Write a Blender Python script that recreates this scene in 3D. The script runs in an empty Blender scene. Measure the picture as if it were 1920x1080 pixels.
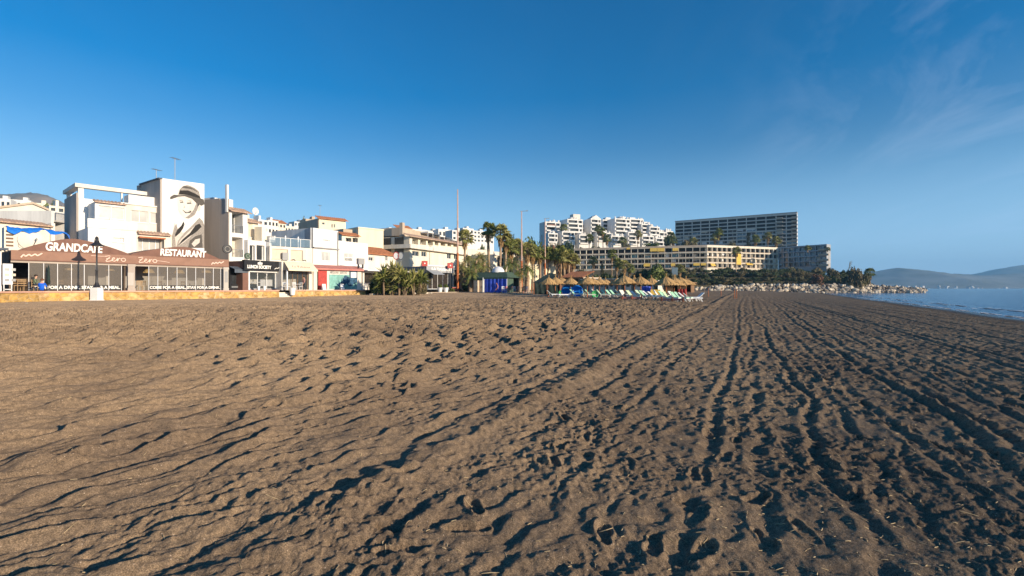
import bpy, bmesh, math, random
import numpy as np
from mathutils import Vector, Matrix
R = math.radians
rnd = random.Random(7)
SC = bpy.context.scene
COL = SC.collection
# ------------------------------------------------------------------ camera, sky, sun, exposure
F = 907.0          # focal length in pixels of the 1920 wide frame
HY = 541.0         # row of the horizon
EYE = 1.6
cd = bpy.data.cameras.new('camera'); cam = bpy.data.objects.new('camera', cd); COL.objects.link(cam)
cam.location = (0, 0, EYE); cam.rotation_euler = (R(90), 0, 0)
cd.sensor_width = 36.0; cd.lens = 36.0 * F / 1920.0; cd.clip_start = 0.1; cd.clip_end = 60000
SC.camera = cam
SUN = Vector((0.83, -0.557, math.tan(R(12.8)))).normalized()     # towards the sun
W = bpy.data.worlds.new('World'); SC.world = W; W.use_nodes = True
nt = W.node_tree; nt.nodes.clear()
out = nt.nodes.new('ShaderNodeOutputWorld'); bg = nt.nodes.new('ShaderNodeBackground')
sky = nt.nodes.new('ShaderNodeTexSky'); sky.sky_type = 'NISHITA'; sky.sun_disc = False
sky.sun_elevation = R(12.8); sky.sun_rotation = math.atan2(SUN.x, SUN.y)
sky.altitude = 0; sky.air_density = 1.0; sky.dust_density = 0.35; sky.ozone_density = 3.0
bg.inputs['Strength'].default_value = 0.13
# thin wisps of high cloud, a noise on the sky direction
geo = nt.nodes.new('ShaderNodeTexCoord')
sep = nt.nodes.new('ShaderNodeSeparateXYZ'); nt.links.new(geo.outputs['Generated'], sep.inputs[0])
def wmath(op, a, b=None):
    n = nt.nodes.new('ShaderNodeMath'); n.operation = op
    for i, v in enumerate((a, b)):
        if v is None: continue
        if hasattr(v, 'links'): nt.links.new(v, n.inputs[i])
        else: n.inputs[i].default_value = v
    return n.outputs[0]
zz = wmath('MAXIMUM', wmath('ADD', sep.outputs[2], 0.12), 0.02)
cx = wmath('DIVIDE', sep.outputs[0], zz); cy = wmath('DIVIDE', sep.outputs[1], zz)
cmb = nt.nodes.new('ShaderNodeCombineXYZ'); nt.links.new(cx, cmb.inputs[0]); nt.links.new(cy, cmb.inputs[1])
mp = nt.nodes.new('ShaderNodeMapping'); mp.inputs['Rotation'].default_value = (0, 0, R(12)); mp.inputs['Scale'].default_value = (1.1, 0.42, 1)
mp.inputs['Location'].default_value = (0.35, 0.75, 0)
nt.links.new(cmb.outputs[0], mp.inputs[0])
nz = nt.nodes.new('ShaderNodeTexNoise'); nz.inputs['Scale'].default_value = 1.3; nz.inputs['Detail'].default_value = 9; nz.inputs['Roughness'].default_value = 0.62
nz.inputs['Distortion'].default_value = 1.6
nt.links.new(mp.outputs[0], nz.inputs['Vector'])
nz2 = nt.nodes.new('ShaderNodeTexNoise'); nz2.inputs['Scale'].default_value = 0.5; nz2.inputs['Detail'].default_value = 2
nt.links.new(cmb.outputs[0], nz2.inputs['Vector'])
cm = wmath('MULTIPLY', wmath('MAXIMUM', wmath('SUBTRACT', nz.outputs[0], 0.47), 0.0), 2.6)
side = wmath('MINIMUM', wmath('MAXIMUM', wmath('ADD', wmath('MULTIPLY', sep.outputs[0], 3.0), -1.1), 0.05), 1.0)
cm2 = wmath('MULTIPLY', wmath('MULTIPLY', cm, side), wmath('ADD', wmath('MULTIPLY', nz2.outputs[0], 1.6), -0.35))
cm3 = wmath('MINIMUM', wmath('MAXIMUM', wmath('MULTIPLY', cm2, 0.8), 0.0), 0.12)
mixc = nt.nodes.new('ShaderNodeMixRGB'); nt.links.new(cm3, mixc.inputs[0])
hs = nt.nodes.new('ShaderNodeHueSaturation'); hs.inputs['Hue'].default_value = 0.503; hs.inputs['Saturation'].default_value = 1.35; hs.inputs['Value'].default_value = 0.86
nt.links.new(sky.outputs[0], hs.inputs['Color'])
nt.links.new(hs.outputs[0], mixc.inputs[1]); mixc.inputs[2].default_value = (4.0, 4.6, 5.8, 1)
satz = nt.nodes.new('ShaderNodeMapRange'); satz.inputs[1].default_value = 0.0; satz.inputs[2].default_value = 0.45; satz.inputs[3].default_value = 1.1; satz.inputs[4].default_value = 1.5
nt.links.new(sep.outputs[2], satz.inputs[0]); nt.links.new(satz.outputs[0], hs.inputs['Saturation'])
band = nt.nodes.new('ShaderNodeMapRange'); band.inputs[1].default_value = 0.0; band.inputs[2].default_value = 0.28; band.inputs[3].default_value = 0.7; band.inputs[4].default_value = 0.0; band.interpolation_type = 'SMOOTHSTEP'
nt.links.new(sep.outputs[2], band.inputs[0])
mixb = nt.nodes.new('ShaderNodeMixRGB'); nt.links.new(band.outputs[0], mixb.inputs[0]); nt.links.new(mixc.outputs[0], mixb.inputs[1]); mixb.inputs[2].default_value = (2.0, 4.0, 6.6, 1)
nt.links.new(mixb.outputs[0], bg.inputs[0]); nt.links.new(bg.outputs[0], out.inputs[0])
sd = bpy.data.lights.new('sun', 'SUN'); sd.energy = 5.0; sd.angle = R(0.5); sd.color = (1.0, 0.83, 0.62)
so = bpy.data.objects.new('sun', sd); COL.objects.link(so); so.rotation_euler = SUN.to_track_quat('Z', 'Y').to_euler()
SC.view_settings.view_transform = 'Standard'; SC.view_settings.look = 'None'
SC.view_settings.exposure = 0.48; SC.view_settings.gamma = 1.0; SC.view_settings.use_curve_mapping = False
SC.cycles.max_bounces = 5; SC.cycles.transparent_max_bounces = 12; SC.cycles.caustics_reflective = False; SC.cycles.caustics_refractive = False

# ------------------------------------------------------------------ helpers
def wp(px, py, Y): return Vector(((px - 960) / F * Y, Y, EYE - (py - HY) / F * Y))
def wx(px, Y): return (px - 960) / F * Y
def tag(o, label=None, cat=None, group=None, kind=None):
    if label: o['label'] = label
    if cat: o['category'] = cat
    if group: o['group'] = group
    if kind: o['kind'] = kind
    return o
def empty(name, loc, rz=0.0, label=None, cat=None, group=None):
    o = bpy.data.objects.new(name, None); o.empty_display_size = 0.3; COL.objects.link(o)
    o.location = loc; o.rotation_euler = (0, 0, rz)
    return tag(o, label, cat, group)
class MB:
    """collects faces; build() links them as one mesh object"""
    def __init__(self): self.v = []; self.f = []; self.m = []; self.sm = []
    def add(self, vs, fs, mi=0, smooth=False):
        b = len(self.v); self.v.extend([tuple(v) for v in vs])
        for f in fs: self.f.append(tuple(b + i for i in f)); self.m.append(mi); self.sm.append(smooth)
    def box(self, x0, x1, y0, y1, z0, z1, mi=0, skip=''):
        vs = [(x0,y0,z0),(x1,y0,z0),(x1,y1,z0),(x0,y1,z0),(x0,y0,z1),(x1,y0,z1),(x1,y1,z1),(x0,y1,z1)]
        fs = {'b':(3,2,1,0),'t':(4,5,6,7),'f':(0,1,5,4),'r':(1,2,6,5),'k':(2,3,7,6),'l':(3,0,4,7)}
        self.add(vs, [f for k, f in fs.items() if k not in skip], mi)
    def quad(self, a, b, c, d, mi=0): self.add([a,b,c,d], [(0,1,2,3)], mi)
    def poly(self, pts, mi=0): self.add(pts, [tuple(range(len(pts)))], mi)
    def prism(self, pts, y0, y1, mi=0):
        """outline in (x,z), extruded from y0 (front) to y1"""
        n = len(pts)
        vs = [(x, y0, z) for x, z in pts] + [(x, y1, z) for x, z in pts]
        fs = [tuple(range(n)), tuple(range(2*n-1, n-1, -1))] + [((i+1) % n, i, n+i, n+(i+1) % n) for i in range(n)]
        self.add(vs, fs, mi)
    def tube(self, path, rad, seg=8, mi=0, smooth=True, cap=True):
        path = [Vector(p) for p in path]; n = len(path)
        if not hasattr(rad, '__len__'): rad = [rad] * n
        vs = []; up = Vector((0, 0, 1))
        for i, p in enumerate(path):
            d = (path[min(i+1, n-1)] - path[max(i-1, 0)])
            d = d.normalized() if d.length > 1e-9 else up
            a = d.orthogonal() if abs(d.z) > 0.95 else d.cross(up)
            if abs(d.z) > 0.95: a = Vector((1, 0, 0)) - d * d.x
            a.normalize(); b = d.cross(a)
            for k in range(seg):
                t = 2 * math.pi * k / seg
                vs.append(p + (a * math.cos(t) + b * math.sin(t)) * rad[i])
        fs = [(i*seg+k, i*seg+(k+1) % seg, (i+1)*seg+(k+1) % seg, (i+1)*seg+k) for i in range(n-1) for k in range(seg)]
        self.add(vs, fs, mi, smooth)
        if cap: self.add(vs[:seg], [tuple(range(seg-1, -1, -1))], mi); self.add(vs[-seg:], [tuple(range(seg))], mi)
    def lathe(self, prof, c=(0,0,0), seg=16, mi=0, smooth=True):
        vs = []; n = len(prof)
        for r, z in prof:
            for k in range(seg):
                t = 2*math.pi*k/seg; vs.append((c[0]+r*math.cos(t), c[1]+r*math.sin(t), c[2]+z))
        self.add(vs, [(i*seg+k, i*seg+(k+1) % seg, (i+1)*seg+(k+1) % seg, (i+1)*seg+k) for i in range(n-1) for k in range(seg)], mi, smooth)
    def build(self, name, mats, parent=None, loc=None, rz=None):
        me = bpy.data.meshes.new(name); me.from_pydata(self.v, [], self.f)
        if not isinstance(mats, (list, tuple)): mats = [mats]
        for m in mats: me.materials.append(M[m] if isinstance(m, str) else m)
        me.polygons.foreach_set('material_index', self.m); me.polygons.foreach_set('use_smooth', self.sm)
        me.update()
        o = bpy.data.objects.new(name, me); COL.objects.link(o)
        if parent is not None: o.parent = parent
        if loc is not None: o.location = loc
        if rz is not None: o.rotation_euler = (0, 0, rz)
        return o
def kids(o): return [c for c in bpy.data.objects if c.parent == o]
_kidcache = {}
def copy_tree(o, parent=None):
    c = o.copy(); COL.objects.link(c); c.parent = parent
    if o.name not in _kidcache: _kidcache[o.name] = kids(o)
    for ch in _kidcache[o.name]: copy_tree(ch, c)
    return c
# ------------------------------------------------------------------ materials
M = {}
def mat(name, col, rough=0.8, var=0.12, scale=3.0, bump=0.0, bscale=20.0, spec=0.3, metal=0.0, kind='noise', col2=None, streak=False):
    m = bpy.data.materials.new(name); m.use_nodes = True; n = m.node_tree; p = n.nodes['Principled BSDF']
    p.inputs['Roughness'].default_value = rough; p.inputs['Metallic'].default_value = metal
    p.inputs['Specular IOR Level'].default_value = spec
    tc = n.nodes.new('ShaderNodeTexCoord')
    src = tc.outputs['Object']
    if streak:
        mpn = n.nodes.new('ShaderNodeMapping'); mpn.inputs['Scale'].default_value = (1, 1, 0.15); n.links.new(src, mpn.inputs[0]); src2 = mpn.outputs[0]
    else: src2 = src
    tx = n.nodes.new('ShaderNodeTexNoise'); tx.inputs['Scale'].default_value = scale; tx.inputs['Detail'].default_value = 6; tx.inputs['Roughness'].default_value = 0.65
    n.links.new(src2, tx.inputs['Vector'])
    rp = n.nodes.new('ShaderNodeValToRGB')
    c = Vector(col); lo = c * (1 - var) if col2 is None else Vector(col2); hi = c * (1 + var * 0.6) if col2 is None else c
    rp.color_ramp.elements[0].position = 0.36; rp.color_ramp.elements[1].position = 0.62
    rp.color_ramp.elements[0].color = (*lo, 1); rp.color_ramp.elements[1].color = (*[min(1, k) for k in hi], 1)
    n.links.new(tx.outputs[0], rp.inputs[0]); n.links.new(rp.outputs[0], p.inputs['Base Color'])
    if bump > 0:
        t2 = n.nodes.new('ShaderNodeTexNoise'); t2.inputs['Scale'].default_value = bscale; t2.inputs['Detail'].default_value = 5
        n.links.new(src, t2.inputs['Vector'])
        b = n.nodes.new('ShaderNodeBump'); b.inputs['Strength'].default_value = bump; b.inputs['Distance'].default_value = 0.02
        n.links.new(t2.outputs[0], b.inputs['Height']); n.links.new(b.outputs[0], p.inputs['Normal'])
    M[name] = m
    return m
mat('plaster_white', (0.74, 0.72, 0.68), 0.85, 0.14, 0.9, 0.2, 9, streak=True)
mat('plaster_warm', (0.70, 0.65, 0.57), 0.85, 0.13, 0.9, 0.2, 9, streak=True)
mat('plaster_cream', (0.76, 0.69, 0.56), 0.85, 0.12, 0.7, 0.2, 9, streak=True)
mat('plaster_yellow', (0.76, 0.68, 0.50), 0.85, 0.10, 0.7, 0.2, 9, streak=True)
mat('plaster_tan', (0.50, 0.40, 0.30), 0.85, 0.12, 0.7, 0.2, 9, streak=True)
mat('plaster_grey', (0.42, 0.36, 0.31), 0.9, 0.14, 0.6, 0.2, 9, streak=True)  # also puts shade into the colour of house sides
mat('concrete', (0.45, 0.42, 0.38), 0.9, 0.15, 0.5, 0.2, 9, streak=True)
mat('concrete_cool', (0.36, 0.37, 0.38), 0.9, 0.15, 0.3)  # also puts shade into the hotel end and terrace side
mat('white_paint', (0.8, 0.8, 0.78), 0.5, 0.05, 2)
mat('canvas_white', (0.72, 0.72, 0.72), 0.9, 0.06, 2)
mat('dark_metal', (0.025, 0.025, 0.028), 0.45, 0.2, 8, spec=0.5)
mat('grey_metal', (0.30, 0.31, 0.32), 0.45, 0.15, 6, metal=0.5)
mat('glass_dark', (0.035, 0.04, 0.045), 0.06, 0.4, 0.4, spec=0.8)
mat('glass_blue', (0.06, 0.10, 0.14), 0.05, 0.4, 0.3, spec=0.9)
mat('glass_pale', (0.42, 0.42, 0.40), 0.15, 0.2, 0.5, spec=0.6)
mat('glass_green', (0.06, 0.16, 0.15), 0.1, 0.3, 0.4, spec=0.8)
mat('shutter', (0.62, 0.53, 0.42), 0.7, 0.08, 2)
mat('shutter_brown', (0.16, 0.10, 0.06), 0.7, 0.2, 2)
mat('awning_yellow', (0.75, 0.50, 0.10), 0.8, 0.12, 2)
mat('room_dark', (0.035, 0.028, 0.024), 0.9, 0.5, 1.5)
mat('room_mid', (0.12, 0.09, 0.07), 0.9, 0.5, 1.2)
mat('brown_awning', (0.28, 0.16, 0.115), 0.8, 0.12, 1.2)
mat('brown_dark', (0.19, 0.10, 0.075), 0.8, 0.15, 1.2)
mat('black_sign', (0.02, 0.02, 0.023), 0.5, 0.3, 3)
mat('letter_white', (0.85, 0.83, 0.78), 0.6, 0.02, 3)
mat('letter_pink', (0.8, 0.6, 0.5), 0.6, 0.02, 3)
mat('letter_grey', (0.3, 0.3, 0.3), 0.6, 0.02, 3)
mat('red_paint', (0.42, 0.05, 0.04), 0.5, 0.2, 4)
mat('pink_trim', (0.55, 0.22, 0.18), 0.8, 0.15, 3)
mat('terracotta', (0.50, 0.20, 0.09), 0.85, 0.3, 3, 0.6, 14)
mat('tile_pale', (0.48, 0.33, 0.24), 0.85, 0.3, 3, 0.6, 14)
mat('rust_paint', (0.46, 0.13, 0.035), 0.6, 0.25, 1.5)
mat('rust_pale', (0.55, 0.36, 0.28), 0.6, 0.2, 1.5)
mat('wood_orange', (0.40, 0.14, 0.06), 0.75, 0.25, 6)
mat('wood_brown', (0.22, 0.13, 0.07), 0.8, 0.25, 5)
mat('rattan', (0.36, 0.24, 0.13), 0.8, 0.25, 20)
mat('thatch', (0.62, 0.40, 0.17), 0.95, 0.3, 14, 0.8, 40, col2=(0.33, 0.19, 0.08))
mat('wicker_lamp', (0.75, 0.52, 0.22), 0.8, 0.2, 14)
mat('blue_tarp', (0.02, 0.17, 0.62), 0.5, 0.3, 2, 0.5, 5)
mat('blue_cloth', (0.05, 0.10, 0.55), 0.7, 0.25, 1.5, 0.5, 5)
mat('blue_plastic', (0.005, 0.20, 0.70), 0.7, 0.15, 2, spec=0.2)
mat('green_plastic', (0.06, 0.42, 0.14), 0.4, 0.2, 2, spec=0.5)
mat('mint_cloth', (0.35, 0.62, 0.45), 0.7, 0.15, 3)
mat('pale_green_cloth', (0.52, 0.66, 0.46), 0.7, 0.15, 3)
mat('tent_green', (0.07, 0.11, 0.075), 0.85, 0.2, 2)
mat('tent_dark', (0.02, 0.035, 0.032), 0.85, 0.3, 2)
mat('panel_beige', (0.58, 0.46, 0.33), 0.8, 0.12, 2)
mat('trunk', (0.24, 0.17, 0.11), 0.95, 0.35, 6, 0.8, 14)
mat('palm_trunk', (0.36, 0.25, 0.16), 0.95, 0.3, 5, 0.8, 14)
mat('palm_skirt', (0.42, 0.27, 0.12), 0.95, 0.35, 4)
mat('palm_leaf', (0.25, 0.26, 0.07), 0.6, 0.4, 2.0, col2=(0.10, 0.13, 0.035))
mat('palm_leaf_yellow', (0.40, 0.36, 0.13), 0.6, 0.4, 2.0, col2=(0.17, 0.18, 0.05))
mat('leaf_dark', (0.075, 0.095, 0.03), 0.7, 0.4, 1.0, col2=(0.03, 0.05, 0.018))
mat('leaf_mid', (0.17, 0.20, 0.05), 0.7, 0.4, 1.0, col2=(0.07, 0.10, 0.025))
mat('leaf_dry', (0.20, 0.155, 0.075), 0.8, 0.4, 0.8, col2=(0.09, 0.08, 0.04))
mat('leaf_olive', (0.20, 0.175, 0.08), 0.8, 0.4, 0.8, col2=(0.06, 0.06, 0.03))
mat('leaf_red', (0.25, 0.12, 0.07), 0.8, 0.4, 0.8, col2=(0.10, 0.07, 0.04))
mat('flower_pink', (0.6, 0.3, 0.25), 0.8, 0.2, 5)
mat('rock', (0.52, 0.44, 0.33), 0.9, 0.35, 0.6, 0.5, 3, col2=(0.30, 0.25, 0.20))
mat('rock_pale', (0.66, 0.57, 0.44), 0.9, 0.35, 0.6, 0.5, 3, col2=(0.42, 0.36, 0.28))
mat('rock_dark', (0.26, 0.22, 0.18), 0.9, 0.35, 0.6, 0.5, 3, col2=(0.12, 0.10, 0.09))
mat('paving', (0.55, 0.40, 0.30), 0.85, 0.15, 1.5)
mat('coping', (0.62, 0.36, 0.26), 0.85, 0.15, 1.5)
mat('hill_ground', (0.16, 0.13, 0.075), 0.95, 0.4, 0.05, col2=(0.075, 0.07, 0.035))
mat('skin', (0.55, 0.32, 0.22), 0.6, 0.05, 5)
mat('hair_dark', (0.03, 0.02, 0.015), 0.7, 0.2, 20)
mat('hair_brown', (0.14, 0.06, 0.03), 0.7, 0.2, 20)
mat('jacket_blue', (0.01, 0.12, 0.65), 0.7, 0.15, 8)
mat('jacket_green', (0.16, 0.19, 0.12), 0.8, 0.2, 8)
mat('shirt_pink', (0.62, 0.32, 0.26), 0.8, 0.15, 8)
mat('trousers', (0.03, 0.035, 0.05), 0.8, 0.2, 8)
mat('twig', (0.5, 0.38, 0.22), 0.8, 0.3, 20)
mat('mural_black', (0.03, 0.028, 0.026), 0.9, 0.3, 12)
mat('mural_dark', (0.10, 0.09, 0.08), 0.9, 0.35, 14)
mat('mural_mid', (0.30, 0.27, 0.24), 0.9, 0.35, 10)
mat('mural_pale', (0.55, 0.50, 0.45), 0.9, 0.12, 6)
mat('mural_teal', (0.20, 0.42, 0.38), 0.7, 0.3, 1.5)
mat('mural_navy', (0.03, 0.09, 0.16), 0.7, 0.5, 2.5)
mat('slate', (0.10, 0.12, 0.15), 0.7, 0.3, 2)

def stone_wall_mat():
    m = bpy.data.materials.new('yellow_stone'); m.use_nodes = True; n = m.node_tree; p = n.nodes['Principled BSDF']; p.inputs['Roughness'].default_value = 0.9
    tc = n.nodes.new('ShaderNodeTexCoord'); mp = n.nodes.new('ShaderNodeMapping'); mp.inputs['Scale'].default_value = (1.5, 1.5, 2.3)
    n.links.new(tc.outputs['Object'], mp.inputs[0])
    v = n.nodes.new('ShaderNodeTexVoronoi'); v.inputs['Scale'].default_value = 1.1; n.links.new(mp.outputs[0], v.inputs['Vector'])
    v2 = n.nodes.new('ShaderNodeTexVoronoi'); v2.feature = 'DISTANCE_TO_EDGE'; v2.inputs['Scale'].default_value = 1.1; n.links.new(mp.outputs[0], v2.inputs['Vector'])
    rp = n.nodes.new('ShaderNodeValToRGB'); e = rp.color_ramp.elements
    e[0].color = (0.60, 0.38, 0.12, 1); e[1].color = (0.72, 0.50, 0.26, 1); x = rp.color_ramp.elements.new(0.35); x.color = (0.48, 0.30, 0.10, 1); x = rp.color_ramp.elements.new(0.7); x.color = (0.70, 0.42, 0.12, 1)
    sp = n.nodes.new('ShaderNodeSeparateColor'); n.links.new(v.outputs['Color'], sp.inputs[0]); n.links.new(sp.outputs[0], rp.inputs[0])
    nz = n.nodes.new('ShaderNodeTexNoise'); nz.inputs['Scale'].default_value = 3; nz.inputs['Detail'].default_value = 6; n.links.new(tc.outputs['Object'], nz.inputs['Vector'])
    mx = n.nodes.new('ShaderNodeMixRGB'); mx.blend_type = 'MULTIPLY'; mx.inputs[0].default_value = 0.7; n.links.new(rp.outputs[0], mx.inputs[1])
    r2 = n.nodes.new('ShaderNodeValToRGB'); r2.color_ramp.elements[0].color = (0.45, 0.4, 0.35, 1); r2.color_ramp.elements[0].position = 0.35; r2.color_ramp.elements[1].position = 0.6; n.links.new(nz.outputs[0], r2.inputs[0]); n.links.new(r2.outputs[0], mx.inputs[2])
    mj = n.nodes.new('ShaderNodeMixRGB'); r3 = n.nodes.new('ShaderNodeValToRGB'); r3.color_ramp.elements[1].position = 0.05; n.links.new(v2.outputs[0], r3.inputs[0]); n.links.new(r3.outputs[0], mj.inputs[0])
    mj.inputs[1].default_value = (0.62, 0.46, 0.26, 1); n.links.new(mx.outputs[0], mj.inputs[2]); n.links.new(mj.outputs[0], p.inputs['Base Color'])
    b = n.nodes.new('ShaderNodeBump'); b.inputs['Strength'].default_value = 0.7; b.inputs['Distance'].default_value = 0.05; n.links.new(r3.outputs[0], b.inputs['Height']); n.links.new(b.outputs[0], p.inputs['Normal'])
    M['yellow_stone'] = m
stone_wall_mat()
def pane_mat(name, col, alpha):
    """clear sheeting: part see-through, part glossy"""
    m = bpy.data.materials.new(name); m.use_nodes = True; n = m.node_tree; p = n.nodes['Principled BSDF']
    p.inputs['Base Color'].default_value = (*col, 1); p.inputs['Roughness'].default_value = 0.12; p.inputs['Alpha'].default_value = alpha
    p.inputs['Specular IOR Level'].default_value = 0.6
    M[name] = m
pane_mat('clear_sheet', (0.17, 0.145, 0.12), 0.62); pane_mat('clear_glass', (0.10, 0.12, 0.13), 0.35); pane_mat('rail_glass', (0.18, 0.28, 0.36), 0.55)
# ------------------------------------------------------------------ ground: beach, sea, hillside, mountains
def _hash(ix, iy, seed):
    h = (ix.astype(np.int64) * 374761393 + iy.astype(np.int64) * 668265263 + seed * 1442695041) & 0x7fffffff
    h = ((h ^ (h >> 13)) * 1274126177) & 0x7fffffff
    h = h ^ (h >> 16)
    return (h & 0xffff).astype(np.float64) / 65535.0
def gnoise(x, y, seed=0):
    """gradient noise, about -1..1"""
    ix = np.floor(x); iy = np.floor(y); fx = x - ix; fy = y - iy
    ux = fx*fx*fx*(fx*(fx*6-15)+10); uy = fy*fy*fy*(fy*(fy*6-15)+10)
    r = []
    for dx in (0, 1):
        for dy in (0, 1):
            a = _hash(ix+dx, iy+dy, seed) * 6.2831853
            r.append(np.cos(a)*(fx-dx) + np.sin(a)*(fy-dy))
    return 1.5 * ((r[0]*(1-uy) + r[1]*uy)*(1-ux) + (r[2]*(1-uy) + r[3]*uy)*ux)
def sstep(a, b, x):
    t = np.clip((x - a) / (b - a), 0, 1); return t*t*(3-2*t)
SHORE_D = [-400, -60, -12, 0, 3, 8, 14.8, 20, 26, 40, 90, 400]
SHORE_Z = [-30, -5, -1.6, -0.6, -0.42, -0.18, 0.0, 0.28, 0.48, 0.55, 0.52, 0.52]
def shore_dist(x, y):
    return 14.8 - (x - 0.56*y) / 1.146
def gbase(x, y):
    x = np.asarray(x, float); y = np.asarray(y, float)
    D = shore_dist(x, y) + 0.9*gnoise(x*0.05+3, y*0.05, 5) + np.where(y > 125, -(y-125)*0.0, 0)
    z = np.interp(D, SHORE_D, SHORE_Z)
    z = z + 0.42 * sstep(50, 80, y) * sstep(30, 48, D) * (1 - sstep(150, 200, y))
    return z
def gz(x, y): return float(gbase(np.array([x]), np.array([y]))[0])
EV = np.array([0.433, 0.901]); EW = np.array([0.901, -0.433])
def sand_detail(x, y, sp):
    """small relief of the sand; sp is the local grid spacing, octaves finer than it fade out"""
    v = x*EV[0] + y*EV[1]; w = x*EW[0] + y*EW[1]
    def oct(wl, amp): return amp * np.clip((wl / sp - 1.5) / 1.8, 0, 1)
    wob = 0.07*gnoise(v*2.3, w*0.8, 10) + 0.10*gnoise(v*0.9, w*0.3, 11) + 0.22*gnoise(v*0.22, w*0.1, 12)
    left = 1 - sstep(-5.5, -1.2, w + 0.8*gnoise(v*0.15, w*0.2, 13))       # 1 on the rippled side, 0 on the trampled side
    calm = sstep(-20, -46, w + 2*gnoise(x*0.07, y*0.07, 14))              # quieter sand towards the promenade
    # wind and rake ripples, long ridges across the sun
    a = x*0.66 + y*0.75; b = x*0.75 - y*0.66
    bw = b + 0.16*gnoise(a*0.7, b*0.7, 21) + 0.06*gnoise(a*2.1, b*2.1, 22)
    patch = 0.5 + 0.5*gnoise(x*0.45, y*0.45, 23)
    def saw(t, k=0.16):                       # gentle towards the sun, steep on the lee side
        f = t - np.floor(t); return np.where(f < k, sstep(0, 1, f/k), (1-(f-k)/(1-k))**1.15)
    def crest(L, s1, s2):
        ph = b/L + 1.25*gnoise(a*0.35/L**.5, b*0.8, s1) + 0.45*gnoise(a*1.3, b*2.3, s1+1) + 0.16*gnoise(a*4, b*6, s1+2)
        am = np.clip(0.68 + 1.2*gnoise(a*1.1/L**.5, b*1.9/L**.5, s2), 0, 1.4)
        return saw(ph, np.clip(0.10 + 1.6*sp/L, 0.1, 0.5))*am
    r1 = crest(0.33, 24, 28) * oct(0.33, 1.0); r2 = crest(0.16, 43, 47) * oct(0.16, 1.0); r3 = gnoise(a*3.4, b*9.0, 26) * oct(0.11, 1.0)
    h = left * (1 - 0.80*calm) * (1+1.3*sstep(5, 11, y))*(0.058*r1*(0.6+0.7*patch) + 0.036*r2*(1.2-0.6*patch) + 0.004*r3 + 0.012*gnoise(x*1.6, y*1.6, 49)*oct(.6,1))
    # trampled sand: lumps and hollows with firm edges
    rough = (1 - 0.80*left)
    def plate(n, k=2.6): return np.tanh(n*k)/k*1.6
    wx_ = x + 0.07*gnoise(x*3.2, y*3.2, 31); wy_ = y + 0.07*gnoise(x*3.2+7, y*3.2, 32)
    ca = wx_*0.75 - wy_*0.66; cb = wx_*0.66 + wy_*0.75
    l0 = plate(gnoise(ca*1.7+3, cb*1.0, 38), 3.2) * oct(0.7, 1.0)
    l1 = gnoise(wx_*1.4, wy_*1.4, 33) * oct(0.7, 1.0)
    l2 = plate(gnoise(ca*6.2, cb*4.0, 34), 3.2) * oct(0.20, 1.0)
    l3 = (0.45-1.5*np.abs(gnoise(ca*9.5, cb*7.5, 35))) * oct(0.12, 1.0)
    l4 = plate(gnoise(x*17, y*17, 36), 3.0) * oct(0.06, 1.0)
    l5 = (0.4-1.4*np.abs(gnoise(x*30, y*30, 37))) * oct(0.035, 1.0)
    l6 = gnoise(x*70, y*70, 39) * oct(0.016, 1.0)
    l2 = np.where(l2 < 0, l2*1.3, l2*0.8); spots = np.clip(0.75 + 0.9*gnoise(x*0.8, y*0.8, 40), 0.25, 1.6)
    far_ = sstep(4, 10, y)
    h = h + rough * (0.007*l1 + 0.019*l2*(0.6+0.8*patch) + 0.021*l3*spots) + (0.22 + 0.78*rough)*spots*(0.0100*l4 + 0.0075*l5) + 0.0022*l6
    l0b = plate(gnoise(ca*5.6+3, cb*3.4, 48), 3.2) * oct(0.26, 1.0)
    h = h + (0.35+0.65*far_) * (1 - 0.8*calm) * ((0.004 + 0.004*rough) * l0 + (0.028+0.008*rough)*np.where(l0b < 0, l0b*1.25, l0b*.5))
    # wheel ruts and rake furrows running along the beach
    fade = sstep(220, 60, v)
    spx = 2.9*(y + 1.0)/1300
    for c, wd, dp, mod in ((-0.35, .06, .024, .8), (0.05, .06, .018, .6), (0.62, .06, .030, .5), (1.05, .05, .014, .7), (1.5, .06, .018, .6), (2.3, .075, .032, .5), (2.72, .07, .028, .5),
                           (3.3, .06, .020, .6), (3.95, .07, .026, .6), (4.7, .06, .02, .6), (5.3, .09, .036, .4), (5.75, .08, .030, .4), (7.0, .08, .025, .6), (8.2, .10, .035, .5), (9.6, .09, .03, .6), (11.2, .1, .03, .6), (13., .1, .03, .6),
                           (-2.30, .17, -.075, .2), (-2.72, .06, .028, .5), (-1.85, .06, .018, .6), (-1.25, .05, .016, .7), (-4.75, .14, -.055, .2), (-5.1, .06, .025, .4), (-4.30, .06, .022, .3)):
        drift = 0.12*np.sin(v*0.11 + c) + (0.062*(np.clip(v, 4, 45)-6) if c < -4 else 0.0)
        d = w - c - wob*(0.45+0.35*np.sin(c*3)) - drift - 0.10*gnoise(v*0.35+c*9, w*0.2, 45)
        g = (0.55 + 0.45*sstep(3, 8, v))*np.clip(1 + 1.1*mod*gnoise(v*0.9 + c*5, w*0.9, 41) + 0.35*gnoise(v*3.1+c, w*3.0, 44), 0, 1.8)*(1 - 0.15*sstep(8, 20, v))
        tread = 1 + 0.3*np.sin(v*24 + 3*gnoise(v*0.7, w, 42)) * oct(0.26, 1.0)
        wd = np.maximum(wd, spx*1.1)
        h = h - fade*dp*g*tread*np.exp(-(d/wd)**2) + (fade*0.7*dp*g*(np.exp(-((d-wd*1.9)/(wd*.8))**2) + 0.8*np.exp(-((d+wd*1.9)/(wd*.8))**2)) if dp > 0 else 0)
    return h
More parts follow.
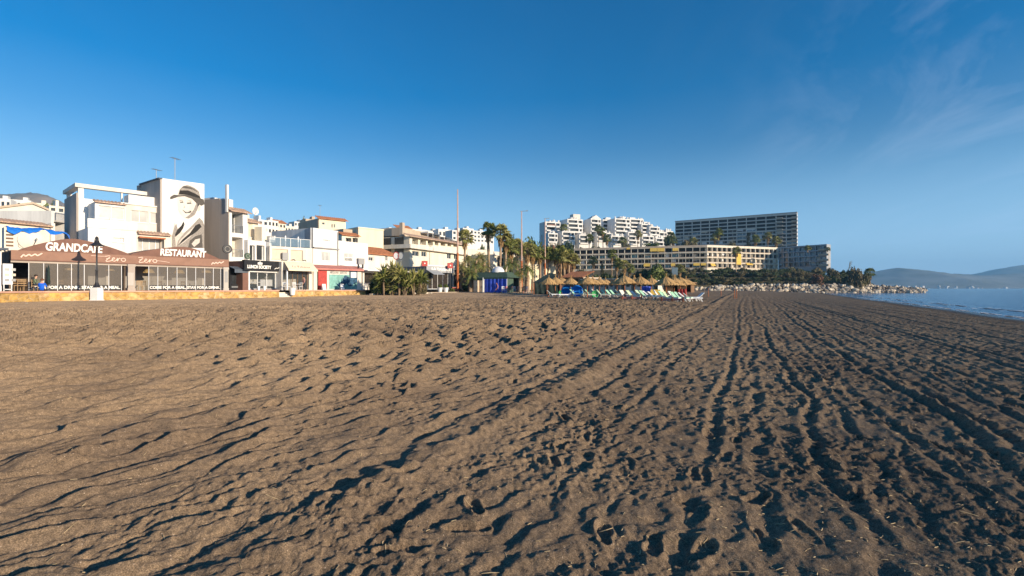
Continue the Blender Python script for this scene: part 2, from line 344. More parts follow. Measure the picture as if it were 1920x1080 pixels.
def make_sand():
    rows = [-0.6]; 
    while rows[-1] < 340:
        y = rows[-1]; step = 0.011 if y < 2.6 else 0.011 + (y-2.6)*0.0034
        if y < 1.6: step = 0.05
        if y > 60: step = 0.32 + (y-60)*0.02
        rows.append(y + step)
    rows = np.array(rows); nc = 1300
    tt = np.linspace(-1, 1, nc); tt = 1.12*tt + 0.33*tt**3 * np.abs(tt)**2
    Xg = tt[None, :] * (rows[:, None] + 1.0); Yg = np.repeat(rows[:, None], nc, 1)
    sp = np.maximum(np.gradient(rows)[:, None]*0.8, (1.9/nc)*(rows[:, None]+1.0)) * np.ones_like(Xg)
    # skip the wide wings far out: clamp
    Z = gbase(Xg, Yg)
    D = shore_dist(Xg, Yg)
    det = sand_detail(Xg, Yg, sp)
    wet = sstep(0.5, 5.0, D)                                # smooth wet sand at the water's edge
    Z = Z + det * (0.12 + 0.88*wet) * (1 - sstep(150, 260, Yg)*0.8)
    rg = random.Random(5)
    # footprints: sole and heel pressed into the sand, with a raised rim; trails of walkers and single prints
    prints = []
    for k in range(26):
        w0 = rg.uniform(-3, 15) if rg.random() < .8 else rg.uniform(-9, -3); v0 = rg.uniform(0, 8); vv = v0; side = 1; hd = rg.gauss(0, .12); sgn = rg.choice((-1, 1))
        while vv < v0 + rg.uniform(8, 22):
            prints.append((w0 + (vv-v0)*math.tan(hd) + side*.10 + rg.gauss(0, .03), vv, hd + (0 if sgn > 0 else math.pi) + side*.12, rg.uniform(.125, .15))); side = -side; vv += rg.uniform(.55, .72)
    for k in range(420): prints.append((rg.uniform(-2, 14), 2.2*(9**rg.random()), rg.random()*6.28, rg.uniform(.10, .15)))
    for w0, vv, hd, L in prints:
        yy = vv*0.901 - w0*0.433; xx = vv*0.433 + w0*0.901
        if yy < 1.5 or yy > 26 or abs(xx) > 1.3*yy + 1 or shore_dist(xx, yy) < 1: continue
        ang = math.atan2(.901, .433) - hd; Wd = L*.38; dp = rg.uniform(.016, .034)
        i0 = np.searchsorted(rows, yy - .3); i1 = np.searchsorted(rows, yy + .3)
        if i1 - i0 < 4: continue
        X = Xg[i0:i1]; Y = Yg[i0:i1]
        m = np.where(np.abs(X[0] - xx) < .36)[0]
        if len(m) < 4: continue
        j0, j1 = m[0], m[-1]+1
        dx = X[:, j0:j1] - xx; dy = Y[:, j0:j1] - yy
        a = (dx*math.cos(ang) + dy*math.sin(ang)); b = (-dx*math.sin(ang) + dy*math.cos(ang))
        rs = np.sqrt(((a-.28*L)/(.72*L))**2 + (b/Wd)**2); rh = np.sqrt(((a+.68*L)/(.34*L))**2 + (b/(Wd*.75))**2); r = np.minimum(rs, rh)
        ins = 1 - sstep(0.82, 1.08, r); sub = Z[i0:i1, j0:j1]
        flat = float(np.mean(sub[r < 1])) if np.any(r < 1) else 0
        Z[i0:i1, j0:j1] = sub*(1-ins*.8) + ins*.8*(flat - dp + .004*np.sin(a*170)) + dp*0.5*np.exp(-((r-1.3)/0.22)**2)
    nr = len(rows)
    co = np.stack([Xg, Yg, Z], -1).reshape(-1, 3).astype(np.float32)
    idx = (np.arange(nr-1)[:, None]*nc + np.arange(nc-1)[None, :]).reshape(-1)
    fc = np.stack([idx, idx+1, idx+nc+1, idx+nc], -1).astype(np.int32)
    me = bpy.data.meshes.new('sand'); me.vertices.add(len(co)); me.vertices.foreach_set('co', co.ravel())
    me.loops.add(fc.size); me.loops.foreach_set('vertex_index', fc.ravel())
    me.polygons.add(len(fc)); me.polygons.foreach_set('loop_start', np.arange(0, fc.size, 4, dtype=np.int32))
    me.polygons.foreach_set('use_smooth', np.ones(len(fc), dtype=bool))
    me.update(calc_edges=True)
    o = bpy.data.objects.new('sand', me); COL.objects.link(o)
    tag(o, 'dark grey brown beach sand with ripples, ruts and footprints', 'beach', kind='structure')
    m = bpy.data.materials.new('sand'); m.use_nodes = True; n = m.node_tree; p = n.nodes['Principled BSDF']
    p.inputs['Roughness'].default_value = 0.95; p.inputs['Specular IOR Level'].default_value = 0.15; p.inputs['Diffuse Roughness'].default_value = 1.0
    tc = n.nodes.new('ShaderNodeTexCoord'); L = n.links.new
    def noise(sc, det=4, rgh=0.6):
        t = n.nodes.new('ShaderNodeTexNoise'); t.inputs['Scale'].default_value = sc; t.inputs['Detail'].default_value = det; t.inputs['Roughness'].default_value = rgh
        L(tc.outputs['Object'], t.inputs['Vector']); return t.outputs[0]
    def ramp(src, c0, c1, p0, p1):
        r = n.nodes.new('ShaderNodeValToRGB'); e = r.color_ramp.elements; e[0].position = p0; e[1].position = p1; e[0].color = (*c0, 1); e[1].color = (*c1, 1); L(src, r.inputs[0]); return r.outputs[0]
    base = ramp(noise(0.35, 4), SAND_LO, SAND_HI, 0.35, 0.68)
    grain = ramp(noise(150, 2, 0.7), (0.42, 0.42, 0.42), (1.75, 1.68, 1.6), 0.32, 0.70)
    mx = n.nodes.new('ShaderNodeMixRGB'); mx.blend_type = 'MULTIPLY'; mx.inputs[0].default_value = 0.9; L(base, mx.inputs[1]); L(grain, mx.inputs[2])
    clump = ramp(noise(22, 8, 0.8), (0.55, 0.55, 0.57), (1.32, 1.29, 1.24), 0.38, 0.62)
    mx2 = n.nodes.new('ShaderNodeMixRGB'); mx2.blend_type = 'MULTIPLY'; mx2.inputs[0].default_value = 0.85; L(mx.outputs[0], mx2.inputs[1]); L(clump, mx2.inputs[2])
    # paler sand away from the sea
    prc = n.nodes.new('ShaderNodeVectorMath'); prc.operation = 'DOT_PRODUCT'; prc.inputs[1].default_value = (0.901, -0.433, 0); L(tc.outputs['Object'], prc.inputs[0])
    dry = n.nodes.new('ShaderNodeMapRange'); dry.inputs[1].default_value = -30; dry.inputs[2].default_value = -2; dry.inputs[3].default_value = 1.0; dry.inputs[4].default_value = 0.82; L(prc.outputs['Value'], dry.inputs[0])
    hv0 = n.nodes.new('ShaderNodeHueSaturation'); L(mx2.outputs[0], hv0.inputs['Color']); L(dry.outputs[0], hv0.inputs['Value']); mx2 = hv0
    # pale bits of shell and straw
    vo = n.nodes.new('ShaderNodeTexVoronoi'); vo.inputs['Scale'].default_value = 48; L(tc.outputs['Object'], vo.inputs['Vector'])
    bit = ramp(vo.outputs['Distance'], (1, 1, 1), (0, 0, 0), 0.13, 0.2)
    sc = n.nodes.new('ShaderNodeSeparateColor'); L(vo.outputs['Color'], sc.inputs[0])
    gt = n.nodes.new('ShaderNodeMath'); gt.operation = 'GREATER_THAN'; gt.inputs[1].default_value = 0.88; L(sc.outputs[0], gt.inputs[0])
    mu = n.nodes.new('ShaderNodeMath'); mu.operation = 'MULTIPLY'; L(bit, mu.inputs[0]); L(gt.outputs[0], mu.inputs[1])
    mx3 = n.nodes.new('ShaderNodeMixRGB'); L(mu.outputs[0], mx3.inputs[0]); L(mx2.outputs[0], mx3.inputs[1]); mx3.inputs[2].default_value = (0.55, 0.43, 0.32, 1)
    # wet sand close to the sea level
    sx = n.nodes.new('ShaderNodeSeparateXYZ'); L(tc.outputs['Object'], sx.inputs[0])
    wet = n.nodes.new('ShaderNodeMapRange'); wet.inputs[1].default_value = -0.50; wet.inputs[2].default_value = -0.36; wet.inputs[3].default_value = 0.45; wet.inputs[4].default_value = 1.0; L(sx.outputs[2], wet.inputs[0])
    hv = n.nodes.new('ShaderNodeHueSaturation'); L(mx3.outputs[0], hv.inputs['Color']); L(wet.outputs[0], hv.inputs['Value']); L(hv.outputs[0], p.inputs['Base Color'])
    rw = n.nodes.new('ShaderNodeMapRange'); rw.inputs[1].default_value = -0.55; rw.inputs[2].default_value = -0.42; rw.inputs[3].default_value = 0.25; rw.inputs[4].default_value = 0.95; L(sx.outputs[2], rw.inputs[0]); L(rw.outputs[0], p.inputs['Roughness'])
    # fine relief: grain everywhere, footprint sized hollows for the distance
    b1 = n.nodes.new('ShaderNodeBump'); b1.inputs['Strength'].default_value = 0.9; b1.inputs['Distance'].default_value = 0.02; L(noise(40, 6, 0.72), b1.inputs['Height'])
    cdn = n.nodes.new('ShaderNodeMapRange'); cdn.inputs[1].default_value = 9; cdn.inputs[2].default_value = 32; cdn.inputs[3].default_value = 0.0; cdn.inputs[4].default_value = 1.0; L(sx.outputs[1], cdn.inputs[0])
    # sand towards the promenade is smoother
    pr = n.nodes.new('ShaderNodeVectorMath'); pr.operation = 'DOT_PRODUCT'; pr.inputs[1].default_value = (0.901, -0.433, 0); L(tc.outputs['Object'], pr.inputs[0])
    sm = n.nodes.new('ShaderNodeMapRange'); sm.inputs[1].default_value = -38; sm.inputs[2].default_value = -14; sm.inputs[3].default_value = 0.12; sm.inputs[4].default_value = 1.0; L(pr.outputs['Value'], sm.inputs[0])
    ml = n.nodes.new('ShaderNodeMath'); ml.operation = 'MULTIPLY'; L(cdn.outputs[0], ml.inputs[0]); L(sm.outputs[0], ml.inputs[1])
    b2 = n.nodes.new('ShaderNodeBump'); b2.inputs['Distance'].default_value = 0.24; L(ml.outputs[0], b2.inputs['Strength']); L(noise(2.3, 5, 0.62), b2.inputs['Height']); L(b1.outputs[0], b2.inputs['Normal'])
    L(b2.outputs[0], p.inputs['Normal'])
    me.materials.append(m)
SAND_LO = (0.205, 0.153, 0.108); SAND_HI = (0.335, 0.250, 0.166)
make_sand()

def make_sea():
    ys = np.concatenate([np.arange(10, 60, .35), np.geomspace(60, 300, 160), np.geomspace(310, 5200, 30)])
    xs = np.concatenate([np.arange(14, 70, .5), np.geomspace(70.5, 300, 80), np.geomspace(320, 8400, 26)])
    X, Y = np.meshgrid(xs, ys); D = -shore_dist(X, Y)
    far = 1 - sstep(90, 200, Y)
    Z = -0.6 + far*sstep(0, 6, D)*(0.035*gnoise(X*0.25+Y*0.1, Y*0.5, 51) + 0.02*gnoise(X*0.9, Y*1.2, 52))
    # low swell rolling in parallel to the shore
    Z += far*0.13*np.exp(-((D - 3.2 - 0.8*gnoise(Y*0.06, X*0, 53))/0.7)**2) + far*0.08*np.exp(-((D - 8.5 - 1.5*gnoise(Y*0.05, X*0, 54))/1.1)**2)
    nr, nc = X.shape; co = np.stack([X, Y, Z], -1).reshape(-1, 3)
    idx = (np.arange(nr-1)[:, None]*nc + np.arange(nc-1)[None, :]).reshape(-1)
    fc = np.stack([idx, idx+1, idx+nc+1, idx+nc], -1)
    me = bpy.data.meshes.new('sea'); me.from_pydata(co.tolist(), [], fc.tolist())
    me.polygons.foreach_set('use_smooth', [True]*len(me.polygons))
    o = bpy.data.objects.new('sea', me); COL.objects.link(o); tag(o, 'calm blue sea reaching the horizon', 'sea', kind='structure')
    m = bpy.data.materials.new('sea_water'); m.use_nodes = True; n = m.node_tree; p = n.nodes['Principled BSDF']; L = n.links.new
    p.inputs['Base Color'].default_value = (0.010, 0.10, 0.23, 1); p.inputs['Roughness'].default_value = 0.12; p.inputs['IOR'].default_value = 1.33
    tc = n.nodes.new('ShaderNodeTexCoord')
    mp = n.nodes.new('ShaderNodeMapping'); mp.inputs['Rotation'].default_value = (0, 0, R(30)); mp.inputs['Scale'].default_value = (1, 0.45, 1); L(tc.outputs['Object'], mp.inputs[0])
    a = n.nodes.new('ShaderNodeTexNoise'); a.inputs['Scale'].default_value = 1.1; a.inputs['Detail'].default_value = 7; a.inputs['Roughness'].default_value = 0.62; L(mp.outputs[0], a.inputs['Vector'])
    b = n.nodes.new('ShaderNodeBump'); b.inputs['Strength'].default_value = 1.0; b.inputs['Distance'].default_value = 0.30; L(a.outputs[0], b.inputs['Height']); L(b.outputs[0], p.inputs['Normal'])
    me.materials.append(m)
    # foam where the swell breaks
    mb = MB(); rg = random.Random(3)
    for k in range(700):
        Y = rg.uniform(24, 118); off = 3.2 + 0.8*float(gnoise(np.array([Y*0.06]), np.array([0.0]), 53)[0])
        if rg.random() < 0.45: off = rg.uniform(0.15, 0.9)
        elif rg.random() < 0.25: off += rg.uniform(-1.2, 1)
        if math.sin(Y*0.33) + math.sin(Y*0.81) < -0.7 and off > 1: continue
        Xc = 0.56*Y + 1.146*(14.8 + off); ln = rg.uniform(.25, 1.1); wd = rg.uniform(.05, .22); pts = []
        for i in range(9):
            t = 2*math.pi*i/9; a_ = ln*math.cos(t)*rg.uniform(.7, 1.1); b_ = wd*math.sin(t)*rg.uniform(.6, 1.2)
            pts.append((Xc + a_*0.489 + b_*0.872, Y + a_*0.872 - b_*0.489, -0.6 + (0.145 if off > 1 else 0.02)))
        mb.poly(pts)
    mat('foam', (0.75, 0.76, 0.76), 0.9, 0.1, 8)
    tag(mb.build('foam', 'foam'), 'thin white foam along the edge of the sea', 'foam', kind='stuff')
make_sea()

COAST = [(-75, -20), (-43, 34), (-32, 55), (-20, 68), (-8, 82), (20, 130), (74, 200), (130, 211), (163, 228), (196, 262), (230, 340), (300, 560), (420, 1200), (500, 3000)]
def inland(x, y):
    """signed distance inland of the coast line (positive inland)"""
    best = np.full(np.shape(x), 1e9); sgn = np.ones(np.shape(x))
    for (ax, ay), (bx, by) in zip(COAST[:-1], COAST[1:]):
        ux, uy = bx-ax, by-ay; l2 = ux*ux+uy*uy
        t = np.clip(((x-ax)*ux + (y-ay)*uy)/l2, 0, 1); dx = x-ax-t*ux; dy = y-ay-t*uy; d = np.hypot(dx, dy)
        c = ux*(y-ay) - uy*(x-ax)
        m = d < best; best = np.where(m, d, best); sgn = np.where(m, np.sign(c), sgn)
    return best*sgn
def hz(x, y):
    x = np.asarray(x, float); y = np.asarray(y, float); q = inland(x, y)
    town = np.interp(q, [-6, -2, 0, 12, 26, 60, 150, 320, 900], [-3, -1.0, 1.2, 1.25, 1.8, 5, 16, 30, 60])
    head = np.interp(q, [-6, -2, 0, 8, 24, 48, 95, 200, 900], [-3, 0.2, 1.4, 3.5, 8.0, 9.8, 24, 30, 45])
    k = sstep(10, 90, x)
    return town*(1-k) + head*k + sstep(6, 40, q)*(0.8*gnoise(x*0.06, y*0.06, 61) + 0.3*gnoise(x*0.25, y*0.25, 62))
def hzf(x, y): return float(hz(np.array([x]), np.array([y]))[0])
def grid_obj(name, X, Y, Z, m):
    nr, nc = X.shape; co = np.stack([X, Y, Z], -1).reshape(-1, 3)
    idx = (np.arange(nr-1)[:, None]*nc + np.arange(nc-1)[None, :]).reshape(-1)
    me = bpy.data.meshes.new(name); me.from_pydata(co.tolist(), [], np.stack([idx, idx+1, idx+nc+1, idx+nc], -1).tolist())
    me.polygons.foreach_set('use_smooth', [True]*len(me.polygons)); me.materials.append(M[m])
    o = bpy.data.objects.new(name, me); COL.objects.link(o); return o
X, Y = np.meshgrid(np.concatenate([np.linspace(-1500, -250, 26), np.linspace(-240, 420, 221)]), np.concatenate([np.linspace(-20, 620, 214), np.linspace(640, 3000, 40)]))
tag(grid_obj('hillside', X, Y, hz(X, Y), 'hill_ground'), 'scrubby hillside rising behind the town', 'hill', kind='structure')
# mountains
mat('mountain_rock', (0.30, 0.23, 0.17), 0.95, 0.4, 0.004, col2=(0.14, 0.12, 0.08))
mat('mountain_far', (0.25, 0.27, 0.27), 0.95, 0.4, 0.003, col2=(0.13, 0.145, 0.13))  # base lightened to stand for part of the haze
def ridge(name, label, prof, Y0, depth, m, rough=0.04, seed=70):
    """prof: (px, py) of the skyline as seen from the beach, at distance Y0"""
    px = np.array([p[0] for p in prof]); py = np.array([p[1] for p in prof])
    xs = np.linspace((px[0]-960)/F*Y0, (px[-1]-960)/F*Y0, 240); hh = np.interp(xs, (px-960)/F*Y0, (HY-py)/F*Y0)
    ts = np.linspace(-1, 1, 60); X = np.repeat(xs[None, :], 60, 0); T = np.repeat(ts[:, None], 240, 1)
    Yg = Y0 + T*depth; H = hh[None, :] * (1 - np.abs(T)**1.3)
    s = depth
    H = H + rough*hh.max()*(gnoise(X/s*6, Yg/s*5, seed)*0.8 + gnoise(X/s*17, Yg/s*15, seed+1)*0.45 + 0.25*gnoise(X/s*44, Yg/s*40, seed+2)) * (1-np.abs(T))**0.3 * np.clip(hh[None, :]/hh.max()*3, 0, 1)
    tag(grid_obj(name, X, Yg, H - 8, m), label, 'mountain', kind='structure')
ridge('mountain', 'bare brown mountain behind the town at far left', [(-900, 330), (-500, 335), (-200, 352), (-60, 360), (0, 361), (40, 357), (75, 358), (95, 368), (120, 374), (200, 400), (300, 430), (400, 470)], 1500, 500, 'mountain_rock', 0.05)
ridge('far_hills', 'blue hazy hills across the bay', [(1300, 538), (1560, 524), (1640, 508), (1680, 501), (1710, 503), (1745, 511), (1775, 511), (1800, 514), (1840, 515), (1900, 512), (2000, 508), (2300, 500), (2500, 520)], 3000, 700, 'mountain_far', 0.04, 80)
ridge('farther_hills', 'pale blue ridge behind the hazy hills at far right', [(1600, 545), (1780, 525), (1830, 515), (1880, 502), (1925, 495), (2000, 493), (2200, 490), (2400, 504), (2500, 530)], 4200, 800, 'mountain_far', 0.03, 90)
mb = MB(); rg = random.Random(9)
for k in range(80):
    px = rg.uniform(1715, 2300) ; Yt = rg.uniform(2200, 2290); x = wx(px, Yt); w = rg.uniform(3, 12); h = rg.uniform(.6, 2.2); zb = -.6 + rg.random()**3.5*12
    mb.box(x, x+w, Yt + zb*10, Yt + zb*10+12, zb-12, zb+h)
tag(mb.build('distant_town', 'plaster_white'), 'tiny white buildings strung along the far shore', 'town', kind='stuff')
# ------------------------------------------------------------------ buildings: a thing stands on a front line given by two (column, distance) points
class B:
    def __init__(s, name, label, cat, p0, p1, zb, group=None):
        (a, Y0), (b, Y1) = p0, p1
        s.x0, s.y0, s.x1, s.y1 = wx(a, Y0), Y0, wx(b, Y1), Y1
        d = Vector((s.x1-s.x0, s.y1-s.y0)); s.L = d.length; s.u = d.normalized(); s.th = math.atan2(d.y, d.x); s.zb = zb
        s.e = empty(name, (s.x0, s.y0, zb), s.th, label, cat, group)
    def X(s, px, t=0.0):
        """local x where column px meets the plane y_local = t"""
        k = (px-960)/F; ox, oy = s.x0 - s.u.y*t, s.y0 + s.u.x*t
        # (ox + u.x q) = k (oy + u.y q)
        return (k*oy - ox)/(s.u.x - k*s.u.y)
    def Yw(s, px, t=0.0): return s.y0 + s.u.x*t + s.u.y*s.X(px, t)
    def Z(s, px, py, t=0.0): return EYE - (py-HY)/F*s.Yw(px, t) - s.zb
    def part(s, name, mb, m, parent=None): return mb.build(name, m, parent or s.e)
    def shell(s, x0, x1, D, H, holes=(), t0=0.0, z0=0.0, mb=None, rev=0.22, back=True, mi=0):
        """walls and flat roof of a block, with recessed openings in the front"""
        mb = mb or MB()
        xs = sorted({x0, x1, *[min(max(h[0], x0), x1) for h in holes], *[min(max(h[1], x0), x1) for h in holes]})
        zs = sorted({z0, H, *[min(max(h[2], z0), H) for h in holes], *[min(max(h[3], z0), H) for h in holes]})
        for i in range(len(xs)-1):
            for j in range(len(zs)-1):
                cx, cz = (xs[i]+xs[i+1])/2, (zs[j]+zs[j+1])/2
                if any(h[0] < cx < h[1] and h[2] < cz < h[3] for h in holes): continue
                mb.quad((xs[i], t0, zs[j]), (xs[i+1], t0, zs[j]), (xs[i+1], t0, zs[j+1]), (xs[i], t0, zs[j+1]), mi)
        for h in holes:
            a, b, c, d = h[:4]; r = h[4] if len(h) > 4 else rev
            mb.quad((a, t0, c), (a, t0, d), (a, t0+r, d), (a, t0+r, c), mi); mb.quad((b, t0, d), (b, t0, c), (b, t0+r, c), (b, t0+r, d), mi)
            mb.quad((a, t0, c), (a, t0+r, c), (b, t0+r, c), (b, t0, c), mi); mb.quad((a, t0, d), (b, t0, d), (b, t0+r, d), (a, t0+r, d), mi)
        if back: mb.box(x0, x1, t0, t0+D, z0, H, mi, skip='f')
        return mb
    def win(s, x0, x1, z0, z1, t=0.2, n=2, fm='white_paint', gm='glass_dark', fw=0.06, name='window', hbar=0, sill=True):
        f = MB(); w = fw
        f.box(x0, x1, t-.05, t+.02, z0, z0+w); f.box(x0, x1, t-.05, t+.02, z1-w, z1); 
        for i in range(n+1):
            c = x0 + (x1-x0)*i/n; c = min(max(c, x0+w/2), x1-w/2); f.box(c-w/2, c+w/2, t-.045, t+.015, z0+w, z1-w)
        for j in range(hbar):
            c = z0 + (z1-z0)*(j+1)/(hbar+1); f.box(x0+w, x1-w, t-.04, t+.01, c-w/2, c+w/2)
        if sill: f.box(x0-.06, x1+.06, t-.32, t-.052, z0-.06, z0)
        o = f.build(name, fm, s.e)
        g = MB(); g.quad((x0, t, z0), (x1, t, z0), (x1, t, z1), (x0, t, z1)); g.build('pane', gm, o)
        return o
    def rail(s, x0, x1, z0, h=0.95, t=-0.03, m='white_paint', glass=None, name='railing', dp=0.0):
        f = MB(); f.box(x0, x1, t-.03, t+.03, z0+h-.05, z0+h)
        n = max(1, int((x1-x0)/1.1))
        for i in range(n+1):
            c = x0 + (x1-x0)*i/n; f.box(c-.025, c+.025, t-.025, t+.025, z0, z0+h-.05)
        o = f.build(name, m, s.e)
        if glass:
            g = MB(); g.quad((x0, t, z0+.06), (x1, t, z0+.06), (x1, t, z0+h-.06), (x0, t, z0+h-.06)); g.build('railing_panel', glass, o)
        else:
            g = MB(); k = max(3, int((x1-x0)/.14))
            for i in range(k): c = x0+(x1-x0)*(i+.5)/k; g.box(c-.01, c+.01, t-.01, t+.01, z0, z0+h-.05)
            g.build('baluster_row', m, o)
        return o
    def holes(s, rects, t=0.0):
        return [(s.X(a), s.X(c), s.Z((a+c)/2, d), s.Z((a+c)/2, b)) for a, b, c, d in rects]
def tile_strip(mb, x0, x1, y0, z0, y1, z1, pitch=0.28, mi=0):
    """sloping roof of round tiles running from the eave (y0,z0) up to (y1,z1)"""
    n = max(2, int(abs(x1-x0)/pitch)); st = 4; vs = []
    for i in range(n*st+1):
        q = i/st; x = x0 + (x1-x0)*i/(n*st); bump = abs(math.sin(math.pi*q))*0.09
        vs += [(x, y0, z0+bump), (x, y1, z1+bump)]
    mb.add(vs, [(2*i, 2*i+2, 2*i+3, 2*i+1) for i in range(n*st)], mi, True)
    mb.add([(v[0], v[1], z0-.06) if k % 2 == 0 else v for k, v in enumerate(vs)] + [v for k, v in enumerate(vs) if k % 2 == 0], [(2*i, 2*i+2, len(vs)+i+1, len(vs)+i) for i in range(n*st)], mi)
    mb.quad((x0, y0, z0-.06), (x1, y0, z0-.06), (x1, y1, z1-.06), (x0, y1, z1-.06), mi)
def text(parent, body, m, x, z, h, width=None, t=-0.02, shear=0.0, bold=0.0, ext=0.015, name='lettering', rz=0.0, space=1.0):
    c = bpy.data.curves.new(name, 'FONT'); c.body = body; c.size = h*1.42; c.extrude = ext; c.shear = shear; c.offset = bold; c.space_character = space
    c.align_x = 'LEFT'; c.resolution_u = 4
    o = bpy.data.objects.new(name, c); COL.objects.link(o); bpy.context.view_layer.update()
    dg = bpy.context.evaluated_depsgraph_get(); me = bpy.data.meshes.new_from_object(o.evaluated_get(dg)); bpy.data.objects.remove(o); bpy.data.curves.remove(c)
    w = max(v.co.x for v in me.vertices)
    o = bpy.data.objects.new(name, me); COL.objects.link(o); me.materials.clear(); me.materials.append(M[m])
    o.parent = parent; o.location = (x, t, z); o.rotation_euler = (R(90), 0, rz)
    if width: o.scale = (width/w, 1, 1)
    return o
def stroke(mb, pts, r=0.035, t=-0.15, mi=0):
    """smooth brush line in the (x, z) plane"""
    P = []; n = len(pts)
    for i in range(n-1):
        p0, p1, p2, p3 = pts[max(i-1, 0)], pts[i], pts[i+1], pts[min(i+2, n-1)]
        for k in range(5):
            q = k/5; P.append(tuple(0.5*((2*p1[j]) + (-p0[j]+p2[j])*q + (2*p0[j]-5*p1[j]+4*p2[j]-p3[j])*q*q + (-p0[j]+3*p1[j]-3*p2[j]+p3[j])*q**3) for j in (0, 1)))
    P.append(pts[-1]); mb.tube([(p[0], t, p[1]) for p in P], r, 5, mi)
def zero_script(b, x, z, s, flip=False):
    mb = MB()
    stroke(mb, [(x, z+.5*s), (x+.45*s, z+.55*s), (x+.05*s, z), (x+.3*s, z-.02*s), (x+.62*s, z+.08*s)], .045*s)
    stroke(mb, [(x+.08*s, z+.28*s), (x+.38*s, z+.3*s)], .035*s)
    stroke(mb, [(x+.62*s, z+.2*s), (x+.85*s, z+.3*s), (x+.72*s, z+.4*s), (x+.6*s, z+.15*s), (x+.78*s, z), (x+1.0*s, z+.15*s), (x+1.08*s, z+.38*s), (x+1.08*s, z+.02*s), (x+1.22*s, z+.35*s), (x+1.36*s, z+.3*s)], .045*s)
    ring = [(x+(1.62+.2*math.cos(a))*s, z+(.2+.18*math.sin(a))*s) for a in [k*math.pi/4 for k in range(9)]]
    stroke(mb, ring, .05*s)
    if flip: stroke(mb, [(x-1.2*s, z+.52*s), (x-.4*s, z+.5*s), (x+.1*s, z+.52*s)], .03*s)
    else: stroke(mb, [(x+1.8*s, z+.26*s), (x+2.4*s, z+.2*s), (x+3.1*s, z+.1*s)], .03*s)
    mb.build('script_lettering', 'letter_pink', b.e)
def squiggle(b, x, z, s):
    mb = MB(); stroke(mb, [(x, z), (x+.15*s, z+.2*s), (x+.22*s, z+.08*s), (x+.4*s, z+.22*s), (x+.5*s, z+.12*s), (x+.7*s, z+.26*s), (x+.8*s, z+.16*s), (x+1.05*s, z+.34*s)], .05*s)
    mb.build('script_lettering', 'letter_pink', b.e)
ZP = 1.33      # level of the promenade paving

# --- promenade floor and the low stone wall at its edge
FRONT = [(-420, 27), (20, 40), (428, 54), (690, 70), (860, 84), (1010, 96)]
FW = [Vector((wx(a, y), y)) for a, y in FRONT]
EDGE = []
for i, p in enumerate(FW):
    d = (FW[min(i+1, len(FW)-1)] - FW[max(i-1, 0)]).normalized(); EDGE.append(p + Vector((d.y, -d.x))*4.3)
mb = MB(); back = [p + Vector((-(FW[min(i+1, len(FW)-1)] - FW[max(i-1, 0)]).normalized().y, (FW[min(i+1, len(FW)-1)] - FW[max(i-1, 0)]).normalized().x))*16 for i, p in enumerate(FW)]
for i in range(len(FW)-1):
    a, b_, c, d = EDGE[i], EDGE[i+1], back[i+1], back[i]
    zf = [ZP if k < 4 else ZP - 0.25*(k-3) for k in (i, i+1)]
    mb.quad((a.x, a.y, zf[0]), (b_.x, b_.y, zf[1]), (c.x, c.y, zf[1]), (d.x, d.y, zf[0]))
tag(mb.build('promenade', 'paving'), 'reddish paving of the seafront promenade', 'pavement', kind='structure')
def edge_at(px, off=0.0):
    """point of the seaward promenade edge in column px, moved off metres seaward"""
    k = (px-960)/F
    for i in range(len(EDGE)-1):
        p, q = EDGE[i], EDGE[i+1]; d = q-p; den = d.x - k*d.y
        t = (k*p.y - p.x)/den
        if -1e-6 <= t <= 1+1e-6 or (i == 0 and t < 0): 
            r = p + d*t; n = d.normalized(); return r + Vector((n.y, -n.x))*off, n
    return EDGE[-1], Vector((1, 0))
def sea_wall(px0, px1, label):
    pts = [edge_at(px0)] + [(EDGE[i], None) for i in range(1, len(EDGE)-1) if px0 < 960+F*EDGE[i].x/EDGE[i].y < px1] + [edge_at(px1)]
    P = [p[0] for p in pts]; e = empty('sea_wall', (P[0].x, P[0].y, 0), 0, label, 'wall')
    a, b = MB(), MB()
    for p, q in zip(P[:-1], P[1:]):
        d = (q-p).normalized(); n = Vector((d.y, -d.x)); L = (q-p).length; k = max(1, int(L/1.3))
        for i in range(k):
            s0, s1 = p + d*L*i/k, p + d*L*(i+1)/k; j = [rnd.uniform(-.02, .03) for _ in range(2)]
            def V(v, o, z): w = v + n*o - P[0]; return (w.x, w.y, z)
            vs = [V(s0, .2+j[0], 0), V(s1, .2+j[1], 0), V(s1, .12, ZP-.1), V(s0, .12, ZP-.1), V(s0, -.3, 0), V(s1, -.3, 0), V(s1, -.3, ZP-.1), V(s0, -.3, ZP-.1)]
            a.add(vs, [(0,1,2,3), (4,7,6,5), (3,2,6,7)])
        vs = [V(p, .24, ZP-.1), V(q, .24, ZP-.1), V(q, .24, ZP+.03), V(p, .24, ZP+.03), V(p, -.32, ZP-.1), V(q, -.32, ZP-.1), V(q, -.32, ZP+.03), V(p, -.32, ZP+.03)]
        b.add(vs, [(0,1,2,3), (3,2,6,7), (4,7,6,5), (0,4,5,1)]+[(0,3,7,4), (1,5,6,2)])
    a.build('stonework', 'yellow_stone', e); b.build('coping', 'coping', e)
sea_wall(-300, 522, 'long low wall of yellow stone along the promenade, left of the steps')
sea_wall(545, 684, 'shorter low wall of yellow stone, right of the steps')
# steps and planter between the two walls
p, n = edge_at(524, .3); e = empty('beach_steps', (p.x, p.y, 0.6), math.atan2(n.y, n.x), 'pale stone steps from the beach up to the promenade between the two walls', 'steps')
for k in range(4):
    mb = MB(); mb.box(0, 2.0, .34*k, 1.4, -.25+.19*k if k else -.4, -.25+.19*(k+1)); mb.build('step', 'plaster_warm', e)

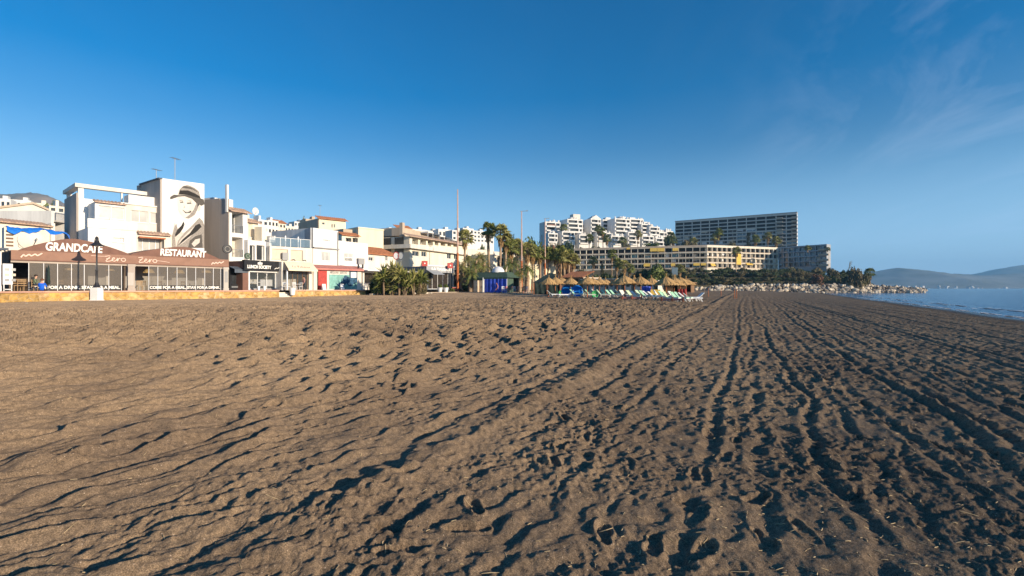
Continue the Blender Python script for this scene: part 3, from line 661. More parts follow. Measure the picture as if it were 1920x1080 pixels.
# --- beach restaurant: brown canopy with two arched gables over glazed dining rooms
b = B('beach_restaurant', 'long beach restaurant under a brown canopy with two arched gables and white lettering', 'restaurant', (20, 40), (428, 54), ZP)
L = b.L; ze = 2.62; zf = 3.42
mb = MB(); mb.box(0, L, -.12, -.02, ze, zf, 0); mb.box(0, L, .0, 5.5, zf-.14, zf-.04, 0); mb.box(0, L, -.14, -.1, ze-.05, ze+.03, 1)
b.part('canopy_fascia', mb, ['brown_awning', 'brown_dark'])
def gable(pa, pk, pb, pyk, name='arched_gable'):
    x0, xk, x1 = b.X(pa), b.X(pk), b.X(pb); zk = b.Z(pk, pyk); pts = []
    for i in range(25):
        q = i/24; x = x0 + (x1-x0)*q
        d = (xk-x)/(xk-x0) if x < xk else (x-xk)/(x1-xk); pts.append((x, zf + .01 + (zk-zf)*max(0, 1 - d**1.55)))
    m_ = MB(); m_.prism(pts, -.06, 4.8); b.part(name, m_, 'brown_dark')
gable(36, 138, 248, 449); gable(238, 345, 412, 464)
text(b.e, 'GRANDCAFE', 'letter_white', b.X(84), b.Z(84, 470), .70, b.X(192)-b.X(84), t=-.085, bold=.03, shear=.1)
text(b.e, 'RESTAURANT', 'letter_white', b.X(299), b.Z(299, 479.5), .66, b.X(386)-b.X(299), t=-.085, bold=.03, shear=.1)
for px, w_, fl in ((196, .85, True), (258, .85, False)): zero_script(b, b.X(px), ze+.16, w_, fl)
squiggle(b, b.X(38), ze+.2, 1.25); squiggle(b, b.X(395), ze+.18, 1.2)
mb = MB(); mb.box(0, L, 5.3, 5.5, 0, zf-.15, 0); mb.box(0, .12, .6, 5.3, 0, zf-.15, 0); mb.box(L-.12, L, .3, 5.3, 0, zf-.15, 0); mb.box(0.1, L-.1, .15, 5.3, 0, .03, 1)
mb.box(b.X(234), b.X(238), .3, 5.3, .03, zf-.15, 0)
b.part('rear_wall', mb, ['room_mid', 'room_mid'])
mb = MB(); mb.box(0, L, .0, .14, ze-.22, ze, 0); b.part('header_beam', mb, 'plaster_grey')
# glazing bays
bays = [(54, 82), (82, 108), (108, 134), (134, 158), (158, 180), (180, 204), (204, 228), (279, 296), (296, 314), (314, 332), (332, 350), (350, 367), (367, 384), (384, 400), (400, 414)]
for a, c in bays:
    x0, x1 = b.X(a), b.X(c); g = MB(); g.quad((x0+.03, .06, .55), (x1-.03, .06, .55), (x1-.03, .06, ze-.22), (x0+.03, .06, ze-.22)); o = b.part('glazing_panel', g, 'clear_sheet')
    g = MB(); g.box(x0+.03, x1-.03, .05, .09, .06, .55); g.build('kick_panel', 'black_sign', o)
for a in [x[0] for x in bays] + [228, 414]:
    x = b.X(a); g = MB(); g.box(x-.022, x+.022, -.0, .12, .03, ze-.22); b.part('mullion', g, 'canvas_white')
text(b.e, 'COME FOR A DRINK, STAY FOR A MEAL.', 'letter_white', b.X(58), .20, .26, b.X(226)-b.X(58), t=.045, bold=.012, ext=.004)
text(b.e, 'COME FOR A MEAL, STAY FOR A DRINK.', 'letter_white', b.X(281), .20, .26, b.X(413)-b.X(281), t=.045, bold=.012, ext=.004)
for a, c, m_ in ((239, 252, 'plaster_grey'), (418, 427, 'concrete')):
    g = MB(); g.box(b.X(a), b.X(c), -.17, .3, 0, ze-.06); g.box(b.X(a)-.04, b.X(c)+.04, -.2, .3, 0, .25); g.box(b.X(a)-.04, b.X(c)+.04, -.2, .3, ze-.3, ze-.052); b.part('pillar', g, m_)
g = MB(); g.box(b.X(238), b.X(249), -.23, -.172, .5, 1.75); o = b.part('menu_board', g, 'concrete')
g = MB(); g.box(b.X(420.5), b.X(425.5), -.2, -.172, .9, 2.1); o = b.part('menu_board', g, 'letter_grey')
# pendant lamps in the dining room
for px, py, t in ((130, 504, 1.6), (206, 505, 1.7), (279, 508, 1.2), (336, 509, 1.2), (386, 508, 1.2), (312, 511, 3.2)):
    x = b.X(px, t); z = b.Z(px, py, t); w = b.e.matrix_basis @ Vector((x, t, z))
    pos = (b.x0 + b.u.x*x - b.u.y*t, b.y0 + b.u.y*x + b.u.x*t, b.zb + z)
    e = empty('pendant_lamp', pos, 0, {130: 'woven bell lamp hanging left of the street lamp in the dining room', 206: 'woven bell lamp hanging just left of the stone pillar', 279: 'large woven bell lamp nearest the open doorway right of the stone pillar', 336: 'large woven bell lamp in the middle under the word RESTAURANT', 386: 'woven bell lamp near the right end of the glazed dining room', 312: 'smaller woven lamp deep in the dining room between two large ones'}[px], 'lamp', 'woven bell lamps hanging in the restaurant')
    k = .8 if px in (130, 206, 312) else 1.15
    mb = MB(); mb.lathe([(.08*k, .24*k), (.2*k, .16*k), (.36*k, -.05*k), (.46*k, -.22*k), (.45*k, -.24*k), (.34*k, -.07*k), (.18*k, .12*k)], seg=18); mb.build('lamp_shade', 'wicker_lamp', e)
    mb = MB(); mb.tube([(0, 0, .2*k), (0, 0, zf-.16-z)], .012, 5); mb.build('cord', 'dark_metal', e)
    mb = MB(); mb.lathe([(0, -.06), (.05, -.02), (.06, .03), (.03, .09), (0, .1)], seg=10); mb.build('bulb', 'letter_white', e)
REST = b
def on(b, px, t, z=0.0):
    x = b.X(px, t); return (b.x0 + b.u.x*x - b.u.y*t, b.y0 + b.u.y*x + b.u.x*t, b.zb + z)

# --- white board sign and rack at the far left
b = B('menu_sign', 'tall white menu board with small pictures at the left end of the restaurant', 'sign', (5, 38.2), (24, 38.6), ZP)
mb = MB(); mb.box(0, b.L, 0, .08, .55, 2.2); b.part('board', mb, 'canvas_white')
mb = MB(); mb.box(.03, .1, .01, .07, 0, .55); mb.box(b.L-.1, b.L-.03, .01, .07, 0, .55); mb.box(.03, b.L-.03, .01, .07, .12, .2); b.part('stand', mb, 'grey_metal')
for k in range(3):
    for j in range(2): mb = MB(); mb.box(.12+j*.36, .36+j*.36, -.012, -.002, .8+k*.42, 1.0+k*.42); b.part('menu_picture', mb, ['letter_grey', 'shutter', 'glass_pale'][k])
b = B('snack_kiosk', 'white kiosk front half cut off at the left edge of the picture', 'kiosk', (-130, 34.5), (3, 38.5), ZP)
mb = b.shell(0, b.L, 4, 3.3, [(.6, b.L-.5, 1.0, 2.5)]); b.part('wall', mb, 'plaster_white')
mb = MB(); mb.box(-.2, b.L+.15, -.5, 4.2, 3.302, 3.45); b.part('roof', mb, 'slate'); b.win(.6, b.L-.5, 1.0, 2.5, n=4)

# --- satellite dish and machine box under a blue tarp on the canopy roof
X_, Y_, Z_ = on(REST, 62, 1.3, 0)
e = empty('satellite_dish', (X_, Y_, ZP+zf-.04), REST.th + R(8), 'big cream satellite dish on the canopy roof under the blue tarp', 'satellite dish')
mb = MB(); n_ = 14
for s_ in (0, .05):
    pr = [(r, -.28*(1-(r/1.0)**2)) for r in [0.001, .3, .6, .85, 1.0]]
    vs = []; 
    for r, dd in pr:
        for k in range(n_*2): a = math.pi*k/n_; vs.append((r*math.cos(a), -dd*-1+s_, 1.05+r*math.sin(a)*.9))
    mb.add(vs, [(i*28+k, i*28+(k+1) % 28, (i+1)*28+(k+1) % 28, (i+1)*28+k) for i in range(4) for k in range(28)], 0, True)
mb.build('reflector', 'plaster_warm', e)
mb = MB(); mb.tube([(-.1, .1, .2), (0, -.6, .95), (.02, -.62, 1.05)], .03, 6); mb.lathe([(.001, -.1), (.06, -.08), (.06, .08), (.001, .1)], (.02, -.62, 1.1), 10); mb.build('feed_arm', 'grey_metal', e)
mb = MB(); mb.tube([(0, .45, 0), (0, .3, .9)], .05, 8); mb.box(-.4, .4, .1, .8, 0, .06); mb.build('mount', 'grey_metal', e)
X_, Y_, Z_ = on(REST, 36, 1.3, 0)
e = empty('machine_cabinet', (X_, Y_, ZP+zf-.04), REST.th, 'white machine cabinet with a fan on the canopy roof, left of the satellite dish', 'air conditioner')
mb = MB(); mb.box(-.9, .55, 0, .9, .08, 2.0); mb.box(-.8, -.7, .1, .8, 0, .08); mb.box(.3, .4, .1, .8, 0, .08); mb.build('casing', 'plaster_warm', e)
mb = MB(); mb.lathe([(.26, -.03), (.28, 0), (.26, .03)], seg=16); o = mb.build('fan_ring', 'letter_grey', e); o.location = (.2, -.03, .55); o.rotation_euler = (R(90), 0, 0)
mb = MB()
for k in range(5): mb.box(-.8, -.35, -.02, -.002, .4+k*.3, .55+k*.3)
mb.build('vent_grille', 'shutter_brown', e)
mb = MB(); vs = []; nx, ny = 18, 5
for i in range(nx+1):
    for j in range(ny+1):
        x = -.75 + 4.0*i/nx; y = -.25 + 1.3*j/ny; s_ = (j == 0)*(-.30 - .16*math.sin(i*1.1) - .15*(i < 7)) + (i == nx)*-.3
        vs.append((x, y, 2.12 - .08*math.sin(i*.5) - .05*i/nx*2 + .05*math.sin(i*2+j*1.7) + s_))
mb.add(vs, [(i*(ny+1)+j, (i+1)*(ny+1)+j, (i+1)*(ny+1)+j+1, i*(ny+1)+j+1) for i in range(nx) for j in range(ny)], 0, True)
o = mb.build('blue_tarpaulin', 'blue_tarp', None, (X_, Y_, ZP+zf-.04), REST.th); tag(o, 'crumpled bright blue tarp hung over the cabinet and satellite dish', 'tarp')

# --- street lamps
def street_lamp(p, rz, label, s=1.0):
    e = empty('street_lamp', p, rz, label, 'street lamp')
    mb = MB(); mb.box(-.31, .31, -.31, .31, -.3, 1.0); mb.box(-.36, .36, -.36, .36, -.3, -.05); mb.build('pedestal', 'white_paint', e)
    mb = MB(); mb.lathe([(.3, 1.0), (.29, 1.06), (.2, 1.12), (.16, 1.3), (.13, 1.36), (.1, 1.5), (.075, 2.4), (.1, 2.45), (.1, 2.5), (.07, 2.56), (.055, 4.3), (.09, 4.35), (.09, 4.4), (.03, 4.45)], seg=12); mb.build('column', 'dark_metal', e)
    mb = MB()
    for sx in (-1, 1): mb.tube([(0, 0, 4.4), (sx*.16, 0, 4.65), (sx*.2, 0, 5.0), (sx*.13, 0, 5.3), (0, 0, 5.42)], .025, 6)
    mb.build('yoke', 'dark_metal', e)
    mb = MB(); mb.lathe([(.02, 5.36), (.08, 5.3), (.1, 5.1), (.16, 4.95), (.3, 4.78), (.48, 4.66), (.54, 4.6), (.5, 4.6), (.28, 4.72), (.1, 4.9)], seg=20); mb.build('lamp_hood', 'dark_metal', e)
    mb = MB(); mb.lathe([(.001, 4.56), (.1, 4.58), (.15, 4.66), (.1, 4.8)], seg=12); mb.build('bulb', 'glass_pale', e)
    e.scale = (s, s, s)
p, n = edge_at(178, .5)
street_lamp((p.x, p.y, gz(p.x, p.y)+.12), 0, 'black bell-shaped street lamp on a white pedestal in front of the word GRANDCAFE', .98)
# ------------------------------------------------------------------ white houses behind the restaurant
def dish(parent_b, px, py, t, r, label):
    x, y, z = on(parent_b, px, t, parent_b.Z(px, py, t)); e = empty('satellite_dish', (x, y, z-r*1.1), parent_b.th, label, 'satellite dish')
    mb = MB(); vs = []
    for j, q in enumerate((.001, .4, .75, 1.0)):
        for k in range(18): a = 2*math.pi*k/18; vs.append((q*r*math.cos(a), -.02+.25*r*(1-q*q), r*1.1+q*r*math.sin(a)))
    mb.add(vs, [(i*18+k, i*18+(k+1) % 18, (i+1)*18+(k+1) % 18, (i+1)*18+k) for i in range(3) for k in range(18)], 0, True); mb.build('reflector', 'plaster_white', e)
    mb = MB(); mb.tube([(0, .3*r, -.3), (0, .3*r, r*1.0)], .04, 6); mb.tube([(0, .1, r*.3), (0, -.7*r, r)], .025, 5); mb.build('mount', 'grey_metal', e)
def antenna(b, px, py, t, h, label):
    x, y, z = on(b, px, t, b.Z(px, py, t)); e = empty('antenna', (x, y, z), b.th + .4, label, 'antenna')
    mb = MB(); mb.tube([(0, 0, -.3), (0, 0, h)], .035, 6); mb.build('mast', 'grey_metal', e)
    mb = MB(); mb.tube([(-.5, 0, h-.05), (.6, 0, h-.05)], .025, 5)
    for k in range(6): mb.tube([(-.45+k*.2, -.3, h-.05), (-.45+k*.2, .3, h-.05)], .015, 4)
    mb.build('aerial_rods', 'grey_metal', e)

# B: broad white house with roof frame (pixel columns 122-300)
b = B('white_house', 'tall white terraced house with an open roof frame left of the painted wall', 'house', (147, 50), (300, 55.5), ZP)
top = b.Z(147, 372); roof = b.Z(147, 346)
mb = b.shell(0, b.L, 6.5, top); mb.box(-.02, b.L*.06, -.02, .35, top, roof-.35); mb.box(b.L-.3, b.L, -.02, .35, top, roof-.4); mb.box(b.L*.5, b.L*.5+.12, 0, .3, top, roof-.4); mb.box(-.02, .4, 5.6, 6, top, roof-.35)
mb.box(0, b.L, 3.5, 3.7, top, top+.5)
b.part('wall', mb, 'plaster_white')
mb = MB(); mb.box(-.3, b.L+.1, -.25, .45, roof-.35, roof+.05); mb.box(-.3, .3, .45, 6.2, roof-.35, roof+.05); b.part('roof_frame', mb, 'plaster_warm')
mb = MB(); mb.box(-.14, -.02, .1, 6.4, -1, roof-.9); b.part('shaded_side_wall', mb, 'plaster_grey')  # side of the white house, its shade put into the grey
# projecting front storeys of the same house
t1 = -3.0
x0, x1 = b.X(178, t1), b.X(318, t1); z1 = b.Z(200, 381, t1)
xm = b.X(236, t1); zA = b.Z(200, 428, t1)
H1 = [(b.X(185, t1), b.X(233, t1), b.Z(205, 411, t1), b.Z(205, 388, t1))]
mb = b.shell(x0, xm, 2.98, z1, H1, t0=t1, z0=zA); b.part('wall', mb, 'plaster_white'); b.win(*H1[0], t=t1+.2, n=2, gm='glass_pale')
zB = b.Z(280, 388, t1)
H2 = [(b.X(247, t1), b.X(279, t1), b.Z(265, 418, t1), b.Z(265, 396, t1)), (b.X(283, t1), b.X(312, t1), b.Z(297, 420, t1), b.Z(297, 400, t1))]
mb = b.shell(xm+.003, x1, 2.98, zB, H2, t0=t1+.25, z0=b.Z(280, 436, t1)); b.part('wall', mb, 'plaster_warm')
for h in H2: b.win(*h, t=t1+.45, n=2, gm='glass_pale')
mb = MB(); mb.box(xm-.4, x1+.1, t1+.1, -.05, zB+.003, zB+.14); mb.box(b.X(245, t1), b.X(296, t1), t1+.8, -.4, zB+.14, zB+1.15); b.part('terrace', mb, 'plaster_white')
mb = MB(); tile_strip(mb, x0-.1, xm, t1-.35, z1-.05, t1+.6, z1+.25); b.part('tiled_ledge', mb, 'tile_pale')
# lower front
t2 = -4.3; x0, x1 = b.X(165, t2), b.X(256, t2); z2 = b.Z(200, 430, t2)
H3 = [(b.X(212, t2), b.X(232, t2), b.Z(222, 455, t2), b.Z(222, 447, t2))]
mb = b.shell(x0, x1, 4.2, z2, H3, t0=t2); b.part('wall', mb, 'plaster_white'); b.win(*H3[0], t=t2+.2, n=5, gm='letter_grey', hbar=2)
mb = MB(); mb.box(x0-.05, x1+.05, t2-.08, t2+.08, z2+.003, z2+.9); mb.box(b.X(205, t2), b.X(206.5, t2), t2-.1, t2+.1, z2+.003, z2+1.1); b.part('parapet', mb, 'plaster_white')
x0, x1 = x1+.003, b.X(322, t2); z3 = b.Z(290, 441, t2)
H4 = [(b.X(259, t2), b.X(308, t2), b.Z(285, 472, t2), b.Z(285, 448, t2), .9)]
mb = b.shell(x0, x1, 4.2, z3, H4, t0=t2); b.part('wall', mb, 'plaster_warm')
b.win(H4[0][0], H4[0][1], H4[0][2], H4[0][3], t=t2+.85, n=4, gm='glass_pale')
mb = MB(); mb.box(H4[0][0], H4[0][1], t2-.5, t2-.01, H4[0][3]-.05, H4[0][3]+.1); b.part('porch_roof', mb, 'wood_orange')
mb = MB(); tile_strip(mb, b.X(258, t2), b.X(320, t2), t2-.4, z3-.02, t2+.5, z3+.3); b.part('tiled_ledge', mb, 'tile_pale')
antenna(b, 293, 350, 2.5, 2.0, 'short mast antenna on the roof just left of the painted wall')
HB = b
# M: house with the mural
b = B('mural_house', 'tall white house whose blank wall carries the painted portrait of a man in a hat', 'house', (303, 52.5), (383, 56), ZP)
zt0, zt1 = b.Z(303, 335), b.Z(383, 346)
mb = MB(); mb.add([(0,0,0),(b.L,0,0),(b.L,0,zt1),(0,0,zt0),(0,7,0),(b.L,7,0),(b.L,7,zt1),(0,7,zt0)], [(0,1,2,3),(5,4,7,6),(3,2,6,7),(1,5,6,2)])
b.part('wall', mb, 'plaster_white')
mb = MB(); mb.box(-.12, 0, .05, 5.4, 0, zt0-.1); b.part('shaded_side_wall', mb, 'plaster_grey')  # left face darkened in colour to stand for its shade
mb = MB(); mb.box(-.3, 0.05, -.05, 5.5, zt0-.1, zt0+.02); b.part('coping', mb, 'slate')
antenna(b, 328, 336, 3, 2.4, 'tall mast antenna standing above the painted wall')
# mural: painted portrait of a man in a hat (flat paint on the wall)
def mp_(pts, layer, m, name=None):
    return [(b.X(x), -.004-.003*layer, b.Z(x, y)) for x, y in pts]
art = [
 ('mural_pale', 1, [(327,418),(333,428),(343,437),(352,436),(362,424),(374,409),(380,420),(383,430),(383,466),(326,466),(322,446)]),
 ('mural_mid', 2, [(321,447),(328,424),(331,421),(333,432),(328,446),(330,466),(322,466)]),
 ('mural_mid', 2, [(346,437),(356,428),(374,409),(380,415),(383,424),(383,466),(330,466),(334,452)]),
 ('mural_pale', 3, [(352,437),(366,424),(370,428),(358,444),(344,456),(334,462),(337,452)]),
 ('mural_dark', 3, [(352,466),(356,452),(366,444),(378,440),(380,466)]),
 ('mural_pale', 4, [(359,458),(366,450),(375,448),(374,456),(364,464)]),
 ('mural_black', 4, [(366,424),(374,420),(378,426),(368,436),(356,444),(346,452),(336,460),(333,462),(342,450),(356,438)]),
 ('mural_black', 4, [(340,424),(344,416),(346,422),(343,430),(337,438),(329,445),(328,441),(333,431)]),
 ('plaster_white', 4, [(344,420),(350,424),(360,416),(368,408),(371,412),(358,426),(347,436),(343,430)]),
 ('plaster_warm', 5, [(332,372),(334,362),(344,359),(362,366),(372,378),(371,392),(365,404),(354,411),(345,410),(338,402),(333,390)]),
 ('mural_mid', 6, [(369,374),(372,378),(371,392),(365,404),(354,411),(346,410),(355,404),(363,394),(367,384)]),
 ('mural_pale', 6, [(371,386),(376,385),(376,394),(371,398)]),
 ('mural_black', 7, [(370,378),(374,378),(373,386),(370,390)]),
 ('mural_black', 7, [(341,394),(348,397),(359,396),(357,400),(348,401)]),
 ('letter_white', 8, [(343,395.4),(349,397.6),(357,397.2),(350,399.2)]),
 ('mural_dark', 7, [(337,379.5),(343,378.5),(344,381),(338,381.5)]),
 ('mural_dark', 7, [(350,381),(358,380.5),(359,383),(351,383.5)]),
 ('mural_mid', 7, [(336,376.6),(343,375.4),(343.5,376.8),(337,378)]),
 ('mural_mid', 7, [(349.5,378.2),(354,376.8),(359,377.8),(358.6,379.2),(354,378.4)]),
 ('mural_pale', 6, [(333,392),(336,396),(341,405),(345,410),(338,402)]),
 ('mural_mid', 7, [(344,384),(347,390),(343,391.5),(345.5,389)]),
 ('mural_dark', 9, [(319,370),(326,366),(336,367),(350,366),(364,370),(376,373),(382,375),(383,384),(378,387),(368,382),(360,374),(346,369),(334,370),(326,373),(319,375)]),
 ('mural_mid', 10, [(334,366),(337,356),(343,350),(352,348),(364,353),(373,360),(376,373),(364,370),(350,366)]),
 ('mural_black', 11, [(335,366),(337,358),(352,358),(366,364),(374,369),(376,373),(364,370),(350,366)]),
 ('mural_dark', 11, [(340,353),(345,349.5),(358,352),(367,358),(371,362),(360,356),(348,354)]),
]
mats_ = sorted({a[0] for a in art}); mb = MB()
for m_, ly, pts in art: mb.poly(mp_(pts, ly, m_), mats_.index(m_))
o = b.part('mural', mb, mats_); o['label'] = 'black and white painted portrait of a smiling man in a brimmed hat, tie and tweed jacket'
# C: narrow house with stacked balconies; its bare side, greyed for shade, shows right of the mural
b = B('balcony_house', 'narrow white house with stacked recessed balconies and a bare side wall greyed for shade', 'house', (430, 58), (464, 60.2), ZP)
D = 10.4; zt = b.Z(432, 396)
Hs = b.holes([(435, 400, 455, 438), (435, 446, 455, 483)]); Hs = [h + (1.6,) for h in Hs]; Hs.append((b.X(434), b.X(452), .1, 2.6, .5))
mb = b.shell(0, b.L, D, zt, Hs); mb.box(0, b.L*.5, 1.0, 3.0, zt, b.Z(432, 372)); mb.box(.4, b.L*.9, 3.5, 8, zt, b.Z(432, 366)); b.part('wall', mb, 'plaster_white')
# stepped party wall, shade put into its grey colour
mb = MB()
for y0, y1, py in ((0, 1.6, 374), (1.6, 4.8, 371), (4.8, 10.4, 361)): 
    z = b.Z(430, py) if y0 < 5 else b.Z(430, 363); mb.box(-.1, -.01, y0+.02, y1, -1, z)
b.part('shaded_side_wall', mb, 'plaster_grey')
mb = MB(); tile_strip(mb, 0-.1, b.L+.3, -.5, zt-.05, .9, zt+.55); b.part('tiled_ledge', mb, 'tile_pale')
mb = MB(); mb.box(-.25, .0, .1, .4, zt-.2, b.Z(428, 347)); b.part('chimney', mb, 'plaster_white')
for k, (gm, h) in enumerate((('room_mid', Hs[0]), ('shutter', Hs[1]))):
    b.win(h[0], h[1], h[2], h[3], t=1.55, n=2, gm='glass_dark' if k == 0 else 'shutter', sill=False); b.rail(h[0], h[1], h[2], .95, m='grey_metal')
b.win(Hs[2][0], Hs[2][1], Hs[2][2], Hs[2][3], t=.45, n=2, gm='room_dark', name='door', sill=False)
HC = b
# D: low house with roof terrace
b = B('terrace_house', 'white house with a roof terrace, tall white window posts and a round white dish above', 'house', (464.5, 59.5), (505, 62.5), ZP)
z1 = b.Z(480, 452); zt = b.Z(470, 411)
Hs = [h + (.5,) for h in b.holes([(468, 461, 478, 489), (481, 461, 496, 489)])]
mb = b.shell(0, b.L, 9, z1, Hs); xm = b.X(484, 3.0); h2 = [(b.X(466, 3), b.X(473, 3), b.Z(470, 446, 3), b.Z(470, 419, 3))]
b.part('wall', mb, 'plaster_white')
mb = b.shell(.05, xm, 5.5, zt, h2, t0=3.0, z0=z1+.003); b.part('upper_wall', mb, 'plaster_cream')
for h in Hs: b.win(*h[:4], t=.4, n=1, gm='glass_dark', sill=False)
b.win(*h2[0], t=3.2, n=1, gm='shutter')
mb = MB(); mb.box(xm, b.L, -.02, .14, z1+.003, z1+.55); mb.box(xm, xm+.15, .14, 5, z1+.003, z1+.9); b.part('parapet', mb, 'plaster_white')
mb = MB(); mb.box(b.X(491, 1), b.X(500, 1), 1, 2.3, z1+.003, z1+2.0); b.part('roof_cabin', mb, 'plaster_cream')
mb = MB(); tile_strip(mb, -.1, xm+.2, 2.5, zt-.0, 3.6, zt+.5); b.part('tiled_ledge', mb, 'tile_pale')
dish(b, 479, 397, 4.0, .5, 'round white satellite dish standing high on the terrace house roof')
# E: house with glass terrace
b = B('glass_terrace_house', 'white house with blue glass railing round its roof terrace and beige blinds', 'house', (505.5, 61.5), (586, 65.5), ZP)
z1 = b.Z(540, 464); rc = [(510, 468, 540, 487), (545, 470, 568, 489)]
Hs = b.holes(rc); mb = b.shell(0, b.L, 9, z1, Hs); b.part('wall', mb, 'plaster_warm')
for h in Hs: b.win(*h, t=.18, n=1, gm='shutter', fm='shutter')
b.rail(.05, b.L-.3, z1+.003, 1.15, t=.06, glass='rail_glass')
for px, py in ((535, 443), (559, 445)):
    mb = MB(); x = b.X(px, 1.5); mb.box(x-.07, x+.07, 1.43, 1.57, z1+.003, b.Z(px, py, 1.5)); b.part('terrace_post', mb, 'white_paint')
mb = MB(); xe = b.L
mb.add([(xe-.25, 0.1, z1+.01), (xe-.25, 9, z1+.01), (xe-.25, 9, b.Z(585, 433)), (xe-.25, 0.1, b.Z(585, 428)), (xe-.05, .1, z1+.01), (xe-.05, 9, z1+.01), (xe-.05, 9, b.Z(585, 433)), (xe-.05, 0.1, b.Z(585, 428))], [(0,3,2,1), (0,4,7,3), (3,7,6,2), (4,5,6,7), (1,2,6,5)])
b.part('terrace_side_wall', mb, 'concrete_cool')  # blue grey colour carries the shade on this wall
mb = MB(); mb.box(b.X(528), b.X(539), -.35, -.01, b.Z(533, 489), b.Z(533, 475)); b.part('ventilation_box', mb, 'letter_grey')
# F
b = B('blank_white_house', 'tall plain white house with a thin slot and a dark drainpipe', 'house', (587, 65.8), (634, 69.5), ZP)
z1 = b.Z(587, 428); Hs = b.holes([(603, 474, 618, 490), (606, 450.5, 618, 453)]); mb = b.shell(0, b.L, 9, z1, Hs); b.part('wall', mb, 'plaster_white')
b.win(*Hs[0], t=.18, n=2, gm='glass_pale'); b.win(*Hs[1], t=.15, n=1, gm='glass_dark', sill=False)
mb = MB(); mb.box(-.05, b.L+.03, -.3, -.01, b.Z(600, 467), b.Z(600, 465)); b.part('ledge', mb, 'letter_grey')
mb = MB(); mb.tube([(b.L-.1, -.08, 2.8), (b.L-.1, -.08, z1-.2)], .07, 6); b.part('drainpipe', mb, 'letter_grey')
# G
b = B('low_white_house', 'low plain white house with small dark writing behind the red edged kiosk', 'house', (634.5, 70), (690, 75), ZP)
z1 = b.Z(634, 452); Hs = b.holes([(645, 476, 662, 484)]); mb = b.shell(0, b.L, 8, z1, Hs); mb.box(b.L*.55, b.L*.56+.1, 0, .2, z1, z1+.01); b.part('wall', mb, 'plaster_white')
b.win(*Hs[0], t=.15, n=2, gm='glass_pale'); text(b.e, 'BAR MARISMA', 'letter_grey', b.X(646), b.Z(655, 490), .35, b.X(661)-b.X(646), t=-.02, bold=.02)
# H: house on the hill, side browned for shade, with red roof edge
b = B('ochre_house', 'ochre house high on the slope with a red roof edge and twin narrow windows', 'house', (598, 118), (648, 123), 4)
z1 = b.Z(598, 410); Hs = b.holes([(621.5, 421, 624, 428), (626, 421, 628.5, 428), (604, 418, 609, 422)]); mb = b.shell(0, b.L, 12, z1, Hs); b.part('wall', mb, 'plaster_yellow')
for h in Hs: b.win(*h, t=.2, n=1)
mb = MB(); mb.box(-.1, -.01, .2, 11.5, 0, z1-.1); b.part('shaded_side_wall', mb, 'plaster_tan')  # side face coloured darker than the front for its shade
mb = MB(); tile_strip(mb, -.5, b.L+.5, -.6, z1-.1, 1.2, z1+.7, .5); b.part('red_roof_edge', mb, 'terracotta')
antenna(b, 600, 402, 5, 2.2, 'wire antenna on the roof of the ochre house')
# I: yellow block and its low neighbour
b = B('yellow_block', 'plain pale yellow block with a blank front above the orange roof', 'house', (672, 96), (719, 100), 1.5)
z1 = b.Z(674, 429); mb = b.shell(0, b.L, 9, z1); mb.box(-.1, b.L+.1, -.1, 9.1, z1+.003, z1+.25); b.part('wall', mb, 'plaster_yellow')
b = B('small_balcony_house', 'small cream house with dark balcony openings left of the plain yellow block', 'house', (641, 92), (673, 95), 1.5)
z1 = b.Z(645, 441); Hs = [h + (1.0,) for h in b.holes([(648, 447, 659, 458), (661, 447, 671, 458)])]; mb = b.shell(0, b.L, 8, z1, Hs); b.part('wall', mb, 'plaster_cream')
for h in Hs: b.win(*h[:4], t=.9, n=2)
mb = MB(); tile_strip(mb, -.3, b.L+.2, -.5, z1-.1, 1.2, z1+.6, .4); b.part('tiled_roof', mb, 'terracotta')
mb = MB(); mb.box(b.X(655), b.X(672), 2, 6, z1+.6, b.Z(660, 429)); b.part('roof_cabin', mb, 'plaster_tan')
# J: cottage with orange tiles
b = B('tiled_cottage', 'low white cottage with an orange tiled roof', 'house', (689, 76), (742, 82), ZP)
z1 = b.Z(700, 477); Hs = b.holes([(691, 483, 700, 490), (722, 480, 727, 490)]); mb = b.shell(0, b.L, 7, z1, Hs); b.part('wall', mb, 'plaster_warm')
for h in Hs: b.win(*h, t=.2, n=2)
mb = MB(); tile_strip(mb, -.4, b.L+.4, -.5, z1-.05, 3.4, b.Z(705, 461), .35); tile_strip(mb, b.L+.4, -.4, 7.2, z1, 3.4, b.Z(705, 461), .35); b.part('tiled_roof', mb, 'terracotta')
# K: cream apartment building with long balconies
b = B('cream_apartments', 'cream seafront apartment building with long balconies and brown roof edge', 'apartment building', (768, 104), (872, 126), 1.0)
z1 = b.Z(768, 444); fl = []
row1 = [(773, 449, 784, 459), (788, 450, 799, 460), (802, 451, 812, 461), (815, 452, 822, 461), (826, 453, 835, 462), (839, 454, 846, 463), (850, 455, 858, 464)]
row2 = [(773, 472, 786, 481), (790, 473, 800, 482), (838, 477, 846, 486), (851, 478, 860, 487)]
Hs = [h + (1.4,) for h in b.holes(row1)] + [h + (.3,) for h in b.holes(row2)]
D = 15; mb = b.shell(0, b.L, D, z1, Hs); b.part('wall', mb, 'plaster_cream')
for i, h in enumerate(Hs): b.win(*h[:4], t=1.35 if i < len(row1) else .25, n=2, gm='glass_dark')
for pyt, pyb in ((459.5, 467),):
    mb = MB(); zb_, zt_ = b.Z(768, pyb), b.Z(768, pyt); mb.box(-1.2, b.L, -1.1, -.95, zb_, zt_); mb.box(-1.2, b.L, -.95, -.005, zb_, zb_+.15); mb.box(-1.25, -1.1, -.95, D*.9, zb_, zt_); mb.box(-1.1, -.005, -.95, D*.9, zb_, zb_+.15); b.part('balcony', mb, 'plaster_warm')
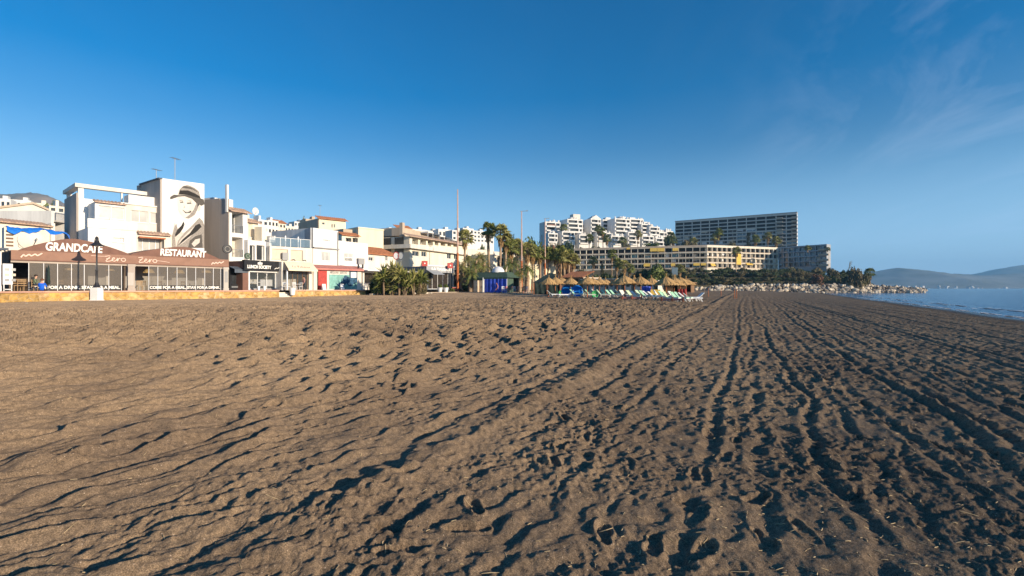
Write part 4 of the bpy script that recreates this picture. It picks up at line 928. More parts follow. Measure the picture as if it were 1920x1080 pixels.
mb = MB(); tile_strip(mb, -1.4, b.L+.4, -1.2, z1-.1, .8, z1+.6, .5); b.part('tiled_eave', mb, 'tile_pale')
# left flank: dark balcony openings
for k in range(4):
    for j, z in enumerate((b.Z(768, 460), b.Z(768, 482))):
        g = MB(); g.box(-.08, -.01, 1.5+k*3.4, 3.9+k*3.4, z, z+1.7); b.part('window', g, 'glass_dark')
mb = MB(); mb.box(1, b.L*.25, 3, 12, z1+.4, z1+2.2); mb.box(b.L*.3, b.L*.62, 4, 12, z1+.3, z1+2.3); mb.box(b.L*.65, b.L*.95, 4, 11, z1+.1, z1+2.0); mb.box(-.5, .3, 1.5, 2.3, z1, z1+3); b.part('penthouse', mb, 'plaster_tan')
for k, px in enumerate((800, 812, 822, 834, 846, 856)):
    mb = MB(); x = b.X(px, 3); mb.box(x-1.2, x+1.2, 1.8, 3.9, z1+1.9-.2*k, z1+2.2-.2*k); mb.box(x-1.1, x-1.0, 1.9, 2.0, z1+.2, z1+1.9-.2*k); mb.box(x+1.0, x+1.1, 1.9, 2.0, z1+.2, z1+1.9-.2*k); b.part('roof_awning', mb, ['plaster_white', 'slate', 'plaster_white', 'slate', 'plaster_white', 'plaster_tan'][k])
KB = b
# houses at the far left edge
b = B('eaved_house', 'cream house with a long tiled eave above the dish and blue tarp', 'house', (-60, 45), (93, 51), ZP)
z1 = b.Z(10, 416); Hs = b.holes([(15, 430, 20, 470)]); mb = b.shell(0, b.L, 7, z1, Hs); b.part('wall', mb, 'plaster_cream'); b.win(*Hs[0], t=.2, n=1)
mb = MB(); tile_strip(mb, -.3, b.L+.1, -.5, z1-.1, 1.3, z1+.35); b.part('tiled_eave', mb, 'tile_pale')
mb = MB(); mb.box(b.X(94), b.X(101), -.2, .4, 0, z1+.3); b.part('corner_pillar', mb, 'plaster_white')
b = B('gable_house', 'long cream house with a sloping gable roof behind the tiled eave', 'house', (-80, 66), (88, 72), ZP)
pts = [(0, 0), (b.L, 0), (b.L, b.Z(88, 396)), (b.X(62), b.Z(62, 384)), (b.X(-80), b.Z(-80, 403))]
mb = MB(); mb.prism(pts, 0, 9); b.part('wall', mb, 'plaster_warm')
pts2 = [(b.X(-80)-.2, b.Z(-80, 403)+.01), (b.X(62), b.Z(62, 384)+.01), (b.L+.2, b.Z(88, 396)+.01), (b.L+.2, b.Z(88, 396)+.3), (b.X(62), b.Z(62, 384)+.3), (b.X(-80)-.2, b.Z(-80, 403)+.3)]
mb = MB(); mb.prism(pts2, -.3, 9.2); b.part('roof', mb, 'plaster_tan')
b.win(b.X(62), b.X(68), b.Z(65, 412), b.Z(65, 403), t=-.03, n=1, sill=False); b.win(b.X(77), b.X(80), b.Z(79, 413), b.Z(79, 402), t=-.03, n=1, sill=False)
b = B('dark_balcony_house', 'white house with a grey balcony left of the tall house with the roof frame', 'house', (96, 62), (124, 64), ZP)
z1 = b.Z(110, 398); Hs = [(b.X(101), b.X(121), .5, b.Z(110, 418), 1.5)]; mb = b.shell(0, b.L, 7, z1, Hs); b.part('wall', mb, 'plaster_white'); b.win(*Hs[0][:4], t=1.3, n=3, fm='wood_brown', sill=False)
b.rail(b.X(101), b.L, b.Z(110, 415), 1.0, t=-.2, m='slate'); mb = MB(); mb.box(b.X(101), b.L, -.3, -.005, b.Z(110, 418), b.Z(110, 415)); b.part('balcony', mb, 'concrete')
# distant white villas
def villa(px0, px1, Y, pyt, pyb, label, m='plaster_white', nw=3, rows=1, group='white houses scattered on the far hillside', roof=None, cat='house'):
    b = B('hillside_house', label, cat, (px0, Y), (px1, Y*1.02), EYE-(pyb-HY)/F*Y - 6, group)
    z1 = b.Z(px0, pyt); z0 = 6.0; hh = (z1-z0)/rows; Hs = []
    for r in range(rows):
        for i in range(nw):
            c = b.L*(i+.5)/nw; w = b.L/nw*.28; Hs.append((c-w, c+w, z0+r*hh+hh*.25, z0+r*hh+hh*.72))
    mb = b.shell(0, b.L, max(5, b.L*.6), z1, Hs); mb.box(b.L*.6, b.L*.8, 2, 4, z1, z1+1.2); b.part('wall', mb, m)
    for h in Hs: g = MB(); g.quad((h[0], .2, h[2]), (h[1], .2, h[2]), (h[1], .2, h[3]), (h[0], .2, h[3])); b.part('window', g, 'glass_dark')
    if roof:
        g = MB(); tile_strip(g, -.5, b.L+.5, -.5, z1-.05, 2.5, z1+1.3, .6); b.part('roof', g, roof)
    return b
villa(-30, 20, 150, 371, 392, 'low white villa beneath the bare mountain at the left edge', nw=5)
villa(12, 58, 160, 374, 395, 'white villa with small windows beneath the mountain, second from the left edge', nw=5)
villa(50, 92, 150, 380, 398, 'cream villa just left of the green tree under the mountain', 'plaster_cream', nw=4)
villa(92, 122, 78, 386, 400, 'small cream house just right of the green tree under the mountain', 'plaster_cream', nw=2)
vl = [(466, 482, 120, 410, 432, 'tall cream house just right of the round dish', 'plaster_cream', 2, 2), (484, 503, 110, 412, 436, 'narrow white house with a pergola above the terrace house', 'plaster_white', 2, 2),
 (503, 522, 150, 413, 440, 'white house high on the slope above the glass terrace', 'plaster_white', 3, 2), (518, 536, 165, 418, 440, 'cream house partway up the slope above the glass terrace', 'plaster_cream', 3, 2),
 (534, 556, 190, 424, 440, 'low white house where the slope dips above the glass terrace', 'plaster_warm', 4, 1), (552, 574, 200, 416, 436, 'white house beside the green trees left of the ochre house', 'plaster_white', 4, 2), (573, 600, 150, 411, 436, 'pale house partly hidden behind the ochre house', 'plaster_tan', 3, 2),
 (720, 745, 150, 432, 450, 'white house peeping over the cream apartments at their left', 'plaster_white', 4, 1), (745, 770, 170, 428, 446, 'white house with a chimney over the cream apartments', 'plaster_warm', 4, 1),
 (772, 800, 190, 430, 446, 'white house over the middle of the cream apartments', 'plaster_white', 4, 1), (800, 826, 200, 433, 448, 'low white house right of centre over the cream apartments', 'plaster_warm', 4, 1),
 (822, 850, 190, 430, 448, 'white house with dark awnings left of the first tall mast', 'plaster_white', 4, 1), (848, 872, 180, 432, 452, 'white house directly behind the first tall mast', 'plaster_white', 3, 2),
 (868, 888, 230, 428, 452, 'white house with a dark pyramid roof left of the twin tall palms', 'plaster_white', 3, 2), (888, 914, 235, 433, 455, 'bright white house behind the crowns of the twin tall palms', 'plaster_white', 4, 3),
 (906, 926, 240, 440, 458, 'white house low behind the trunks of the twin tall palms', 'plaster_white', 3, 2)]
for v in vl: villa(v[0], v[1], v[2], v[3], v[4], v[5], v[6], v[7], v[8], roof='terracotta' if v[0] in (745, 518) else None)
b = B('cream_annex', 'long cream building with a balustrade behind the palms left of the second mast', 'building', (925, 110), (990, 118), 1.0)
z1 = b.Z(930, 478); Hs = [h + (1.2,) for h in b.holes([(932, 484, 950, 500), (956, 484, 972, 498)])]; mb = b.shell(0, b.L, 9, z1, Hs); b.part('wall', mb, 'plaster_cream')
for h in Hs: b.win(*h[:4], t=1.1, n=3)
mb = MB(); mb.box(-.2, b.L+.2, -.4, -.25, z1-.3, z1+.6); mb.box(-.2, b.L+.2, -.25, -.005, z1-.3, z1-.1); b.part('balustrade', mb, 'plaster_warm')
b = B('cream_villa', 'two storey cream building behind the thatched parasols at the left', 'building', (988, 112), (1042, 118), 1.0)
z1 = b.Z(990, 486); Hs = b.holes([(1000, 490, 1007, 497), (1010, 516, 1014, 521), (1018, 496, 1022, 502), (1028, 497, 1033, 503), (1004, 517, 1008, 522), (1030, 515, 1034, 520)]); mb = b.shell(0, b.L, 9, z1, Hs); b.part('wall', mb, 'plaster_yellow')
for h in Hs: b.win(*h, t=.2, n=1)
b = B('cream_wing', 'low cream wing seen between the palms right of the first mast', 'building', (862, 128), (925, 134), 1.0)
z1 = b.Z(880, 468); Hs = b.holes([(868, 478, 876, 488), (884, 478, 892, 488), (902, 480, 908, 488)]); mb = b.shell(0, b.L, 9, z1, Hs); b.part('wall', mb, 'plaster_cream')
for h in Hs: b.win(*h, t=.2, n=2)

# ------------------------------------------------------------------ shop fronts right of the restaurant
def shop(name, label, p0, p1, pye, rest, D=4.5, m='plaster_warm', cat='shop'):
    b = B(name, label, cat, p0, p1, ZP); h = b.Z(p0[0], pye)
    o = rest(b, h); return b
def r1(b, h):
    mb = b.shell(0, b.L, 4, h, [(.3, b.L-.2, .7, h-.5)]); b.part('wall', mb, 'black_sign'); b.win(.3, b.L-.2, .7, h-.5, n=2, fm='dark_metal')
    mb = MB(); mb.add([(-.1, -1.0, h-.35), (b.L, -1.0, h-.35), (b.L, 0, h), (-.1, 0, h), (-.1, -1.0, h-.75), (b.L, -1.0, h-.75)], [(0,1,2,3), (4,5,1,0)]); b.part('awning', mb, 'slate')
    mb = MB(); mb.box(.2, b.L-.2, -.12, -.003, .3, .5); b.part('counter', mb, 'grey_metal')
shop('dark_kiosk', 'small dark kiosk with a slate grey awning squeezed between the restaurant and the black sign', (430, 55), (454, 56.5), 500, r1)
def r2(b, h):
    W_ = b.L; mb = b.shell(0, W_, 4.5, h, [(.75, W_-.55, .12, h-1.15, .3)]); b.part('wall', mb, 'brown_dark')
    mb = MB(); mb.box(-.1, W_+.1, -.45, -.3, h-1.08, h+.12); mb.box(-.1, W_+.1, -.3, -.003, h-.1, h+.12); b.part('sign_board', mb, 'black_sign')
    text(b.e, 'LUNCH SOCIETY', 'letter_white', b.X(463, -.4), h-.82, .36, b.X(508, -.4)-b.X(463, -.4), t=-.46, bold=.025)
    mb = MB(); stroke(mb, [(b.X(514, -.4), h-.85), (b.X(517, -.4), h-.7), (b.X(519, -.4), h-.75), (b.X(523.5, -.4), h-.58)], .045, -.47); mb.build('script_lettering', 'letter_white', b.e)
    mb = MB(); x = b.X(487, -.4); mb.box(x-.3, x+.3, -.47, -.455, h-.36, h-.12); mb.prism([(x-.06, h-.11), (x+.06, h-.11), (x, h+.08)], -.47, -.455); b.part('crown_emblem', mb, 'letter_white')
    o = MB(); o.box(.65, .8, -.12, .15, .05, h-1.1); o.box(W_-.62, W_-.45, -.12, .15, .05, h-1.1); o.box(.65, W_-.45, -.12, .15, h-1.25, h-1.085); b.part('door_surround', o, 'white_paint')
    b.win(.8, W_-.62, .12, h-1.25, t=.25, n=3, sill=False, gm='clear_glass')
    mb = MB(); mb.box(.85, W_*.6, .35, .8, .9, .98); mb.box(W_*.5, W_*.82, .4, 1.0, .5, 1.3); b.part('counter', mb, 'canvas_white')
    x = W_*.62; g = MB(); stroke(g, [(x-.22, 1.95), (x-.05, 2.1), (x+.18, 1.95), (x+.1, 1.75), (x-.2, 1.5), (x+.0, 1.45), (x+.28, 1.5)], .03, .18); b.part('window_emblem', g, 'letter_grey')
LS = shop('lunch_shop', 'small shop with a broad black sign board and a white framed glass front', (455, 55.5), (527, 60), 490, r2)
def r3(b, h):
    W_ = b.L; mb = b.shell(0, W_, 4.5, h, [(.25, W_-.6, .05, h-1.0, .4)]); b.part('wall', mb, 'plaster_warm')
    mb = MB(); mb.add([(.0, -1.3, h-.9), (W_-.3, -1.3, h-.9), (W_-.3, -.05, h+.1), (.25, -.05, h+.1), (0, -1.3, h-1.08), (W_-.3, -1.3, h-1.08)], [(0,1,2,3), (4,5,1,0)]); b.part('awning', mb, 'plaster_yellow')
    t_ = text(b.e, 'La Taberna', 'pink_trim', .7, h-.75, .42, W_-1.9, t=-1.05, shear=.4); t_.rotation_euler = (R(51), 0, 0)
    for k in range(2): g = MB(); x = W_*(.3+.35*k); g.tube([(x, 0, h+.3), (x+.1, -.4, h+.35), (x+.1, -.55, h+.2)], .05, 6); b.part('spot_lamp', g, 'dark_metal')
    b.win(.25, W_-.6, .05, h-1.0, t=.35, n=5, gm='clear_glass', fm='wood_brown', sill=False)
    mb = MB(); mb.box(0.05, .2, -.9, -.75, 0, h-1.0); b.part('post', mb, 'white_paint')
CT = shop('cream_cafe', 'small cafe with a sloping cream awning and pink script', (528, 59), (587, 63), 492, r3, cat='cafe')
def r4(b, h):
    W_ = b.L; xa = b.X(614); mb = MB(); b.shell(0, W_, 4.5, h, [(.5, xa-.8, .05, h-.35, .5)], mb=mb); b.part('wall', mb, 'plaster_warm')
    g = MB(); g.quad((.5, .45, .05), (xa-1.4, .45, .05), (xa-1.4, .45, h-.35), (.5, .45, h-.35)); b.part('door', g, 'plaster_grey')
    g = MB(); g.box(xa-1.35, xa-.1, -.06, -.003, .05, h-.25); b.part('red_poster_panel', g, 'red_paint')
    mb = MB(); mb.add([(-.3, -.55, h+.0), (W_+.1, -.55, h+.0), (W_+.1, 1.2, h+.55), (-.3, 1.2, h+.55), (-.3, -.55, h-.18), (W_+.1, -.55, h-.18)], [(0,1,2,3), (4,5,1,0)]); b.part('roof_edge', mb, 'pink_trim')
    x0, x1 = b.X(617), b.X(669); g = MB(); g.box(x0, x1, -.04, -.003, .15, h-.75, 0); o = b.part('shutter_mural', g, 'mural_teal')
    g = MB()
    for cx, cz, rr in ((.62, 1.15, .55), (.5, .75, .4), (.75, .7, .5), (.36, .5, .3), (.88, .9, .3), (.58, 1.6, .25)):
        X0 = x0+(x1-x0)*cx; g.poly([(X0+rr*1.1*math.cos(a)*(1+.15*math.sin(3*a)), -.045-.003*cx, .15+cz+rr*math.sin(a)*(1 if math.sin(a) > 0 else .7)) for a in [k*math.pi/8 for k in range(16)]])
    g.build('painted_figure', 'mural_navy', o)
    g = MB(); g.box(b.X(655), b.X(669.5), -.09, -.052, 1.0, h-.1); b.part('poster_frame', g, 'mural_navy')
    g = MB(); g.box(b.X(657), b.X(667.5), -.1, -.092, 1.7, h-.35); b.part('poster', g, 'canvas_white')
    text(b.e, 'MEGUAN  JARTOS', 'letter_grey', b.X(618.5), h-.62, .30, b.X(650)-b.X(618.5), t=-.02, bold=.015)
MK = shop('painted_kiosk', 'kiosk with a pink roof edge, red panel and teal painted shutter', (588, 62.8), (678, 68.5), 504, r4, cat='kiosk')
def r5(b, h):
    W_ = b.L; mb = b.shell(0, W_, 4.5, h, [(.3, W_-.3, .9, h-.4, 1.0)]); b.part('wall', mb, 'plaster_warm'); b.win(.3, W_-.3, .9, h-.4, t=.9, n=4, gm='room_dark', fm='wood_brown', sill=False)
    mb = MB(); mb.box(-.1, W_, -1.2, -.003, h-.15, h); b.part('canopy', mb, 'canvas_white')
shop('open_bar', 'open fronted bar with a flat white canopy behind the garden', (680, 68.5), (790, 78), 507, r5, cat='bar')
def r6(b, h):
    W_ = b.L; mb = b.shell(0, W_, 5, h, [(.6, W_-.4, .1, h-1.0, .5)]); b.part('wall', mb, 'slate'); b.win(.6, W_-.4, .1, h-1.0, t=.4, n=4, gm='room_dark', sill=False)
    mb = MB(); mb.box(-.3, W_+.2, -.5, -.35, h-.95, h+.05); b.part('sign_board', mb, 'concrete_cool'); mb = MB(); mb.box(-.35, W_+.25, -.52, -.003, h+.053, h+.2); b.part('ledge', mb, 'white_paint')
    text(b.e, 'LA TAVERNE', 'letter_white', .8, h-.62, .42, W_-1.3, t=-.52, bold=.03)
    mb = MB(); mb.add([(-.4, -2.2, h-1.35), (W_*.35, -2.2, h-1.35), (W_*.35, -.4, h-.5), (-.4, -.4, h-.5)], [(0,1,2,3)]); b.part('awning', mb, 'concrete_cool')
PB = shop('blue_pub', 'pub with a grey blue sign board and white letters left of the first mast', (798, 76), (846, 81), 500, r6, cat='pub')
def r7(b, h):
    W_ = b.L; mb = b.shell(0, W_, 5, h, [(.4, W_-.4, .1, h-.7, .8)]); b.part('wall', mb, 'plaster_cream'); b.win(.4, W_-.4, .1, h-.7, t=.7, n=4, gm='room_dark', fm='wood_brown', sill=False)
    mb = MB(); mb.box(-.1, W_+.1, -1.0, -.003, h-.2, h+.1); b.part('canopy', mb, 'tent_dark')
shop('shaded_bar', 'shaded bar front behind the first mast', (848, 82), (905, 88), 508, r7, cat='bar')
for px, py0, py1, Y, lab in ((796, 490, 500, 75, 'square dark red sign box left over the pub'), (844, 494, 504, 79, 'square dark red sign box right over the pub')):
    p = wp(px, py1, Y); e = empty('sign_box', (p.x, p.y, ZP), .4, lab, 'sign', 'dark red sign boxes at the pub'); z = p.z-ZP; hh = (py1-py0)/F*Y
    g = MB(); g.box(-.45, .45, -.12, .12, z, z+hh); g.build('box', 'red_paint', e); g = MB(); g.tube([(0, 0, 0), (0, 0, z)], .06, 8); g.build('post', 'dark_metal', e)
    g = MB(); g.lathe([(.001, -.01), (.12, -.01), (.12, .01), (.001, .01)], seg=14); o = g.build('emblem', 'letter_white', e); o.location = (0, -.135, z+hh/2); o.rotation_euler = (R(90), 0, 0)
# round wall plaques and drum signs
def drum(b, px, py, t, r, m, label):
    x, y, z = on(b, px, t, b.Z(px, py, t)); e = empty('round_sign', (x, y, z), b.th, label, 'sign')
    g = MB(); vs = []
    for yy in (-.08, .08):
        for k in range(20): a = 2*math.pi*k/20; vs.append((r*math.cos(a), yy, r*math.sin(a)))
    g.add(vs, [tuple(range(19, -1, -1)), tuple(range(20, 40))] + [(k, (k+1) % 20, 20+(k+1) % 20, 20+k) for k in range(20)]); g.build('disc', m, e)
    g = MB(); g.tube([(.55*r*math.cos(a*math.pi/10), -.09, .55*r*math.sin(a*math.pi/10)) for a in range(21)], .05*r, 5); g.build('painted_ring', 'concrete', e)
    g = MB(); g.box(-.04, .04, .08, max(.3, -t+.0), -.04, .04); g.build('bracket', 'dark_metal', e)
drum(REST, 426, 468, -.3, .5, 'dark_metal', 'dark round sign sticking up at the right end of the restaurant canopy')
drum(LS, 464, 481, -.2, .36, 'tent_green', 'round dark green sign just above the left end of the black sign board')
# box shaped spotlight on poles by the low white house
x, y, z = on(MK, 678, -.3, MK.Z(678, 491, -.3)); e = empty('ventilation_unit', (x, y, z), MK.th, 'square grey unit standing at the right end of the pink roof edge', 'air conditioner')
g = MB(); g.box(-.5, .5, 0, .5, -.42, .42); g.build('casing', 'letter_grey', e); g = MB(); g.box(-.4, -.32, .1, .4, -1.0, -.42); g.box(.32, .4, .1, .4, -1.0, -.42); g.build('stand', 'dark_metal', e)
# ------------------------------------------------------------------ hotels and apartments on the headland
def facade_bays(b, x0, x1, z0, z1, nf, nb, rec, fr, gl_list, wall, slab=.25, fin=.3, t0=0.0, D=12, par=None, host=None, skipwin=0, cap=100, top=1.0, fin_every=1):
    fh = (z1-z0)/nf; bw = (x1-x0)/nb; Hs = []
    for f in range(nf):
        for i in range(nb):
            a = x0 + i*bw + (fin/2 if i % fin_every == 0 else .03); c = x0 + (i+1)*bw - (fin/2 if (i+1) % fin_every == 0 else .03)
            Hs.append((a, c, z0+f*fh+slab/2, z0+(f+1)*fh-slab/2, rec))
    mb = b.shell(x0, x1, D, z1+top, Hs, t0=t0); b.part('wall', mb, wall, host)
    rest = {}; n = 0
    for k, h in enumerate(Hs):
        w = h[1]-h[0]; hh = h[3]-h[2]; t = t0+rec-.03; g = MB(); r_ = rnd.random()
        g.quad((h[0], t, h[2]), (h[1], t, h[2]), (h[1], t, h[3]), (h[0], t, h[3]), 0)
        s = .5 + .2*rnd.random(); g.box(h[0]+w*(s-.04), h[0]+w*(s+.04), t-.06, t-.003, h[2], h[3], 1); g.box(h[0], h[1], t-.06, t-.003, h[3]-hh*.14, h[3]-hh*.02, 1)
        if r_ < .2: g.box(h[0]+w*.05, h[0]+w*(.3+.4*rnd.random()), t-.1, t-.063, h[2]+hh*(.1 + .3*rnd.random()), h[3], 2)
        if r_ > .8: g.box(h[0], h[0]+w*(.6+.4*rnd.random()), t-.12, t-.063, h[3]-hh*.45, h[3], 2)
        mm = [gl_list[rnd.randrange(len(gl_list))], fr, 'shutter' if rnd.random() < .6 else 'canvas_white']
        if n < cap: b.part('window', g, mm, host); n += 1
        else: rest.setdefault('x', MB()).add(g.v, [tuple(q) for q in g.f], 0)
    if rest: o = b.part('window_row', rest['x'], [gl_list[0]], host); tag(o, kind='stuff')
    if par:
        for f in range(nf):
            z = z0+f*fh; g = MB(); g.box(x0, x1, t0-.12, t0-.004, z-slab*.5, z+slab*.6, 0); g.box(x0+.1, x1-.1, t0-.08, t0-.01, z+slab*.6, z+slab*.6+fh*.15, 1); b.part('balcony_band', g, [wall, par], host)
    return fh, bw
z0h = 9.5
b = B('cream_hotel', 'long four storey cream hotel with a grid of balconies and yellow awnings on the headland', 'hotel', (1076, 272), (1326, 250), z0h)
zt = b.Z(1200, 467); zb = b.Z(1200, 506)
fh, bw = facade_bays(b, 0, b.L, zb, zt, 4, 20, 1.8, 'plaster_cream', ['room_dark', 'room_mid', 'room_dark', 'glass_green', 'room_dark'], 'plaster_cream', slab=.28, fin=.25, D=14, par='plaster_tan', cap=60, top=1.0)
mb = MB(); mb.box(0, b.L, -.06, -.004, zt+.1, zt+.95); b.part('roof_parapet', mb, 'plaster_tan')
def aw(b, pa, pb, py0, py1, host=None, m='awning_yellow'):
    g = MB(); x0, x1 = b.X(pa), b.X(pb); za, zc = b.Z(pa, py0), b.Z(pa, py1); g.add([(x0, -.05, za), (x1, -.05, za), (x1, -.9, zc), (x0, -.9, zc)], [(0,3,2,1)]); g.box(x0, x1, -.92, -.88, zc-.25, zc); b.part('awning', g, m, host)
for q in ((1219, 1232, 466, 472), (1232.5, 1246, 466, 472), (1261, 1272, 466, 471), (1207, 1219, 495, 500), (1258, 1266, 494.5, 499), (1300, 1312, 494, 498.5), (1314, 1324, 494, 498), (1175, 1181, 465.5, 468)): aw(b, *q)
c = B('cream_hotel_wing', None, None, (1326, 250.3), (1459, 266), z0h)
zt = c.Z(1390, 466); zb = c.Z(1390, 505)
facade_bays(c, 0, c.L, zb, zt, 4, 15, 1.2, 'plaster_cream', ['room_dark', 'room_mid', 'room_dark', 'shutter'], 'plaster_cream', slab=.32, fin=.3, D=14, par='plaster_tan', cap=40, top=1.0)
g = MB(); g.box(c.X(1379), c.X(1389), -.3, -.125, c.Z(1384, 497), c.Z(1384, 477)); c.part('yellow_banner', g, 'awning_yellow')
aw(c, 1332, 1340, 495, 499); aw(c, 1398, 1410, 494, 497)
wing = c.e; wing.name = 'wing'; wing.parent = b.e; bpy.context.view_layer.update(); wing.matrix_parent_inverse = b.e.matrix_world.inverted()
b = B('shaded_hotel_wing', 'shaded grey end of the headland hotel with glazed balconies and a planted roof corner', 'hotel', (1459.5, 266), (1550, 247), z0h)
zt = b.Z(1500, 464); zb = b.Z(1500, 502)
facade_bays(b, 0, b.L, zb, zt, 4, 9, 1.0, 'concrete_cool', ['glass_blue', 'glass_dark', 'glass_blue', 'glass_pale'], 'concrete_cool', slab=.3, fin=.35, D=5, par='glass_blue', top=.6)  # shade of this end put into the cool grey colours
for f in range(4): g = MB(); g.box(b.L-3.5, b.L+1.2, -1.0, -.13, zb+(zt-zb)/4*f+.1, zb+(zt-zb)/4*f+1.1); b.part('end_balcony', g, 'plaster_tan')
b = B('tall_hotel', 'tall shaded slab hotel with ten balcony floors on the hilltop', 'hotel', (1266, 430), (1494, 378), 24)
zt = b.Z(1266, 419); zb = zt - 33
facade_bays(b, 0, b.L, zb, zt, 11, 13, 1.3, 'concrete', ['room_dark', 'glass_blue', 'room_mid', 'room_dark'], 'plaster_warm', slab=.42, fin=.5, D=7, par='plaster_grey', top=1.2, cap=100)
g = MB(); g.box(-.3, b.L+.3, -.6, 7.2, zt+1.21, zt+1.7); b.part('roof_slab', g, 'concrete')
for f in range(11):
    for q in (.875, .985): g = MB(); g.box(b.L*q-2.2, b.L*q+2.0, -1.6, -.13, zb+3*f+.1, zb+3*f+1.15); b.part('end_balcony', g, 'plaster_tan')
g = MB(); g.box(b.L+.01, b.L+.25, .2, 6.8, 0, zt); b.part('end_wall', g, 'plaster_white')
for q, h in ((.08, 2), (.13, 3), (.2, 2.5)): antenna(b, 1266+227*q, 414, 3, h, {.08: 'leftmost thin antenna on the tall hotel roof', .13: 'tallest thin antenna on the tall hotel roof', .2: 'third thin antenna from the left on the tall hotel roof'}[q])
# stepped white apartments
b = B('white_apartments', 'stepped white apartment complex with many balconies on the hilltop', 'apartment building', (1023, 332), (1262, 372), 20)
blocks = [(1023, 1051, 417, 0), (1050, 1066, 419, 7), (1064, 1093, 412, -3), (1092, 1108, 421, 6), (1108, 1127, 411, -4), (1130, 1151, 413, 8), (1153, 1182, 411, -4), (1181, 1207, 411.5, 3), (1203, 1222, 421, -1), (1218, 1237, 426, -4), (1233, 1251, 436, -3), (1249, 1262, 434, 0), (1034, 1100, 426, 9.5), (1095, 1160, 424, 9.6), (1160, 1225, 422, 9.4), (1215, 1250, 440, 9), (1028, 1046, 438, -8), (1054, 1078, 435, -9), (1086, 1110, 441, -10), (1120, 1146, 437, -8.5), (1146, 1170, 443, -10), (1178, 1200, 436, -8), (1204, 1226, 443, -9), (1230, 1248, 447, -9)]
nw = 0
for k, (pa, pc, pt, t) in enumerate(blocks):
    x0, x1 = b.X(pa, t), b.X(pc, t); z1 = b.Z((pa+pc)/2, pt, t); n = max(2, int((z1-12)/2.9)); Hs = []
    for f in range(n):
        za = z1-.7-2.9*(f+1)+.9; 
        if za < 9: continue
        m_ = (x0+x1)/2; w = x1-x0; s = rnd.uniform(-.08, .12)*w
        Hs.append((x0+.07*w, m_+.14*w+s, za, za+1.9, 1.6))
        Hs.append((m_+.20*w+s, x1-.05*w, za+.1, za+1.8, .7 if f % 2 else 1.5))
    mb = b.shell(x0, x1, 10, z1, Hs, t0=t); b.part('block', mb, 'plaster_white')
    for h in Hs:
        g = MB(); g.quad((h[0], t+h[4]-.03, h[2]), (h[1], t+h[4]-.03, h[2]), (h[1], t+h[4]-.03, h[3]), (h[0], t+h[4]-.03, h[3]))
        if nw < 100: b.part('window', g, 'glass_dark'); nw += 1
        else: nw += 1; rest_ = globals().setdefault('_rest', MB()); rest_.add(g.v, g.f)
    g = MB()
    for h in Hs[::2]: g.box(h[0]-.4, h[1]+.6, t-1.1, t-.004, h[2]-1.0, h[2]-.05)
    b.part('balcony', g, 'plaster_white')
    g = MB(); q = rnd.uniform(.1, .5); g.box(x0+(x1-x0)*q, x0+(x1-x0)*(q+.4), t+2, t+6, z1+.003, z1+rnd.uniform(1.2, 2.2))
    b.part('roof_cabin', g, 'plaster_white')
    for j in range(3): g = MB(); xx = x0+(x1-x0)*rnd.random()*.9; g.box(xx, xx+.7, t+.3, t+1.0, z1+.003, z1+rnd.uniform(.8, 2.0)); b.part('chimney', g, 'plaster_white')
o = b.part('window_row', _rest, 'glass_dark'); tag(o, kind='stuff')
g = MB(); g.box(b.X(1075, -1), b.X(1088, -1), -1, 4, b.Z(1080, 412), b.Z(1080, 403)); b.part('roof_tower', g, 'plaster_warm')
x0, x1 = b.X(1108, -4), b.X(1127, -4); g = MB(); g.prism([(x0, b.Z(1116, 410.9, -4)), (x1, b.Z(1116, 410.9, -4)), ((x0+x1)/2, b.Z(1116, 404, -4))], -4.1, 2); b.part('pediment', g, 'plaster_white')
g = MB(); g.box(b.X(1028), b.X(1042), -.3, 2, b.Z(1035, 426), b.Z(1035, 422)); b.part('red_awning', g, 'brown_awning')

# ------------------------------------------------------------------ trees and plants
def leaf_cloud(blobs, n, size, seed, flat=.8):
    """many leaf-clump faces spread through overlapping blobs"""
    rg = random.Random(seed); mb = MB(); tot = sum(b_[3]**2 for b_ in blobs)
    for cx, cy, cz, r in blobs:
        k = int(n*r*r/tot)
        for _ in range(k):
            while True:
                v = Vector((rg.gauss(0, 1), rg.gauss(0, 1), rg.gauss(0, 1)))
                if v.length > .1: break
            v.normalize(); q = r*(rg.random()**.45)*rg.uniform(.78, 1.12); p = Vector((cx, cy, cz)) + Vector((v.x*q, v.y*q, v.z*q*flat))
            nrm = (v + Vector((rg.gauss(0, .6), rg.gauss(0, .6), rg.gauss(0, .6)))).normalized(); a = nrm.orthogonal().normalized(); b_ = nrm.cross(a); s = size*rg.uniform(.5, 1.3); an = rg.random()*6.28
            a2 = a*math.cos(an)+b_*math.sin(an); b2 = -a*math.sin(an)+b_*math.cos(an)
            mb.add([p-a2*s*.5, p+b2*s*.28, p+a2*s*.6, p-b2*s*.3], [(0,1,2,3)])
    return mb
def mesh_of(mb, name, mats):
    o = mb.build(name, mats); me = o.data; bpy.data.objects.remove(o); return me
def broad_blobs(seed, w=1.0, h=1.0):
    rg = random.Random(seed); bl = []
    for k in range(9):
        a = rg.random()*6.28; r = rg.uniform(.1, .62)*w; bl.append((r*math.cos(a), r*math.sin(a), rg.uniform(.45, 1.0)*h, rg.uniform(.26, .46)))
    return bl
CROWN = {}
for kind, m_ in (('dark', 'leaf_dark'), ('mid', 'leaf_mid'), ('dry', 'leaf_dry'), ('olive', 'leaf_olive'), ('red', 'leaf_red')):
    for v in range(2): CROWN[kind, v] = mesh_of(leaf_cloud(broad_blobs(v+len(kind)*7), 1500, .16, v*3+len(kind)), 'crown', [m_])
